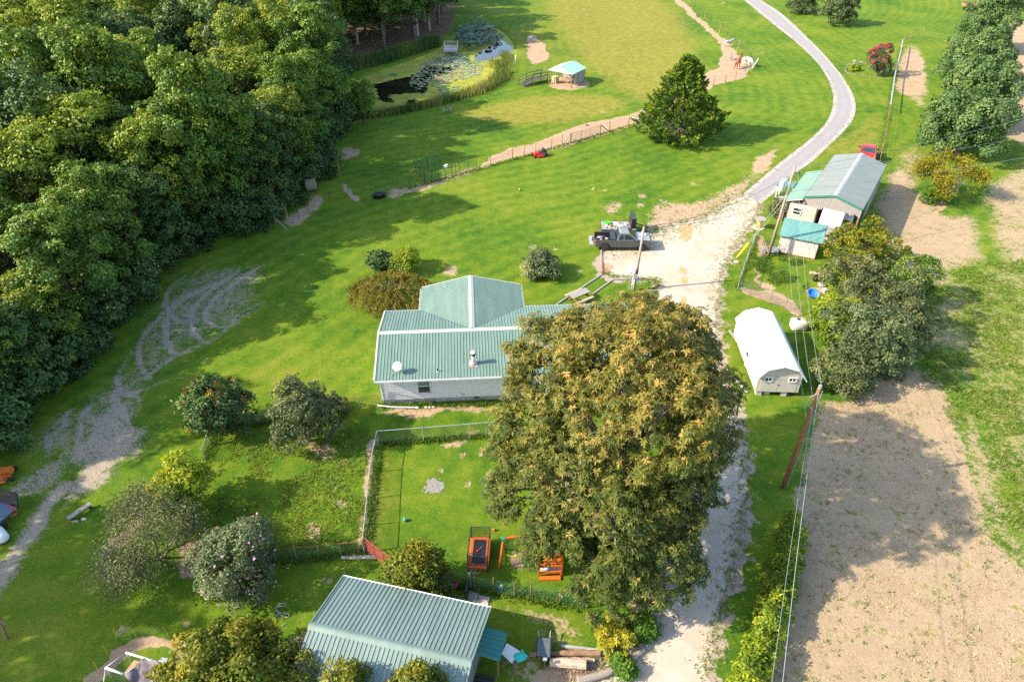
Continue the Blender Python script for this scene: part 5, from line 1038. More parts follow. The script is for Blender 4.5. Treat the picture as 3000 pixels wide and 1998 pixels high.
# ------------------------------------------------------------------ pond plants
def blades(name, label, strip, n, h, seed, leaf, cat, tone=(.5,.2), w=.05):
    """upright blades along a strip: list of (u, v, half width in m)"""
    R = np.random.default_rng(seed); S = [(A2(u, v, -.1), r) for u, v, r in strip]; seg = R.integers(0, len(S)-1, n); f = R.uniform(0, 1, n)
    A_ = np.array([s[0] for s in S]); W_ = np.array([s[1] for s in S]); xy = A_[seg]*(1-f)[:,None] + A_[seg+1]*f[:,None]; wd = W_[seg]*(1-f) + W_[seg+1]*f
    xy = xy + R.normal(0, .5, (n,2))*wd[:,None]; z = np.where(inside(xy[:,0], xy[:,1], POND), -.25, -.02); B_ = np.c_[xy, z]; l = h*R.uniform(.55, 1.25, n)
    tip = B_ + np.c_[R.normal(0,.16,n)*l, R.normal(0,.16,n)*l, l]; a = R.uniform(0, 6.283, n); s = np.c_[np.cos(a), np.sin(a), np.zeros(n)]*w
    mid = B_*.45 + tip*.55; Q = np.stack([B_ - s, B_ + s, mid + s*.8, tip], 1); t = np.clip(tone[0] + R.normal(0, tone[1], n) + .25*np.sin(xy[:,0]*.9), 0, 1)
    o = link(name, arr_mesh(name, Q, 4, leaf, t)); tag(o, label, cat, kind='stuff'); return o
blades('reeds', 'tall mixed reeds fringing the near bank of the pond', [(*c2([p])[0], r) for p, r in (((560,750),.9),((700,705),1.2),((850,665),1.4),((980,620),1.6),((1090,560),1.6),((1130,500),1.2))], 4200, 1.15, 701, L_reed, 'reeds', (.50,.27))
blades('reeds', 'sparse pale reeds on the right end of the pond below the white pipe', [(*c2([p])[0], r) for p, r in (((1060,420),1.5),((1110,480),1.8),((1150,420),1.2),((1130,370),1.0))], 900, 1.0, 702, L_reed, 'reeds', (.62,.2))
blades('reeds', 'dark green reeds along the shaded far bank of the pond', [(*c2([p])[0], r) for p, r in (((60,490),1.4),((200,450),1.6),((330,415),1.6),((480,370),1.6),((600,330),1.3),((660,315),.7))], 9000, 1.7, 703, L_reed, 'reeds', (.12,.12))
blades('reeds', 'low grassy reeds at the near left end of the pond', [(*c2([p])[0], r) for p, r in (((0,820),1.2),((120,800),1.2),((300,795),1.0),((430,775),.9),((560,750),.9))], 4500, .9, 704, L_reed, 'reeds', (.40,.2))
def pads(name, label, regions, n, seed, leaf, r=(.16,.30), z=(-.235,-.20), tone=(.5,.25)):
    R = np.random.default_rng(seed); out = []; pl = [poly(c2(p), -.25) for p in regions]
    while len(out) < n:
        k = R.integers(0, len(pl)); P = pl[k]; lo, hi = P.min(0), P.max(0); q = R.uniform(lo, hi)
        if inside(np.array([q[0]]), np.array([q[1]]), P)[0]: out.append(q)
    out = np.array(out); rr = R.uniform(*r, n); zz = R.uniform(*z, n); tl = R.normal(0, .10 if z[1] < 0 else .35, (n, 2)); V = []
    for k in range(8):
        a = k*2*np.pi/8; d = np.c_[np.cos(a)*rr, np.sin(a)*rr]; V.append(np.c_[out + d, zz + (d*tl).sum(1)*.6 + (.02 if z[1] < 0 else .05)])
    o = link(name, arr_mesh(name, np.stack(V, 1), 8, leaf, np.clip(R.normal(*tone, n), 0, 1))); tag(o, label, 'lily pads', kind='stuff')
L_pad = leafmat('floating_pads', [(.06,.15,.055),(.13,.25,.12),(.24,.33,.19),(.38,.29,.16),(.45,.22,.12)], rough=.35, transl=.05, spec=.5)
L_lotus = leafmat('standing_pads', [(.025,.075,.035),(.045,.12,.06),(.08,.17,.09),(.16,.20,.09)], rough=.4, transl=.15)
pads('lily_pads', 'pink tinged floating lily pads in the middle of the pond', [[(480,610),(470,560),(560,450),(700,430),(880,440),(970,470),(960,520),(800,560),(700,580),(600,610),(520,620)], [(540,450),(700,380),(820,400),(880,450),(700,470)]], 1150, 711, L_pad, tone=(.52,.28))
pads('lily_pads', 'dark green floating lily pads in front of the dock', [[(640,400),(720,378),(880,380),(900,440),(760,470),(660,440)]], 330, 714, L_lotus, tone=(.5,.25))
pads('lily_pads', 'few green floating lily pads near the reeds', [[(640,600),(760,590),(820,600),(760,640),(690,650)], [(340,510),(380,512),(376,524),(345,522)], [(860,430),(960,400),(980,470),(880,500)]], 150, 712, L_pad, tone=(.2,.15))
pads('lotus_leaves', 'dense dark standing lotus leaves behind the dock', [[(780,270),(830,200),(950,170),(1060,210),(1110,280),(1040,320),(900,360),(830,350),(800,330)]], 760, 713, L_lotus, r=(.20,.36), z=(.0,.75), tone=(.42,.25))

# ------------------------------------------------------------------ fences
def mesh_panel(b, p, q, z0, z1, step=.11, w=.009):
    """crossed wires between two posts"""
    p, q = Vector(p), Vector(q); L = (q - p).length; d = (q - p)/max(L, 1e-6); H_ = z1 - z0; n = int((L + H_)/step)
    nrm = Vector((-d.y, d.x, 0))*.003
    for sgn in (1, -1):
        for i in range(n + 1):
            s = i*step; a0, a1 = s - H_, s; y0, y1 = z0, z1
            if a0 < 0: y0 = z0 - a0; a0 = 0
            if a1 > L: y1 = z1 - (a1 - L); a1 = L
            if y1 <= y0: continue
            if sgn < 0: a0, a1 = L - a0, L - a1
            A_ = p + d*a0 + Vector((0,0,y0)) + nrm*sgn; B_ = p + d*a1 + Vector((0,0,y1)) + nrm*sgn
            b.add([A_ - d*w*.7, A_ + d*w*.7, B_ + d*w*.7, B_ - d*w*.7], [(0,1,2,3)])
def fence(name, label, posts, wires=(), rail=None, mesh=None, pr=.03, ph=1.3, pm=None, wm=None, rm=None, wood=(), wmw=None, step=.11, gaps=(), ww=.012, group=None):
    P = [at(*p) for p in posts]; t = thing(name, label, 'fence', P[0], 0, group); o = P[0]; P = [p - o for p in P]; mm = wm or M_wire
    for i, p in enumerate(P):
        wd = i in wood; h = ph*(1.05 if wd else 1)*rnd.uniform(.95, 1.05); lean = Vector((rnd.gauss(0,.03), rnd.gauss(0,.03), 0)); b = MB()
        if wd: b.cyl(p, p + Vector((0,0,h)) + lean, .085, .07, 8)
        else: b.cyl(p, p + Vector((0,0,h)) + lean, pr, pr, 6)
        b.build('post', (wmw or M_post) if wd else (pm or M_gal), t)
    for z in wires:
        b = MB()
        for i in range(len(P)-1):
            if i in gaps: continue
            b.beam(P[i] + Vector((0,0,z)), P[i+1] + Vector((0,0,z)), ww, ww)
        b.build('wire', mm, t)
    if rail:
        for i in range(len(P)-1):
            if i not in gaps: b = MB(); b.cyl(P[i] + Vector((0,0,rail)), P[i+1] + Vector((0,0,rail)), .024, n=6); b.build('top_rail', rm or M_gal, t)
    if mesh:
        b = MB()
        for i in range(len(P)-1):
            if i not in gaps: mesh_panel(b, P[i], P[i+1], mesh[0], mesh[1], step)
        b.build('wire_mesh', mm, t, kind='stuff')
    return t
M_tpost = mat('green_steel_post', (.035,.07,.05), .6, .2, var=.2)
fence('chain_link_fence', 'silver chain link fence round the play yard between house and swings', [(1070,1618),(1078,1540),(1085,1460),(1093,1385),(1110,1302),(1242,1292),(1376,1281),(1425,1277),(1520,1270),(1620,1262)], rail=1.25, mesh=(.05,1.22), ph=1.28)
fence('chain_link_fence', 'chain link fence with a rusty top rail behind the mauve flowered bush', [(1068,1619),(1000,1626),(935,1632),(870,1639),(810,1645),(740,1652)], rail=1.05, mesh=(.05,1.02), ph=1.08, rm=M_rust)
fence('chain_link_fence', 'short chain link fence run below the sumac tree', [(603,1352),(618,1305),(634,1255)], rail=1.1, mesh=(.05,1.08), ph=1.12)
fence('chain_link_fence', 'low chain link fence run between the sumac and fruit trees', [(640,1256),(697,1252),(760,1243),(816,1234)], rail=.9, mesh=(.05,.88), ph=.95)
fence('chain_link_fence', 'rusty wire fence run joining the fruit tree to the house corner', [(1000,1200),(1055,1192),(1112,1184)], rail=.9, mesh=(.05,.85), ph=.95, rm=M_rust)
fence('wire_pen', 'small black wire pen on bare soil beside the bare tree', [(510,1670),(525,1610),(590,1600),(600,1668),(510,1670)], mesh=(.02,.8), ph=.85, pm=M_dark, step=.1)
fence('kennel_fence', 'chain link kennel fence in front of the pale pink lean-to shed', [(2219,690),(2204,730),(2188,770),(2174,808),(2160,850)], rail=1.45, mesh=(.05,1.42), ph=1.5)
fence('wire_fence', 'wire kennel fence over the bare strip behind the tan gambrel shed', [(2160,850),(2196,864),(2254,890),(2300,908),(2342,924)], wires=(.4,.8,1.2), mesh=(.05,1.2), ph=1.25, pm=M_wood2, step=.2)
tp = [(1090,585),(1201,552),(1437,487),(1501,470),(1536,461),(1569,452),(1616,439),(1646,430),(1670,421)]
fence('field_fence', 'wire field fence on steel and wooden posts below the red mower', tp, wires=(.35,.7,1.05,1.35), ph=1.45, pm=M_tpost, wood=(3,7,8), pr=.028, gaps=(1,))
fence('field_fence', 'wire field fence running from the tube gate behind the cedar to the horse corner', [(1758,397),(1785,388),(1840,374),(1950,318),(2060,268),(2090,250),(2123,247),(2155,231),(2184,213),(2201,207)], wires=(.35,.7,1.05,1.35), ph=1.5, pm=M_tpost, wood=(0,1,2,6,9), pr=.028)
fence('field_fence', 'wire field fence climbing the hill beside the horses and the dirt path', [(2217,196),(2199,167),(2185,156),(2163,143),(2147,122),(2131,103),(2108,97),(2097,77),(2081,69),(2064,55),(2050,37),(2036,22),(2019,11),(2005,-6),(1990,-22)], wires=(.35,.7,1.05,1.35), ph=1.6, pm=M_tpost, wood=(0,3,6,9,12,14), pr=.03)
for nm, lb, p, q, m in (('fence_brace','diagonal brace on the wooden gate post beside the tube gate',(1760,397),(1785,388),M_wood2),('fence_brace','diagonal brace on the gate post nearest the red mower',(1646,431),(1670,421),M_wood),('fence_brace','white diagonal brace at the horse corner of the hill fence',(2201,207),(2217,196),M_white)):
    a, c = at(*p), at(*q); t = thing(nm, lb, 'brace', a); b = MB()
    if 'tube' in lb: b.beam((0,0,1.35), c - a + Vector((0,0,.1)), .09, .09)
    else: b.beam((0,0,.1), c - a + Vector((0,0,1.35)), .09, .09)
    b.build('beam', m, t)
# tube gates
def tube_gate(name, label, p, q, h, n, m, uprights=4, r=.024, z0=.18):
    a, c = at(*p), at(*q); t = thing(name, label, 'gate', a); d = c - a
    for k in range(n): b = MB(); z = Vector((0,0,z0 + (h - z0)*k/(n-1))); b.cyl(z, d + z, r, n=6); b.build('rail', m, t)
    for k in range(uprights): b = MB(); x = d*(k/(uprights-1)); b.cyl(x + Vector((0,0,z0)), x + Vector((0,0,h)), r*1.15, n=6); b.build('upright', m, t)
    return t
tube_gate('farm_gate', 'long grey tube farm gate across the dirt strip beyond the mower', (1673,421), (1757,397), 1.35, 6, mat('gate_grey_brown', (.16,.13,.12), .5, .3))
tube_gate('farm_gate', 'red tube farm gate half hidden by the dark gold yard tree', (1076,1616), (1182,1702), 1.25, 6, mat('dull_red_gate', (.32,.055,.05), .5, .2, var=.2), uprights=5, r=.03)
M_cgreen = mat('corral_green', (.012,.085,.05), .5, .2)
PN = [((1245,540),(1218,508)),((1218,508),(1254,496)),((1254,496),(1292,487)),((1245,540),(1286,528)),((1286,528),(1325,518)),((1325,518),(1346,510)),((1346,510),(1397,497))]
for i, (p, q) in enumerate(PN):
    tube_gate('corral_panel', ['dark green tube corral panel closing the end of the pen','dark green tube corral panel at the far corner of the pen','dark green tube corral panel at the far open end of the pen','dark green tube corral panel at the near corner of the pen','dark green tube corral panel in the middle of the near side','short dark green tube corral panel beside the white bucket','dark green tube corral panel running on from the pen towards the mower'][i], p, q, 1.5, 6, M_cgreen, 3, .022).__setitem__('group', 'green corral panels')
fence('netting_fence', 'green plastic netting fence between the play yard and the barn', [(1333,1713),(1390,1726),(1446,1732),(1507,1747),(1554,1747),(1640,1765),(1720,1780)], mesh=(.05,1.15), ph=1.25, pm=M_wood2, wm=mat('green_netting', (.05,.22,.12), .7), step=.12)
fence('poultry_netting', 'low yellow and green poultry netting round the chicken run', [(345,1868),(400,1866),(492,1858),(520,1905),(545,1950)], mesh=(.02,.7), ph=.8, pm=M_yellow, wm=mat('netting_green', (.10,.34,.10), .6), step=.14, pr=.014)
fence('poultry_netting', 'poultry netting side running down the shaded edge of the chicken run', [(345,1868),(318,1915),(290,1965),(262,2015)], mesh=(.02,.7), ph=.8, pm=M_yellow, wm=MATS['netting_green'], step=.14, pr=.014)
# the long field fence by the lane, its corner and its grey rail
lp = [c3([q])[0] for q in [(1505,330),(1492,398),(1478,460),(1466,505),(1455,550),(1444,605),(1436,665),(1427,725),(1418,790),(1412,835),(1398,905),(1388,960),(1372,1045),(1352,1125),(1336,1192)]]
fence('plank_post_fence', 'long leaning post and wire fence between the lane lawn and bare strip', lp, wires=(.45,.85,1.25), ph=1.5, pm=M_wood2, pr=.055, wood=(0,4,9,12,14), wmw=M_wood2)
tr_ = thing('fence_rail', 'grey weathered top rail along the far half of the long fence', 'rail', at(*lp[0])); b = MB(); o = at(*lp[0])
for i in range(8): b = MB(); b.beam(at(*lp[i]) - o + Vector((-.1,0,1.42)), at(*lp[i+1]) - o + Vector((-.1,0,1.42)), .17, .06); b.build('board', M_gal, tr_)
fence('corner_fence', 'dark braced corner posts where the long fence turns across the lawn', [c3([q])[0] for q in [(1520,300),(1565,288),(1648,265)]], wires=(.5,1.0,1.5), ph=2.0, pm=M_wood2, pr=.075)
fence('post_fence', 'row of dark posts past the old flatbed wagon', [c3([q])[0] for q in [(2072,160),(2147,165),(2225,152),(2308,145),(2400,138)]], wires=(.5,1.0,1.4), ph=1.6, pm=M_wood2, pr=.07)
fence('yard_fence', 'old fence posts and wire by the hay bale at the wood edge', [(808,654),(842,642),(875,640),(905,625),(966,588),(1020,560)], wires=(.5,1.0), ph=1.4, pm=M_tpost, wood=(0,1))
for u, v, h, lab in ((996,520,2.6,'tall thin post standing at the wood edge above the bare patch'),(1028,612,.9,'short old post in a stony patch at the end of the wire fence')):
    t = thing('post', lab, 'post', at(u, v)); MB().cyl((0,0,0),(.04,0,h),.07,.06,7).build('post', M_wood2, t)
t = thing('leaning_pole', 'pale pole leaning from a post at the wood edge', 'pole', at(790,650)); q = at(838,672) - at(790,650); MB().cyl((0,0,1.3), q + Vector((0,0,.06)), .07, .06, 7).build('pole', M_wood, t)

# ------------------------------------------------------------------ utility poles and lines
def upole(u, v, h, r, m, label, lean=(0,0)):
    p = at(u, v); t = thing('utility_pole', label, 'utility pole', p); MB().cyl((0,0,-.1),(lean[0],lean[1],h),r,r*.72,12).build('shaft', m, t, True); return t, p, Vector((lean[0], lean[1], h))
P1, p1, t1 = upole(1857, 850, 6.3, .13, M_pole, 'grey wooden pole with a meter box in front of the pickup', (.22, .1))
b = MB(); b.box((-.05,-.2,1.55),(.32,.14,.5)); b.box((.2,-.1,1.2),(.24,.16,.42)); b.build('meter_box', M_gal, P1); b = MB(); b.tube([(-.22,-.05,0),(-.24,-.05,1.2),(-.12,-.14,1.5)], .045); b.tube([(-.1,-.16,1.2),(-.1,-.16,0)], .04); b.build('conduit', M_white, P1)
b = MB(); b.bb((-.02,-.16,1.7),(.16,-.10,2.3)); b.build('panel', M_dark, P1)
ydt = thing('yard_dish', 'white round dish mounted beside the grey meter pole', 'dish', p1 + Vector((-.45,.05,0))); MB().lathe([(.05,0),(.2,.03),(.36,.12),(.37,.14),(.2,.06),(.05,.03)], (0,0,1.95), 16).build('dish', M_white, ydt, True); MB().cyl((0,0,0),(0,0,1.98),.03).build('mast', M_gal, ydt)
P2, p2_, t2 = upole(2250, 752, 9.1, .155, M_pole, 'tall grey utility pole with a transformer by the lean-to shed', (.45, .15))
b = MB(); b.beam((-.35,.3,6.1),(.55,-.1,6.25), .10, .12); b.build('crossarm', M_gal, P2); 
for k, (x, y) in enumerate(((-.45,.15),(-.15,.55))): MB().lathe([(.02,-.5),(.20,-.5),(.21,-.42),(.21,.35),(.17,.46),(.03,.5)], (x+.1,y,7.3), 14).build('transformer', M_white, P2, True)
b = MB(); b.beam((.40,.1,8.6),(.95,.0,8.55), .05, .05); b.cyl((.9,0,8.4),(.9,0,8.7),.05); b.build('insulator', M_dark, P2); b = MB(); b.beam((.2,0,4.9),(.9,.2,5.0), .05, .05); b.build('bracket', M_dark, P2)
P3, p3, t3 = upole(2293, 1428, 8.2, .145, M_rust, 'leaning rust brown utility pole carrying parallel cables over the field edge', (.10, -.05))
b = MB(); b.cyl((.10,-.05,8.2),(.10,-.05,8.45),.09); b.tube([(.05,-.1,7.9),(-.35,-.2,7.7),(-.4,-.2,7.2),(.0,-.15,6.8)], .025); b.build('insulator', M_gal, P3)
MB().tube([(.20,-.10,.2),(.27,-.14,8.1)], .035).build('riser_cable', M_alu, P3)
def line(name, label, a, c, sag, r=.016, m=M_cable, n=24, group='overhead cables'):
    a, c = Vector(a), Vector(c); t = thing(name, label, 'cable', a, 0, group); pts = []
    for i in range(n+1): f = i/n; p = (c - a)*f; p.z -= sag*4*f*(1-f); pts.append(p)
    MB().tube(pts, r, 4).build('cable', m, t); return t
T1, T2, T3 = p1 + t1, p2_ + t2, p3 + t3; M_cab2 = mat('weathered_cable', (.22,.27,.28), .6)
line('overhead_cable', 'dark sagging cable between the meter pole and the transformer pole', T1, T2 - Vector((0,0,.6)), 1.0, .024)
line('overhead_cable', 'thin lower cable between the meter pole and the transformer pole', T1 - Vector((0,0,.2)), T2 - Vector((0,0,3.2)), .5, .016)
for k, lab in enumerate(('cable nearest the white shed roof, from transformer pole to rust pole','middle cable of three from transformer pole to rust pole','cable nearest the thicket, from transformer pole to rust pole')):
    line('overhead_cable', lab, T2 + Vector((-.25+.3*k,0,-2.2+.9*k)), T3 + Vector((-.1+.14*k,0,-2.4+1.15*k)), .9, .013, M_alu)
far_ = at(3400, 395) + Vector((0,0,8.8))
line('overhead_cable', 'upper of the thin cables crossing above the dead yellow tree', T2 + Vector((.2,0,-.3)), far_, .8, .016, M_cab2)
line('overhead_cable', 'middle of the thin cables crossing above the dead yellow tree', T2 + Vector((.3,0,-.8)), far_ + Vector((3,-5,-.5)), .9, .016, M_cab2)
line('overhead_cable', 'lowest of the thin cables crossing over the carport roof', T2 + Vector((.2,0,-2.4)), far_ + Vector((6,-9,-1.5)), .9, .016, M_cab2)
E0 = Vector((8.6, 10.0, 8.0))
line('overhead_cable', 'thick pale cable running down the field edge from the rust pole', T3 - Vector((0,0,.1)), E0 + Vector((.15,0,.3)), .5, .018, M_alu)
line('overhead_cable', 'thinner cable beside the thick pale cable along the vine hedge', T3 - Vector((.05,0,1.1)), E0 + Vector((-.1,.2,-.3)), .5, .012, M_alu)
for k, (u, v, lab) in enumerate(((2155,758,'guy wire with a yellow guard nearest the drive'),(2162,752,'guy wire with a yellow guard nearest the kennel fence'))):
    a = at(u, v); t = thing('guy_wire', lab, 'guy wire', a, 0, 'guy wires of the transformer pole'); d = T2 - Vector((0,0,2.2+.9*k)) - a; b = MB(); b.tube([(0,0,0), d], .012, 4); b.build('wire', M_gal, t); MB().tube([d*.01, d*.24], .045, 6).build('guard', M_yellow, t)
t = thing('anchor_stone', 'pale stone at the foot of the yellow guy guards', 'stone', at(2157,770)); MB().ell((0,0,.08),(.32,.25,.14),9,5,.15).build('stone', M_stone, t)

# ------------------------------------------------------------------ vehicles
def wheel(parent, c, r, w, rim=M_rim):
    t = MB().lathe([(r*.62,-w/2),(r*.93,-w/2),(r,-w*.32),(r,w*.32),(r*.93,w/2),(r*.62,w/2)], c, 18, 'y').build('wheel', M_tyre, parent, True)
    b = MB(); b.lathe([(.03,-w*.40),(r*.60,-w*.44),(r*.62,-w*.30),(r*.62,w*.30),(r*.60,w*.44),(.03,w*.40)], c, 18, 'y')
    b.build('rim', rim, t, True)
    b = MB()
    for k in range(6):
        a = k*PI/3; b.box((c[0] + math.cos(a)*r*.40, c[1], c[2] + math.sin(a)*r*.40), (r*.13, w*.92, r*.13), mtx=Matrix.Rotation(-a, 3, 'Y'))
    b.build('rim_hole', M_dark, t); return t
def pickup(label, loc, rz, paint, hoodp=None, cabp=None, L=5.7, bedliner=M_black, name='pickup_truck', gate_open=True, crew=False):
    t = thing(name, label, 'pickup truck', loc, rz); W = .96; z0, zb, zt = .42, 1.16, 1.88
    # body sides: one outline with the wheel arches cut in, skinned across the width as hood, cab base and bed walls
    def arch(x, n=8): return [(x + .50*math.cos(PI*i/n), .42 + .48*math.sin(PI*i/n)) for i in range(n+1)]
    out = [(2.72,.45),(2.80,.62),(2.80,.95),(2.68,1.06),(1.30,1.17),(-2.72,1.17),(-2.74,.50)] + arch(-1.72)[::-1] + arch(1.85)[::-1]
    b = MB()
    for s in (-1, 1):
        b.extr(out, s*W, s*(W-.09))
        b.extr([(p[0]*.999, p[1]*.985) for p in out], s*(W-.09), s*(W-.10))
    b.extr([(2.79,.55),(2.79,.95),(2.67,1.09),(2.0,1.17),(1.25,1.22),(1.25,.55)], -W+.10, W-.10)
    b.bb((-.62,-W+.10,.5),(1.25,W-.10,1.16)); b.bb((-.70,-W+.1,.5),(-.62,W-.1,1.17)); b.bb((-2.70,-W+.1,.52),(-.70,W-.1,.66))
    body = b.build('body', paint, t, bevel=0)
    b = MB(); b.extr([(1.24,1.165),(2.66,1.065),(2.64,1.10),(1.9,1.185),(1.24,1.235)], -W+.14, W-.14); b.build('hood', hoodp or paint, t)
    b = MB(); b.frust((-.68,-W+.02,1.36,W-.02), (-.40,-W+.20,.52,W-.20), 1.165, zt); b.frust((-.40,-W+.20,.52,W-.20), (-.30,-W+.27,.40,W-.27), zt, zt+.05); b.build('cab', cabp or paint, t)
    def pane(q, name): b = MB(); b.slab(q, .012); return b.build(name, M_glass, t)
    for s in (-1, 1):
        def S(x, z): f = (z - 1.165)/(zt - 1.165); return (x, s*(W-.02 - .18*f + .006), z)
        for x0, x1, x2, x3 in ((-.50,-.04,-.06,-.36), (.06,1.08,.52,.04)):
            q = [S(x0,1.24), S(x1,1.24), S(x2,1.78), S(x3,1.78)]; pane(q if s < 0 else q[::-1], 'side_window')
        b = MB(); b.box((1.02, s*(W+.12), 1.27), (.12,.20,.17)); b.build('mirror', M_black, t)
        b = MB(); b.box((-.02,s*(W+.002),.80),(.012,.012,.66)); b.box((1.12,s*(W+.002),.80),(.012,.012,.6)); b.box((-.66,s*(W+.002),.82),(.014,.012,.66)); b.build('door_seam', M_black, t)
        b = MB(); b.box((.18,s*(W+.01),1.06),(.16,.03,.035)); b.build('door_handle', M_black, t)
        b = MB(); b.box((2.74,s*.72,.90),(.12,.36,.16)); b.build('headlight', mat('lamp_glass', (.75,.70,.60), .15, spec=.7), t)
        b = MB(); b.box((-2.735,s*(W-.06),.94),(.05,.14,.42)); b.build('taillight', mat('taillight_red', (.55,.03,.02), .25, spec=.6, col2=(.75,.20,.03)), t)
    pane([(1.345,-W+.16,1.20),(1.345,W-.16,1.20),(.56,W-.28,1.84),(.56,-W+.28,1.84)], 'windscreen'); pane([(-.655,W-.16,1.25),(-.655,-W+.16,1.25),(-.44,-W+.28,1.80),(-.44,W-.28,1.80)], 'rear_window')
    b = MB(); b.bb((2.76,-W+.05,.46),(2.90,W-.05,.70)); b.build('bumper', mat('dull_chrome', (.35,.33,.30), .35, .5), t); b = MB(); b.bb((-2.88,-W+.1,.50),(-2.72,W-.1,.68)); b.build('bumper', MATS['dull_chrome'], t)
    b = MB(); b.bb((2.79,-.5,.74),(2.82,.5,.98)); b.build('grille', M_black, t)
    b = MB(); b.bb((-2.66,-W+.12,.66),(-.72,W-.12,.675)); [b.bb((-2.66,s*(W-.12)-.01,.66),(-.72,s*(W-.12)+.01,1.16)) for s in (-1,1)]; b.build('bed_liner', bedliner, t)
    b = MB()
    if gate_open: b.bb((-3.28,-W+.08,.64),(-2.74,W-.08,.70))
    else: b.bb((-2.76,-W+.08,.66),(-2.70,W-.08,1.16))
    b.build('tailgate', paint if not gate_open else M_gal, t)
    for x in (-1.72, 1.85):
        for s in (-1, 1): wheel(t, (x, s*(W-.14), .40), .40, .27)
    return t
M_grey = mat('dark_grey_paint', (.070,.080,.082), .25, .2, var=.10, scale=1.5, spec=.7)
M_faded = mat('faded_grey_paint', (.10,.11,.115), .35, .1, scale=.9, spec=.6, col2=(.40,.41,.42)); M_hood = mat('pale_mottled_hood', (.30,.32,.35), .35, .1, scale=1.2, spec=.6, col2=(.46,.47,.49))  # hood a paler, mottled grey than the body
ta = at(1740, 733); tb = at(1908, 734); tloc = (ta + tb)/2 + Vector((0,.75,0)); trz = -.02
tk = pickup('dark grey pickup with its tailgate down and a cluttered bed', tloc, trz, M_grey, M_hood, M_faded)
TM = Matrix.Translation(tloc) @ Matrix.Rotation(trz, 4, 'Z')
t = thing('tool_box', 'black tool box across the bed of the grey pickup', 'tool box', TM @ Vector((-.98,0,1.17)), trz); b = MB(); b.bb((-.24,-.90,-.35),(.24,.90,.10)); b.build('box', M_black, t); MB().frust((-.25,-.92,.25,.92),(-.21,-.88,.21,.88),.10,.15).build('lid', mat('black_lid', (.035,.04,.045), .3), t)
t = thing('scrap_heap', 'mixed scrap and dirt lying in the grey pickup bed', 'scrap', TM @ Vector((-1.9,0,.68)), trz); 
for k in range(9): b = MB(); b.ell((rnd.uniform(-.6,.45), rnd.uniform(-.6,.6), rnd.uniform(.02,.10)), (rnd.uniform(.12,.3), rnd.uniform(.1,.25), rnd.uniform(.06,.16)), 7, 5, .25); b.build('lump', [M_wood, M_stone, M_wood2, M_black][k % 4], t)
t = thing('trash_bags', 'black bags piled at the open tailgate of the grey pickup', 'bags', TM @ Vector((-2.75,-.05,.72)), trz)
for k in range(5): MB().ell((rnd.uniform(-.2,.25), rnd.uniform(-.6,.6), .16), (.22,.24,.22), 8, 6, .2).build('bag', M_black, t, True)
t = thing('hood_tub', 'small white bucket and bits standing on the pickup hood', 'bucket', TM @ Vector((2.0,.45,1.18)), trz); MB().lathe([(.10,0),(.13,.28),(.11,.28),(.09,.03)], n=12).build('bucket', M_white, t, True); MB().ell((.25,-.2,.07),(.14,.1,.08),7,5,.2).build('cloth', M_white, t)
# utility trailer with clutter behind the pickup
tl0 = at(1770, 690); tl = thing('utility_trailer', 'grey plank utility trailer parked behind the pickup', 'trailer', tl0 + Vector((1.5,.9,0)), -.03)
for k in range(10): MB().bb((-1.75,-.95+k*.19,.62),(1.75,-.95+k*.19+.175,.67)).build('deck_plank', M_wood, tl)
b = MB(); b.bb((-1.8,-1.0,.48),(1.8,-.96,.68)); b.bb((-1.8,.96,.48),(1.8,1.0,.68)); b.bb((-1.8,-.96,.5),(-1.76,.96,.66)); b.bb((1.76,-.96,.5),(1.8,.96,.66)); b.beam((1.8,-.8,.55),(3.1,0,.52), .07, .1); b.beam((1.8,.8,.55),(3.1,0,.52), .07, .1); b.build('frame', M_dark, tl)
for s in (-1, 1): wheel(tl, (-.3, s*1.12, .33), .33, .2)
b = MB(); b.cyl((2.9,0,0),(2.9,0,.8),.04); b.build('jack', M_dark, tl)
TL = Matrix.Translation(tl0 + Vector((1.5,.9,0))) @ Matrix.Rotation(-.03, 4, 'Z')
t = thing('black_crate', 'tall black box standing at the front of the utility trailer', 'box', TL @ Vector((1.45,.1,.67))); MB().frust((-.27,-.85,.27,.85),(-.22,-.8,.22,.8),0,1.05).build('box', M_black, t); MB().bb((-.25,-.83,1.05),(.25,.83,1.10)).build('lid', MATS['black_lid'], t)
t = thing('green_tub', 'bright green plastic tub on the utility trailer', 'tub', TL @ Vector((-1.1,.35,.67))); MB().lathe([(.15,0),(.32,.05),(.36,.20),(.30,.22),(.2,.10),(.05,.09)], n=14).build('tub', mat('lime_plastic', (.05,.62,.03), .4), t, True)
t = thing('timber_offcut', 'pale timber beam lying across the utility trailer', 'timber', TL @ Vector((.15,-.1,.67)), -.9); MB().bb((-.9,-.14,0),(.9,.14,.14)).build('beam', mat('pale_timber', (.55,.43,.33), .8), t)
t = thing('junk_pile', 'pale rubble and broken boards heaped on the utility trailer', 'rubble', TL @ Vector((-.3,-.3,.67)))
for k in range(12): b = MB(); b.box((rnd.uniform(-1.1,1.3), rnd.uniform(-.55,.75), .07), (rnd.uniform(.1,.5), rnd.uniform(.08,.25), .12), rnd.uniform(0,3)); b.build('piece', [M_stone, M_wood, M_white, M_wood2][k % 4], t)
# red pickup behind the carport
ra = at(2502, 478); rbx = at(2553, 478); rc = (ra + rbx)/2; rrz_ = math.radians(63)
rtk = pickup('bright red pickup parked behind the carport beside the long fence', rc + Vector((.7,.9,0)), rrz_, M_red, bedliner=M_gal, gate_open=False)
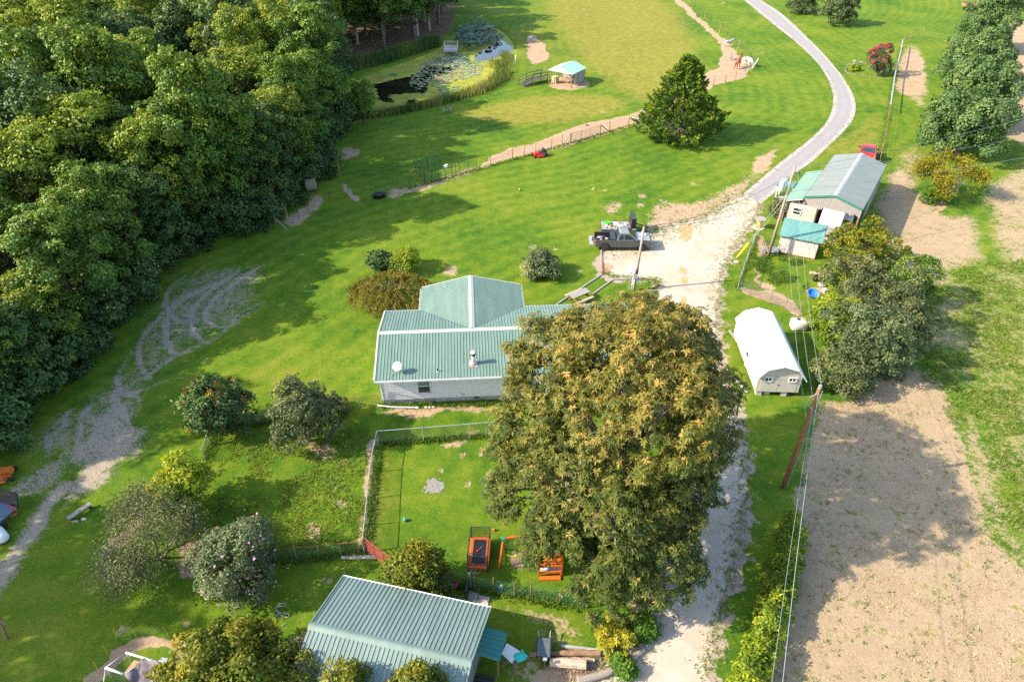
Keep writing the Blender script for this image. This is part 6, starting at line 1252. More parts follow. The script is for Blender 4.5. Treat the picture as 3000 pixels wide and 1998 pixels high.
# ride-on mowers
def mower(label, loc, rz, body, s=1.0):
    t = thing('ride_on_mower', label, 'mower', loc, rz); t.scale = (s,)*3
    b = MB(); b.frust((-.55,-.38,.55,.38),(-.45,-.30,.40,.30),.28,.50); b.extr([(.25,.3),(.25,.62),(.85,.52),(.95,.3)], -.24, .24); b.build('body', body, t)
    b = MB(); b.frust((-.35,-.66,.62,.66),(-.25,-.58,.52,.58),.14,.30); b.build('cutting_deck', body, t)
    b = MB(); b.frust((-.35,-.28,.12,.28),(-.32,-.25,.08,.25),.50,.60); b.frust((-.42,-.27,-.30,.27),(-.50,-.24,-.40,.24),.58,1.02); b.build('seat', M_black, t)
    b = MB(); b.frust((-.85,-.30,-.42,.30),(-.80,-.26,-.46,.26),.42,.78); b.build('engine', M_dark, t)
    for s_ in (-1, 1):
        wheel(t, (-.55, s_*.52, .27), .27, .24, M_dark); wheel(t, (.88, s_*.44, .16), .16, .13, body); b = MB(); b.tube([(.05,s_*.32,.45),(.15,s_*.34,.85),(.02,s_*.18,.98)], .025); b.build('lever', M_dark, t)
        b = MB(); b.beam((.5,s_*.36,.40),(.92,s_*.42,.36), .07, .08); b.build('front_arm', body, t)
    return t
mower('red zero turn mower standing by the wire fence', at(1582, 458), math.radians(205), M_red)
mower('orange ride on mower at the edge of the dirt track', at(-8, 1403), math.radians(20), M_orange, 1.1)

# ------------------------------------------------------------------ animals
def animal(label, cat, name, loc, rz, s, coat, head='up', mane=None, patches=None):
    """one continuous body grown with a skin over the joints (x forward, hooves at z = 0)"""
    hz = {'up': ((.98,0,1.55),(1.18,0,1.95),(1.42,0,1.98),(1.66,0,1.76)), 'level': ((1.0,0,1.36),(1.28,0,1.56),(1.50,0,1.56),(1.74,0,1.36)), 'down': ((1.02,0,1.12),(1.28,0,.78),(1.40,0,.48),(1.44,0,.18))}[head]
    J = [(0,0,1.10),(-.45,0,1.14),(-.78,0,1.10),(.45,0,1.14),(.75,0,1.20)] + list(hz); r = [.31,.32,.26,.30,.25,.19,.14,.13,.075]
    Ed = [(0,1),(1,2),(0,3),(3,4),(4,5),(5,6),(6,7),(7,8)]
    for sy in (-1, 1):
        n = len(J); J += [(-.74,sy*.17,.86),(-.62,sy*.18,.66),(-.86,sy*.18,.44),(-.82,sy*.18,.08),(-.76,sy*.18,.03)]; r += [.18,.12,.068,.052,.06]; Ed += [(2,n),(n,n+1),(n+1,n+2),(n+2,n+3),(n+3,n+4)]
        n = len(J); J += [(.62,sy*.16,.82),(.64,sy*.17,.46),(.63,sy*.17,.08),(.69,sy*.17,.03)]; r += [.13,.075,.052,.06]; Ed += [(4,n),(n,n+1),(n+1,n+2),(n+2,n+3)]
        n = len(J); h = Vector(hz[1]); J += [tuple(h + Vector((-.02,sy*.09,.20)))]; r += [.035]; Ed += [(6,n)]
    me = bpy.data.meshes.new(name); me.from_pydata(J, Ed, []); tmp = bpy.data.objects.new('tmp', me); C.objects.link(tmp)
    md = tmp.modifiers.new('s', 'SKIN'); sk = me.skin_vertices[0].data
    for i, v in enumerate(sk): v.radius = (r[i], r[i]); v.use_root = (i == 0)
    md.use_smooth_shade = True; sb_ = tmp.modifiers.new('d', 'SUBSURF'); sb_.levels = 2; sb_.render_levels = 2
    dg = bpy.context.evaluated_depsgraph_get(); nm = bpy.data.meshes.new_from_object(tmp.evaluated_get(dg)); bpy.data.objects.remove(tmp); nm.materials.clear(); nm.materials.append(coat); nm.name = name
    t = thing(name, label, cat, loc, rz); t.scale = (s,)*3; link('body', nm, t)
    b = MB(); b.tube([(-.98,0,1.22),(-1.10,0,1.05),(-1.12,0,.7),(-1.08,0,.42)], [.06,.085,.075,.02], 6); b.build('tail', mane or coat, t, True)
    a, c = Vector(hz[0]), Vector(hz[1]); b = MB(); b.beam(a.lerp(c,-.4) + Vector((-.14,0,.14)), c + Vector((-.10,0,.12)), .035, .12); b.build('mane', mane or coat, t, True); return t
M_chestnut = mat('chestnut_coat', (.25,.078,.026), .55, var=.2, scale=3); M_whitecoat = mat('white_coat', (.72,.68,.62), .6, var=.08, scale=3); M_greycoat = mat('grey_coat', (.40,.38,.37), .75, var=.3, scale=4); M_dkgrey = mat('dark_grey_coat', (.22,.20,.19), .75, var=.3, scale=4)
animal('chestnut brown horse standing on the bare dirt facing away', 'horse', 'horse', at(2159,200), math.radians(58), 1.08, M_chestnut, 'up', mat('dark_mane', (.14,.04,.015), .6))
animal('white horse with its head lowered beside the corner fence post', 'horse', 'horse', at(2188,194), math.radians(292), 1.06, M_whitecoat, 'down')
animal('grey donkey walking along the narrow dirt path', 'donkey', 'donkey', at(2131,137), math.radians(12), .82, M_greycoat, 'level')
animal('small dark grey donkey foal on the bare dirt near the brown horse', 'donkey', 'donkey', at(2140,176), math.radians(80), .58, M_dkgrey, 'level')

# ------------------------------------------------------------------ play yard
tr0 = at(1405, 1632); t = thing('trampoline', 'small orange and black trampoline with a black safety net', 'trampoline', tr0, math.radians(-3)); hx_, hy_ = .58, 1.05
def rrect(a, c, r, n=5):
    o = []
    for sx, sy, a0 in ((1,1,0),(-1,1,90),(-1,-1,180),(1,-1,270)):
        for k in range(n+1): th_ = math.radians(a0 + 90*k/n); o.append((sx*(a-r) + r*math.cos(th_), sy*(c-r) + r*math.sin(th_)))
    return o
oo, ii_ = rrect(hx_, hy_, .18), rrect(hx_-.22, hy_-.24, .12); n_ = len(oo); b = MB()
b.add([(x,y,.50) for x,y in oo] + [(x,y,.53) for x,y in ii_] + [(x,y,.36) for x,y in oo], [(i,(i+1)%n_,n_+(i+1)%n_,n_+i) for i in range(n_)] + [(i,(i+1)%n_,2*n_+(i+1)%n_,2*n_+i)[::-1] for i in range(n_)]); b.build('pad', M_orange, t)
b = MB(); b.add([(x,y,.50) for x,y in rrect(hx_-.2,hy_-.22,.12)], [tuple(range(n_))]); b.build('mat', M_black, t)
for x, y in ((hx_-.05,hy_-.1),(-hx_+.05,hy_-.1),(hx_-.05,-hy_+.1),(-hx_+.05,-hy_+.1)): b = MB(); b.cyl((x,y,.0),(x*1.02,y*1.02,1.45),.032,n=7); b.build('pole', M_dark, t)
b = MB(); cr_ = [(hx_-.03,hy_-.07),(-hx_+.03,hy_-.07),(-hx_+.03,-hy_+.07),(hx_-.03,-hy_+.07)]
for k in range(4): b.cyl((*cr_[k],1.44),(*cr_[(k+1)%4],1.44),.028,n=6)
b.build('top_frame', M_dark, t); b = MB()
for k in range(4): mesh_panel(b, (*cr_[k],0), (*cr_[(k+1)%4],0), .55, 1.42, .075, .013)
b.build('safety_net', M_black, t, kind='stuff')
t2_ = thing('toy_shovel', 'red toy with a pale handle lying on the trampoline mat', 'toy', tr0 + Vector((0,.15,.51)), .8); b = MB(); b.cyl((-.05,0,.02),(.3,.02,.02),.018); b.build('handle', M_wood, t2_); MB().ell((-.12,0,.03),(.11,.07,.03),8,5).build('head', M_red, t2_)
s0, s1 = at(1462, 1665), at(1478, 1632); st_ = thing('swing_set', 'orange wooden swing set with two yellow seats beside the trampoline', 'swing set', s0); zt = 2.05; E_ = (s1 + s0)/2 - s0; dvx = Vector((3.4, .55, 0)); ap = E_ + Vector((.10,.05,zt))
for q in (Vector((0,0,0)), (s1 - s0) + Vector((.0,.55,0))): b = MB(); b.beam(q, ap, .09, .11); b.build('leg', M_orange, st_)
for q in (Vector((0,-.2,0)), Vector((0,1.0,0))): b = MB(); b.beam(E_ + dvx + q, ap + dvx, .09, .11); b.build('leg', M_orange, st_)
b = MB(); b.beam(ap - Vector((.1,0,0)), ap + dvx, .11, .14); b.build('top_beam', M_orange, st_); MB().box(ap, (.2,.2,.2)).build('bracket', mat('green_bracket', (.03,.25,.12), .5), st_)
for k in (.45, 1.25):
    a = ap + dvx.normalized()*(k + .0); sw = thing('swing', 'yellow swing seat hanging ' + ('nearest the trampoline' if k < 1 else 'nearer the orange play tower'), 'swing', s0 + Vector((a.x, a.y, 0)), 0, 'swings')
    b = MB()
    for x in (-.20, .26): b.cyl((x,0,zt-.05),(x,-.02,.52),.012,n=5)
    b.build('chain', MATS['green_bracket'], sw); b = MB(); b.tube([(-.22,0,.56),(-.12,0,.47),(.03,0,.44),(.18,0,.47),(.28,0,.56)], .05, 6); b.build('seat', M_yellow, sw)
q0 = at(1578, 1688); pt_ = thing('play_tower', 'orange timber play tower with shelves at the edge of the big tree shade', 'play tower', q0, math.radians(2)); 
for x in (0, 1.25):
    for y in (0, 1.1): MB().bb((x-.05,y-.05,0),(x+.05,y+.05,1.75)).build('post', M_orange, pt_)
for z, x0, x1, y in ((1.7,0,1.25,0),(1.3,0,1.25,0),(.9,0,1.25,0),(.35,0,1.25,0),(1.7,0,1.25,1.1),(.9,0,1.25,1.1)): MB().bb((x0-.05,y-.03,z-.08),(x1+.05,y+.03,z+.06)).build('rail', M_orange, pt_)
MB().bb((0,0,.84),(1.25,1.1,.88)).build('deck', M_orange, pt_); MB().bb((.05,-.3,.0),(1.2,-.06,.12)).build('step', M_orange, pt_); b = MB(); b.bb((.05,.02,.3),(1.2,.4,.34)); b.build('shelf', M_stone, pt_); b = MB(); b.ell((.5,.2,.42),(.16,.12,.1),8,5); b.build('cushion', mat('pale_blue_cloth', (.25,.45,.65), .8), pt_)
u0 = at(1284, 1698); t = thing('toddler_slide', 'blue plastic toddler slide with a red foot beside the dark gold yard tree', 'slide', u0, math.radians(-22)); b = MB(); b.bb((-.10,-.22,0),(.16,.22,.62)); b.bb((-.12,-.24,.55),(.1,.24,.72)); b.build('ladder', M_blue, t)
b = MB(); b.slab([(.1,-.15,.60),(1.05,-.15,.08),(1.05,.15,.08),(.1,.15,.60)], -.04); b.beam((.1,-.17,.66),(1.05,-.17,.14),.05,.09); b.build('chute', M_blue, t); b = MB(); b.beam((.5,.17,.44),(1.1,.17,.12),.05,.10); b.build('side_rail', M_orange, t); MB().bb((1.0,-.2,0),(1.18,.2,.12)).build('foot', M_red, t)
for nm, lab, cat, u, v, r, m in (('ball','teal green ball lying in the play yard grass','ball',1187,1526,.13,mat('teal_ball', (.02,.36,.27), .3)),('ball','small pale ball on the lawn near the green corral panels','ball',1522,559,.14,mat('tan_ball', (.5,.28,.14), .6)),('toy','small orange toy lying beyond the trampoline','toy',1448,1554,.10,M_orange),('garden_gnome','small blue and tan ornament behind the netting fence','ornament',1467,1727,.15,M_blue)):
    t = thing(nm, lab, cat, at(u, v)); MB().ell((0,0,r),(r,r*(1 if 'ball' in nm else .7),r),12,8).build('body', m, t, True)
    if nm == 'garden_gnome': MB().ell((.04,.02,r*2.1),(.10,.10,.09),8,6).build('head', mat('skin_tan', (.55,.33,.22), .7), t, True)
t = thing('bucket', 'white bucket standing beside the corral panel pen', 'bucket', at(1308, 492)); MB().lathe([(.16,0),(.2,.4),(.18,.4),(.14,.04)], n=12).build('pail', M_white, t, True); MB().bb((-.35,-.1,0),(-.1,.15,.25)).build('lid', M_white, t)
t = thing('fire_pit', 'pale ash patch with broken stones in the play yard', 'fire pit', at(1272, 1424))
for k in range(26): a = rnd.uniform(0,6.28); r = rnd.uniform(.1,.75); s = rnd.uniform(.03,.09); MB().ell((r*math.cos(a)*1.05, r*math.sin(a), s*.2),(s*1.3,s,s*.45),6,4,.25).build('stone', [mat('ash_stone', (.27,.24,.20), .9, var=.25, scale=4), mat('ash_grey', (.23,.215,.19), .95, var=.2, scale=6)][k % 2], t)
sheet('ash_patch', chaikin(poly([(1246,1424),(1256,1406),(1272,1402),(1284,1412),(1302,1410),(1304,1422),(1290,1436),(1270,1448),(1254,1446)]), 2), .02, MATS['ash_grey'], .15, .07)
t = thing('garden_edging', 'pale concrete edging strip at the foot of the rusty railed fence', 'edging', at(1000, 1635)); MB().beam((0,0,.05), at(1102,1633) - at(1000,1635) + Vector((0,0,.05)), .20, .10).build('strip', M_stone, t)
t = thing('black_gate', 'narrow black gate leaning at the barn corner', 'gate', at(1366, 1765), math.radians(80)); b = MB(); b.bb((0,-.03,.05),(.9,.03,1.05)); b.build('panel', M_black, t); b = MB(); b.bb((.86,-.05,0),(.95,.05,1.35)); b.build('post', M_gal, t)
t = thing('concrete_slab', 'cracked concrete slabs on the ground between the barn corner and netting fence', 'slab', at(1395, 1755), math.radians(-12))
for k, (x, y, w, h) in enumerate(((-.25,.1,.6,.55),(.4,.0,.6,.5),(-.2,-.5,.6,.5),(.45,-.5,.55,.45))): MB().bb((x-w/2,y-h/2,.0),(x+w/2,y+h/2,.05)).build('slab', M_stone, t)

# ------------------------------------------------------------------ lower right: logs, sheets, barrow
def log(label, p, q, r0, r1, m, bend=0.0, z=None):
    a, c = at(*p), at(*q); t = thing('log', label, 'log', a); d = c - a; nrm = Vector((-d.y, d.x, 0)).normalized(); pts = []; rs = []
    for i in range(9): f = i/8; pts.append(d*f + nrm*bend*math.sin(PI*f) + Vector((0, rnd.gauss(0,.012), (r0 + (r1 - r0)*f)*.92))); rs.append((r0 + (r1-r0)*f)*rnd.uniform(.94, 1.06))
    MB().tube(pts, rs, 10).build('trunk', m, t); return t
log('thin brown log lying behind the thick pale log', (1552,1919), (1757,1917), .12, .17, M_wood2)
log('thick pale stripped log lying in wood chips', (1610,1945), (1716,1953), .22, .27, M_log)
log('slender pale log between the brown log and the thick log', (1672,1931), (1742,1937), .08, .10, M_log)
log('long curved grey log along the edge of the gravel drive', (1692,1998), (1886,1904), .20, .13, M_pole, -.30)
log('pale short log at the foot of the rust pole hedge shade', (1650,1750), (1636,1742), .06, .05, M_log)
t = thing('metal_sheet', 'bent grey metal sheeting lying above the logs', 'sheet', at(1645, 1897)); b = MB(); q = [at(1643,1889)-at(1645,1897), at(1776,1906)-at(1645,1897), at(1776,1918)-at(1645,1897), at(1686,1912)-at(1645,1897), at(1683,1902)-at(1645,1897), at(1644,1898)-at(1645,1897)]; b.slab([v_ + Vector((0,0,.08 + .05*(i % 2))) for i, v_ in enumerate(q)], .015); b.build('sheet', mat('dull_zinc', (.42,.42,.43), .5, .2, var=.1), t); log('timber prop under the bent grey metal sheeting', (1650,1896), (1770,1913), .05, .05, M_wood2)
w0 = at(1592, 1912); t = thing('wheelbarrow', 'black wheelbarrow tipped up beside the brown log', 'wheelbarrow', w0, math.radians(85)); b = MB(); b.frust((-.40,-.22,.34,.22),(-.55,-.36,.50,.36),.32,.58); b.build('tray', M_black, t); b = MB(); b.frust((-.36,-.18,.30,.18),(-.50,-.32,.46,.32),.36,.585); b.build('tray_lining', mat('wet_tray', (.10,.12,.14), .2), t)
b = MB(); [b.beam((-.5,s*.2,.30),(.95,s*.30,.45),.04,.04) for s in (-1,1)]; b.build('handle', M_gal, t); MB().lathe([(.05,-.05),(.18,-.05),(.19,0),(.18,.05),(.05,.05)], (-.62,0,.19), 14, 'y').build('wheel', M_tyre, t, True); b = MB(); [b.beam((.35,s*.22,.0),(.2,s*.22,.32),.035,.035) for s in (-1,1)]; b.build('leg', M_dark, t)
t = thing('garden_stake', 'turquoise cloth caught on a wooden stake in the barn shade', 'stake', at(1527, 1950)); MB().cyl((0,0,0),(.03,.02,1.0),.035,n=7).build('stake', M_wood2, t); b = MB(); c_ = [(-.42,-.02,.9),(-.16,-.30,.86),(.14,-.20,.92),(.34,.05,.80),(.14,.14,.98),(.06,.42,.86),(-.08,.16,1.0),(-.30,.14,.92)]; b.add([(0,0,1.04)] + c_, [(0,i+1,(i+1)%8+1) for i in range(8)]); b.build('cloth', M_turq, t)
t = thing('garden_stake', 'bare rusty stake standing near the black wheelbarrow', 'stake', at(1594, 1958)); MB().cyl((0,0,0),(.02,0,.85),.03,n=7).build('stake', M_rust, t); MB().bb((-.08,-.05,.80),(.12,.08,.9)).build('box', M_gal, t)
t = thing('wood_chips', 'brown wood chips scattered between the logs', 'wood chips', at(1700, 1955)); R = np.random.default_rng(800); n = 1500; P = np.c_[R.normal(0,.75,n), R.normal(0,.45,n), R.uniform(.01,.06,n)]; nm = unit(R.normal(size=(n,3))*.5 + [0,0,1.]); l = R.uniform(.04,.13,n); q = leaf_quads(P, R.normal(size=(n,3)), nm, l, l*.5)
t = bpy.data.objects[t.name]; o = link('chips', arr_mesh('chips', q, 4, leafmat('chip_colours', [(.16,.09,.05),(.33,.21,.13),(.45,.33,.22)], transl=0), R.uniform(0,1,n)), t, 'stuff'); t['kind'] = 'stuff'
t = thing('planks', 'two weathered planks on the ground under the lowest chestnut leaves', 'planks', at(1690, 1738), math.radians(-14)); MB().bb((-.35,-.05,.03),(.35,.05,.08)).build('plank', M_wood, t); MB().bb((-.3,.12,.03),(.38,.2,.08)).build('plank', M_wood, t)

# ------------------------------------------------------------------ lawn and kennel bits
p = at(1692, 885); t = thing('picnic_table', 'weathered picnic table with a grey top on the front lawn', 'picnic table', p + Vector((.15,.3,0)), math.radians(36))
for k in range(5): MB().bb((-.95,-.40+k*.16,.72),(.95,-.40+k*.16+.15,.77)).build('top_board', M_wood, t)
for s in (-1, 1): MB().bb((-.95,s*.78-.14,.42),(.95,s*.78+.14,.46)).build('bench_seat', mat('pale_bench_wood', (.42,.31,.22), .85, var=.2, stretch=(1,8,8)), t)
for x in (-.65, .65):
    for s in (-1, 1): b = MB(); b.beam((x,s*.62,0),(x,s*.28,.72),.05,.10); b.build('leg', M_wood2, t)
    b = MB(); b.beam((x,-.9,.39),(x,.9,.39),.05,.09); b.build('crossbar', M_wood2, t)
for i, (lab, p, q, m) in enumerate((('timber edging from the house wall to the parking corner',(1630,894),(1762,806),M_wood),('timber edging from the picnic table to the corner of the grass patch',(1738,862),(1793,822),M_wood),('timber edging along the grass patch below the parked pickup',(1795,821),(1850,819),M_wood),('red brown timber edging at the end of the parking bay',(1765,770),(1766,802),M_redwood),('grey timber edging beside the rear wheel of the grey pickup',(1761,735),(1763,768),M_wood))):
    a, c = at(*p), at(*q); t = thing('timber_edging', lab, 'edging', a); MB().beam((0,0,.05), c - a + Vector((0,0,.05)), .14, .11).build('timber', m, t)
p = at(2222, 668); t = thing('cable_spool', 'large wooden cable spool with a yellow drum beside the lane', 'cable spool', p); b = MB(); b.lathe([(.02,0),(.62,0),(.62,.08),(.02,.08)], n=22); b.build('base_disc', mat('pinkish_plywood', (.48,.36,.30), .85, var=.15), t); b = MB(); b.lathe([(.27,.08),(.27,1.0)], n=16); b.build('drum', mat('yellow_drum', (.68,.38,.06), .7, var=.2, stretch=(8,8,.5)), t, True); b = MB(); b.lathe([(.02,1.0),(.58,1.0),(.58,1.08),(.02,1.08)], n=22); b.build('top_disc', M_wood, t)
p = at(2264, 742); t = thing('wire_crate', 'rusty wire animal crate with a grey tray between pole and pink shed', 'crate', p + Vector((-.3,.1,0)), math.radians(-14)); b = MB(); b.bb((-.75,-.45,.25),(.75,.45,.45)); b.build('tray', M_gal, t); b = MB()
for k in range(9): x = -.75 + 1.5*k/8; b.beam((x,-.45,.45),(x,-.45,1.0),.02,.02); b.beam((x,.45,.45),(x,.45,1.0),.02,.02); b.beam((x,-.45,1.0),(x,.45,1.0),.02,.02)
for y in (-.45,-.15,.15,.45): b.beam((-.75,y,1.0),(.75,y,1.0),.02,.02)
b.build('wire_cage', M_dark, t, kind='stuff'); b = MB(); [b.bb((x-.04,y-.04,0),(x+.04,y+.04,.25)) for x in (-.7,.7) for y in (-.4,.4)]; b.build('leg', M_gal, t); MB().lathe([(.06,.45),(.16,.45),(.18,.7),(.06,.7)], (-.3,0,0), 10).build('can', mat('rusty_can', (.40,.20,.08), .8), t)
p = at(2380, 868); t = thing('paddling_pool', 'round blue plastic paddling pool tilted in the kennel yard', 'paddling pool', p, .3); b = MB(); b.lathe([(.02,.04),(.42,.04),(.50,.24),(.56,.25),(.54,.22),(.44,.0),(.02,.0)], n=22, close=False); b.v = [tuple(Matrix.Rotation(.30, 3, 'X') @ Vector(v_) + Vector((0,0,.14))) for v_ in b.v]; b.build('basin', M_blue, t, True); b = MB()
for k in range(6): a = rnd.uniform(0,6.28); b.ell((.25*math.cos(a),.25*math.sin(a),.22),(.05,.04,.02),6,4)
b.build('leaf_litter', M_wood, t, kind='stuff')
tyre('discarded_tyre', at(2388, 822) + Vector((0,0,.25)), (1.2,.2,.4), 'old black tyre propped under a log in the kennel yard', .36, .22); log('thick log stump resting on the old kennel tyre', (2372,802), (2400,806), .13, .12, M_log)
t = thing('rock', 'pinkish rock in front of the olive thicket', 'rock', at(2406, 838)); MB().ell((0,0,.12),(.38,.30,.22),9,6,.2).build('rock', M_stone, t); t = thing('bucket', 'small white bucket beside the blue paddling pool', 'bucket', at(2414, 855)); MB().lathe([(.12,0),(.15,.32),(.13,.32),(.1,.03)], n=12).build('pail', M_white, t, True)
p = at(2340, 962); t = thing('water_tank', 'white square plastic tank lying under the vine covered bush', 'tank', p + Vector((-.1,0,0)), -.05); b = MB(); b.box((0,0,.42),(1.25,.95,.84)); b.build('tank', mat('milky_plastic', (.68,.62,.52), .45, var=.12, scale=2), t, True, bevel=.12); MB().lathe([(.02,.84),(.16,.84),(.16,.89),(.02,.9)], (-.1,.1,0), 12).build('lid', M_dark, t)
for k in range(3): tt_ = thing('scrap', ['orange rusty scrap on the white plastic tank','pale rag hanging at the side of the white plastic tank','brown board leaning on the white plastic tank'][k], 'scrap', p + Vector((.35+.2*k,.2-.25*k,0)), .4*k); MB().box((0,0,.55+.22*(k == 0)),(.30,.35,.30 if k else .2), .5*k).build('piece', [mat('rusty_can', (0,0,0)), M_white, M_log][k], tt_, bevel=.05)
t = thing('tub', 'pale tub lying in the grass by the grey green thicket', 'tub', at(2393, 1105)); MB().lathe([(.1,0),(.2,.02),(.22,.26),(.2,.26),(.16,.05)], n=12).build('tub', M_gal, t, True)

# ------------------------------------------------------------------ meadow bits
p = at(1112, 580); t = thing('water_trough', 'oval black water trough at the end of the wire fence', 'trough', p, .35); b = MB(); b.lathe([(.02,.03),(.45,.05),(.56,.52),(.60,.54),(.58,.50),(.50,.0),(.02,.0)], n=20, close=False); b.v = [(x*1.35, y*.72, z) for x, y, z in b.v]; b.build('basin', M_black, t, True); b = MB(); b.lathe([(.02,.38),(.53,.38)], n=20, close=False); b.v = [(x*1.33, y*.70, z) for x, y, z in b.v]; b.build('water', mat('dark_water', (.02,.025,.03), .05), t)
p = at(913, 558); t = thing('hay_bale', 'round weathered hay bale at the edge of the wood', 'hay bale', p, .35); MB().lathe([(.05,-.62),(.66,-.60),(.70,-.5),(.70,.5),(.66,.60),(.05,.62)], (0,0,.68), 22, 'x').build('bale', mat('old_hay', (.27,.20,.135), .95, var=.3, scale=9, bump=.8), t); b = MB(); [b.lathe([(.705,x-.01),(.705,x+.01)], (0,0,.68), 22, 'x', close=False) for x in (-.35,0,.35)]; b.build('twine', M_wood, t)
p = at(1310, 328); t = thing('saddle_stand', 'small grey wooden stand like a letter h on the pond bank', 'stand', p, .3); b = MB(); b.beam((-.55,-.5,.1),(-.55,.5,.55),.1,.12); b.build('side', M_wood, t); b = MB(); b.beam((.55,-.5,.1),(.55,.5,.55),.1,.12); b.build('side', M_wood, t); b = MB(); b.beam((-.55,0,.34),(.55,0,.34),.12,.1); b.build('crossbar', M_wood, t)
p = at(1553, 124); t = thing('salt_block_stand', 'grey post feeder standing on the bare sandy patch', 'feeder', p); MB().bb((-.18,-.18,0),(.18,.18,.75)).build('post', M_wood, t); MB().bb((-.3,-.3,.75),(.3,.3,.95)).build('tray', M_gal, t)
t = thing('standpipe', 'thin white pipe standing at the right end of the pond', 'pipe', at(1510, 187)); MB().cyl((0,0,0),(.06,0,1.5),.05,n=8).build('pipe', M_white, t, True)
t = thing('old_bench', 'pale plank bench on the shaded far bank of the pond', 'bench', at(1407, 57), .1); MB().bb((-.8,-.15,.38),(.8,.15,.44)).build('seat', M_wood, t); [MB().bb((x-.06,-.13,0),(x+.06,.13,.38)).build('leg', M_wood, t) for x in (-.6,.6)]
t = thing('bucket', 'white bucket on the dirt strip just before the cedar', 'bucket', at(1854, 352)); MB().lathe([(.15,0),(.2,.35),(.18,.35),(.13,.03)], n=12).build('pail', M_white, t, True)
t = thing('mineral_block', 'dark block lying on the dirt strip above the tube gate', 'block', at(1719, 369)); MB().box((0,0,.1),(.4,.3,.2)).build('block', M_wood2, t, bevel=.03)
# flower bed with stones, statue and pillar by the crape myrtle
t = thing('flower_bed', 'oval flower bed edged with pale stones round the crape myrtle', 'flower bed', at(2530, 212)); ring = chaikin(poly([(2477,205),(2482,192),(2498,184),(2530,186),(2590,200),(2605,215),(2590,228),(2545,228),(2500,220),(2480,215)]), 2); o = at(2530, 212)
for k, q in enumerate(ring[::1]): MB().ell((q[0]-o.x, q[1]-o.y, .04),(.22*rnd.uniform(.6,1.2),.15,.09*rnd.uniform(.6,1.3)),7,5,.25).build('stone', mat('dull_stone', (.20,.18,.14), .9, var=.35, scale=3, bump=.4), t)
t = thing('bird_bath', 'grey stone bird bath beside the deer statue', 'bird bath', at(2501, 194)); MB().lathe([(.22,0),(.24,.1),(.12,.2),(.11,.75),(.35,.85),(.36,.92),(.05,.88)], n=12).build('pedestal', M_stone, t, True)
animal('small cream deer statue standing in the stone edged bed', 'statue', 'deer_statue', at(2517, 193), math.radians(195), .48, mat('cream_statue', (.62,.52,.38), .8, var=.15), 'level')
p = at(2848, 33); t = thing('hay_wagon', 'old grey flatbed wagon with broken side boards on the far lawn', 'wagon', p, -.06)
for k in range(7): MB().bb((-2.2,-1.2+k*.36,1.0),(2.2,-1.2+k*.36+.33,1.06)).build('deck_plank', M_wood, t)
for s, h in ((-1,.5),(1,.75)): MB().bb((-2.2,s*1.28-.04,.95),(2.2,s*1.28+.04,.95+h)).build('side_board', M_wood2, t)
for s in (-1, 1): MB().bb((s*2.22-.04,-1.25,.95),(s*2.22+.04,1.25,1.6)).build('end_board', M_wood2, t)
for x in (-1.4, 1.4):
    for s in (-1, 1): wheel(t, (x, s*.95, .42), .42, .2, M_rust)
b = MB(); b.bb((-2.1,-.5,.75),(2.1,-.35,.95)); b.bb((-2.1,.35,.75),(2.1,.5,.95)); b.build('chassis', M_rust, t); MB().ell((.2,.3,1.15),(.4,.3,.15),8,5,.2).build('load', MATS['rusty_can'], t)

# ------------------------------------------------------------------ lower left
def hose(label, pts, r, m): P = [at(*q) for q in pts]; t = thing('garden_hose', label, 'hose', P[0]); c_ = chaikin(np.array([(q.x - P[0].x, q.y - P[0].y) for q in P]), 3, closed=False); MB().tube([(x, y, .04) for x, y in c_], r, 5).build('hose', m, t)
hose('white garden hose looped on the grass left of the barn', c7([(1975,1165),(1900,1210),(1820,1268),(1812,1240),(1860,1180),(1910,1110),(1925,1085),(1895,1070),(1900,1045),(1950,1050),(1980,1035),(1965,1022),(1930,1030),(1905,1065),(1930,1095),(1980,1090),(2000,1105),(1990,1125),(1950,1115),(1930,1092),(1880,1150),(1800,1200)]), .02, M_gal)
t = thing('plank_bench', 'short grey plank bench on the grass beside the dirt track', 'bench', at(238, 1506), math.radians(56)); [MB().bb((x0,-.16,.28),(x0+.68,.16,.34)).build('plank', M_wood, t) for x0 in (-.7,.02)]; [MB().bb((x-.05,-.13,0),(x+.05,.13,.28)).build('leg', M_dark, t) for x in (-.55,.55)]
t = thing('stone', 'pale flat stones on the grass at the end of the plank bench', 'stones', at(232, 1526)); MB().ell((.25,.1,.05),(.2,.12,.07),7,5,.2).build('stone', M_stone, t); MB().ell((-.2,-.05,.05),(.25,.1,.06),7,5,.2).build('stone', M_stone, t)
t = thing('metal_box', 'small pale metal box on the grass beside the wire pen', 'box', at(573, 1680), .1); MB().bb((-.16,-.12,0),(.16,.12,.18)).build('box', M_gal, t); MB().bb((-.18,-.14,.18),(.18,.14,.21)).build('lid', M_gal, t)
t = thing('gas_tank', 'white horizontal gas tank at the edge of the shaded track', 'tank', at(10, 1580), math.radians(-38)); b = MB(); b.lathe([(.02,-.62),(.2,-.58),(.31,-.46),(.33,-.3),(.33,.3),(.31,.46),(.2,.58),(.02,.62)], (0,0,.45), 18, 'x'); b.build('tank', M_white, t, True); [MB().bb((x-.06,-.2,0),(x+.06,.2,.16)).build('foot', M_dark, t) for x in (-.35,.35)]
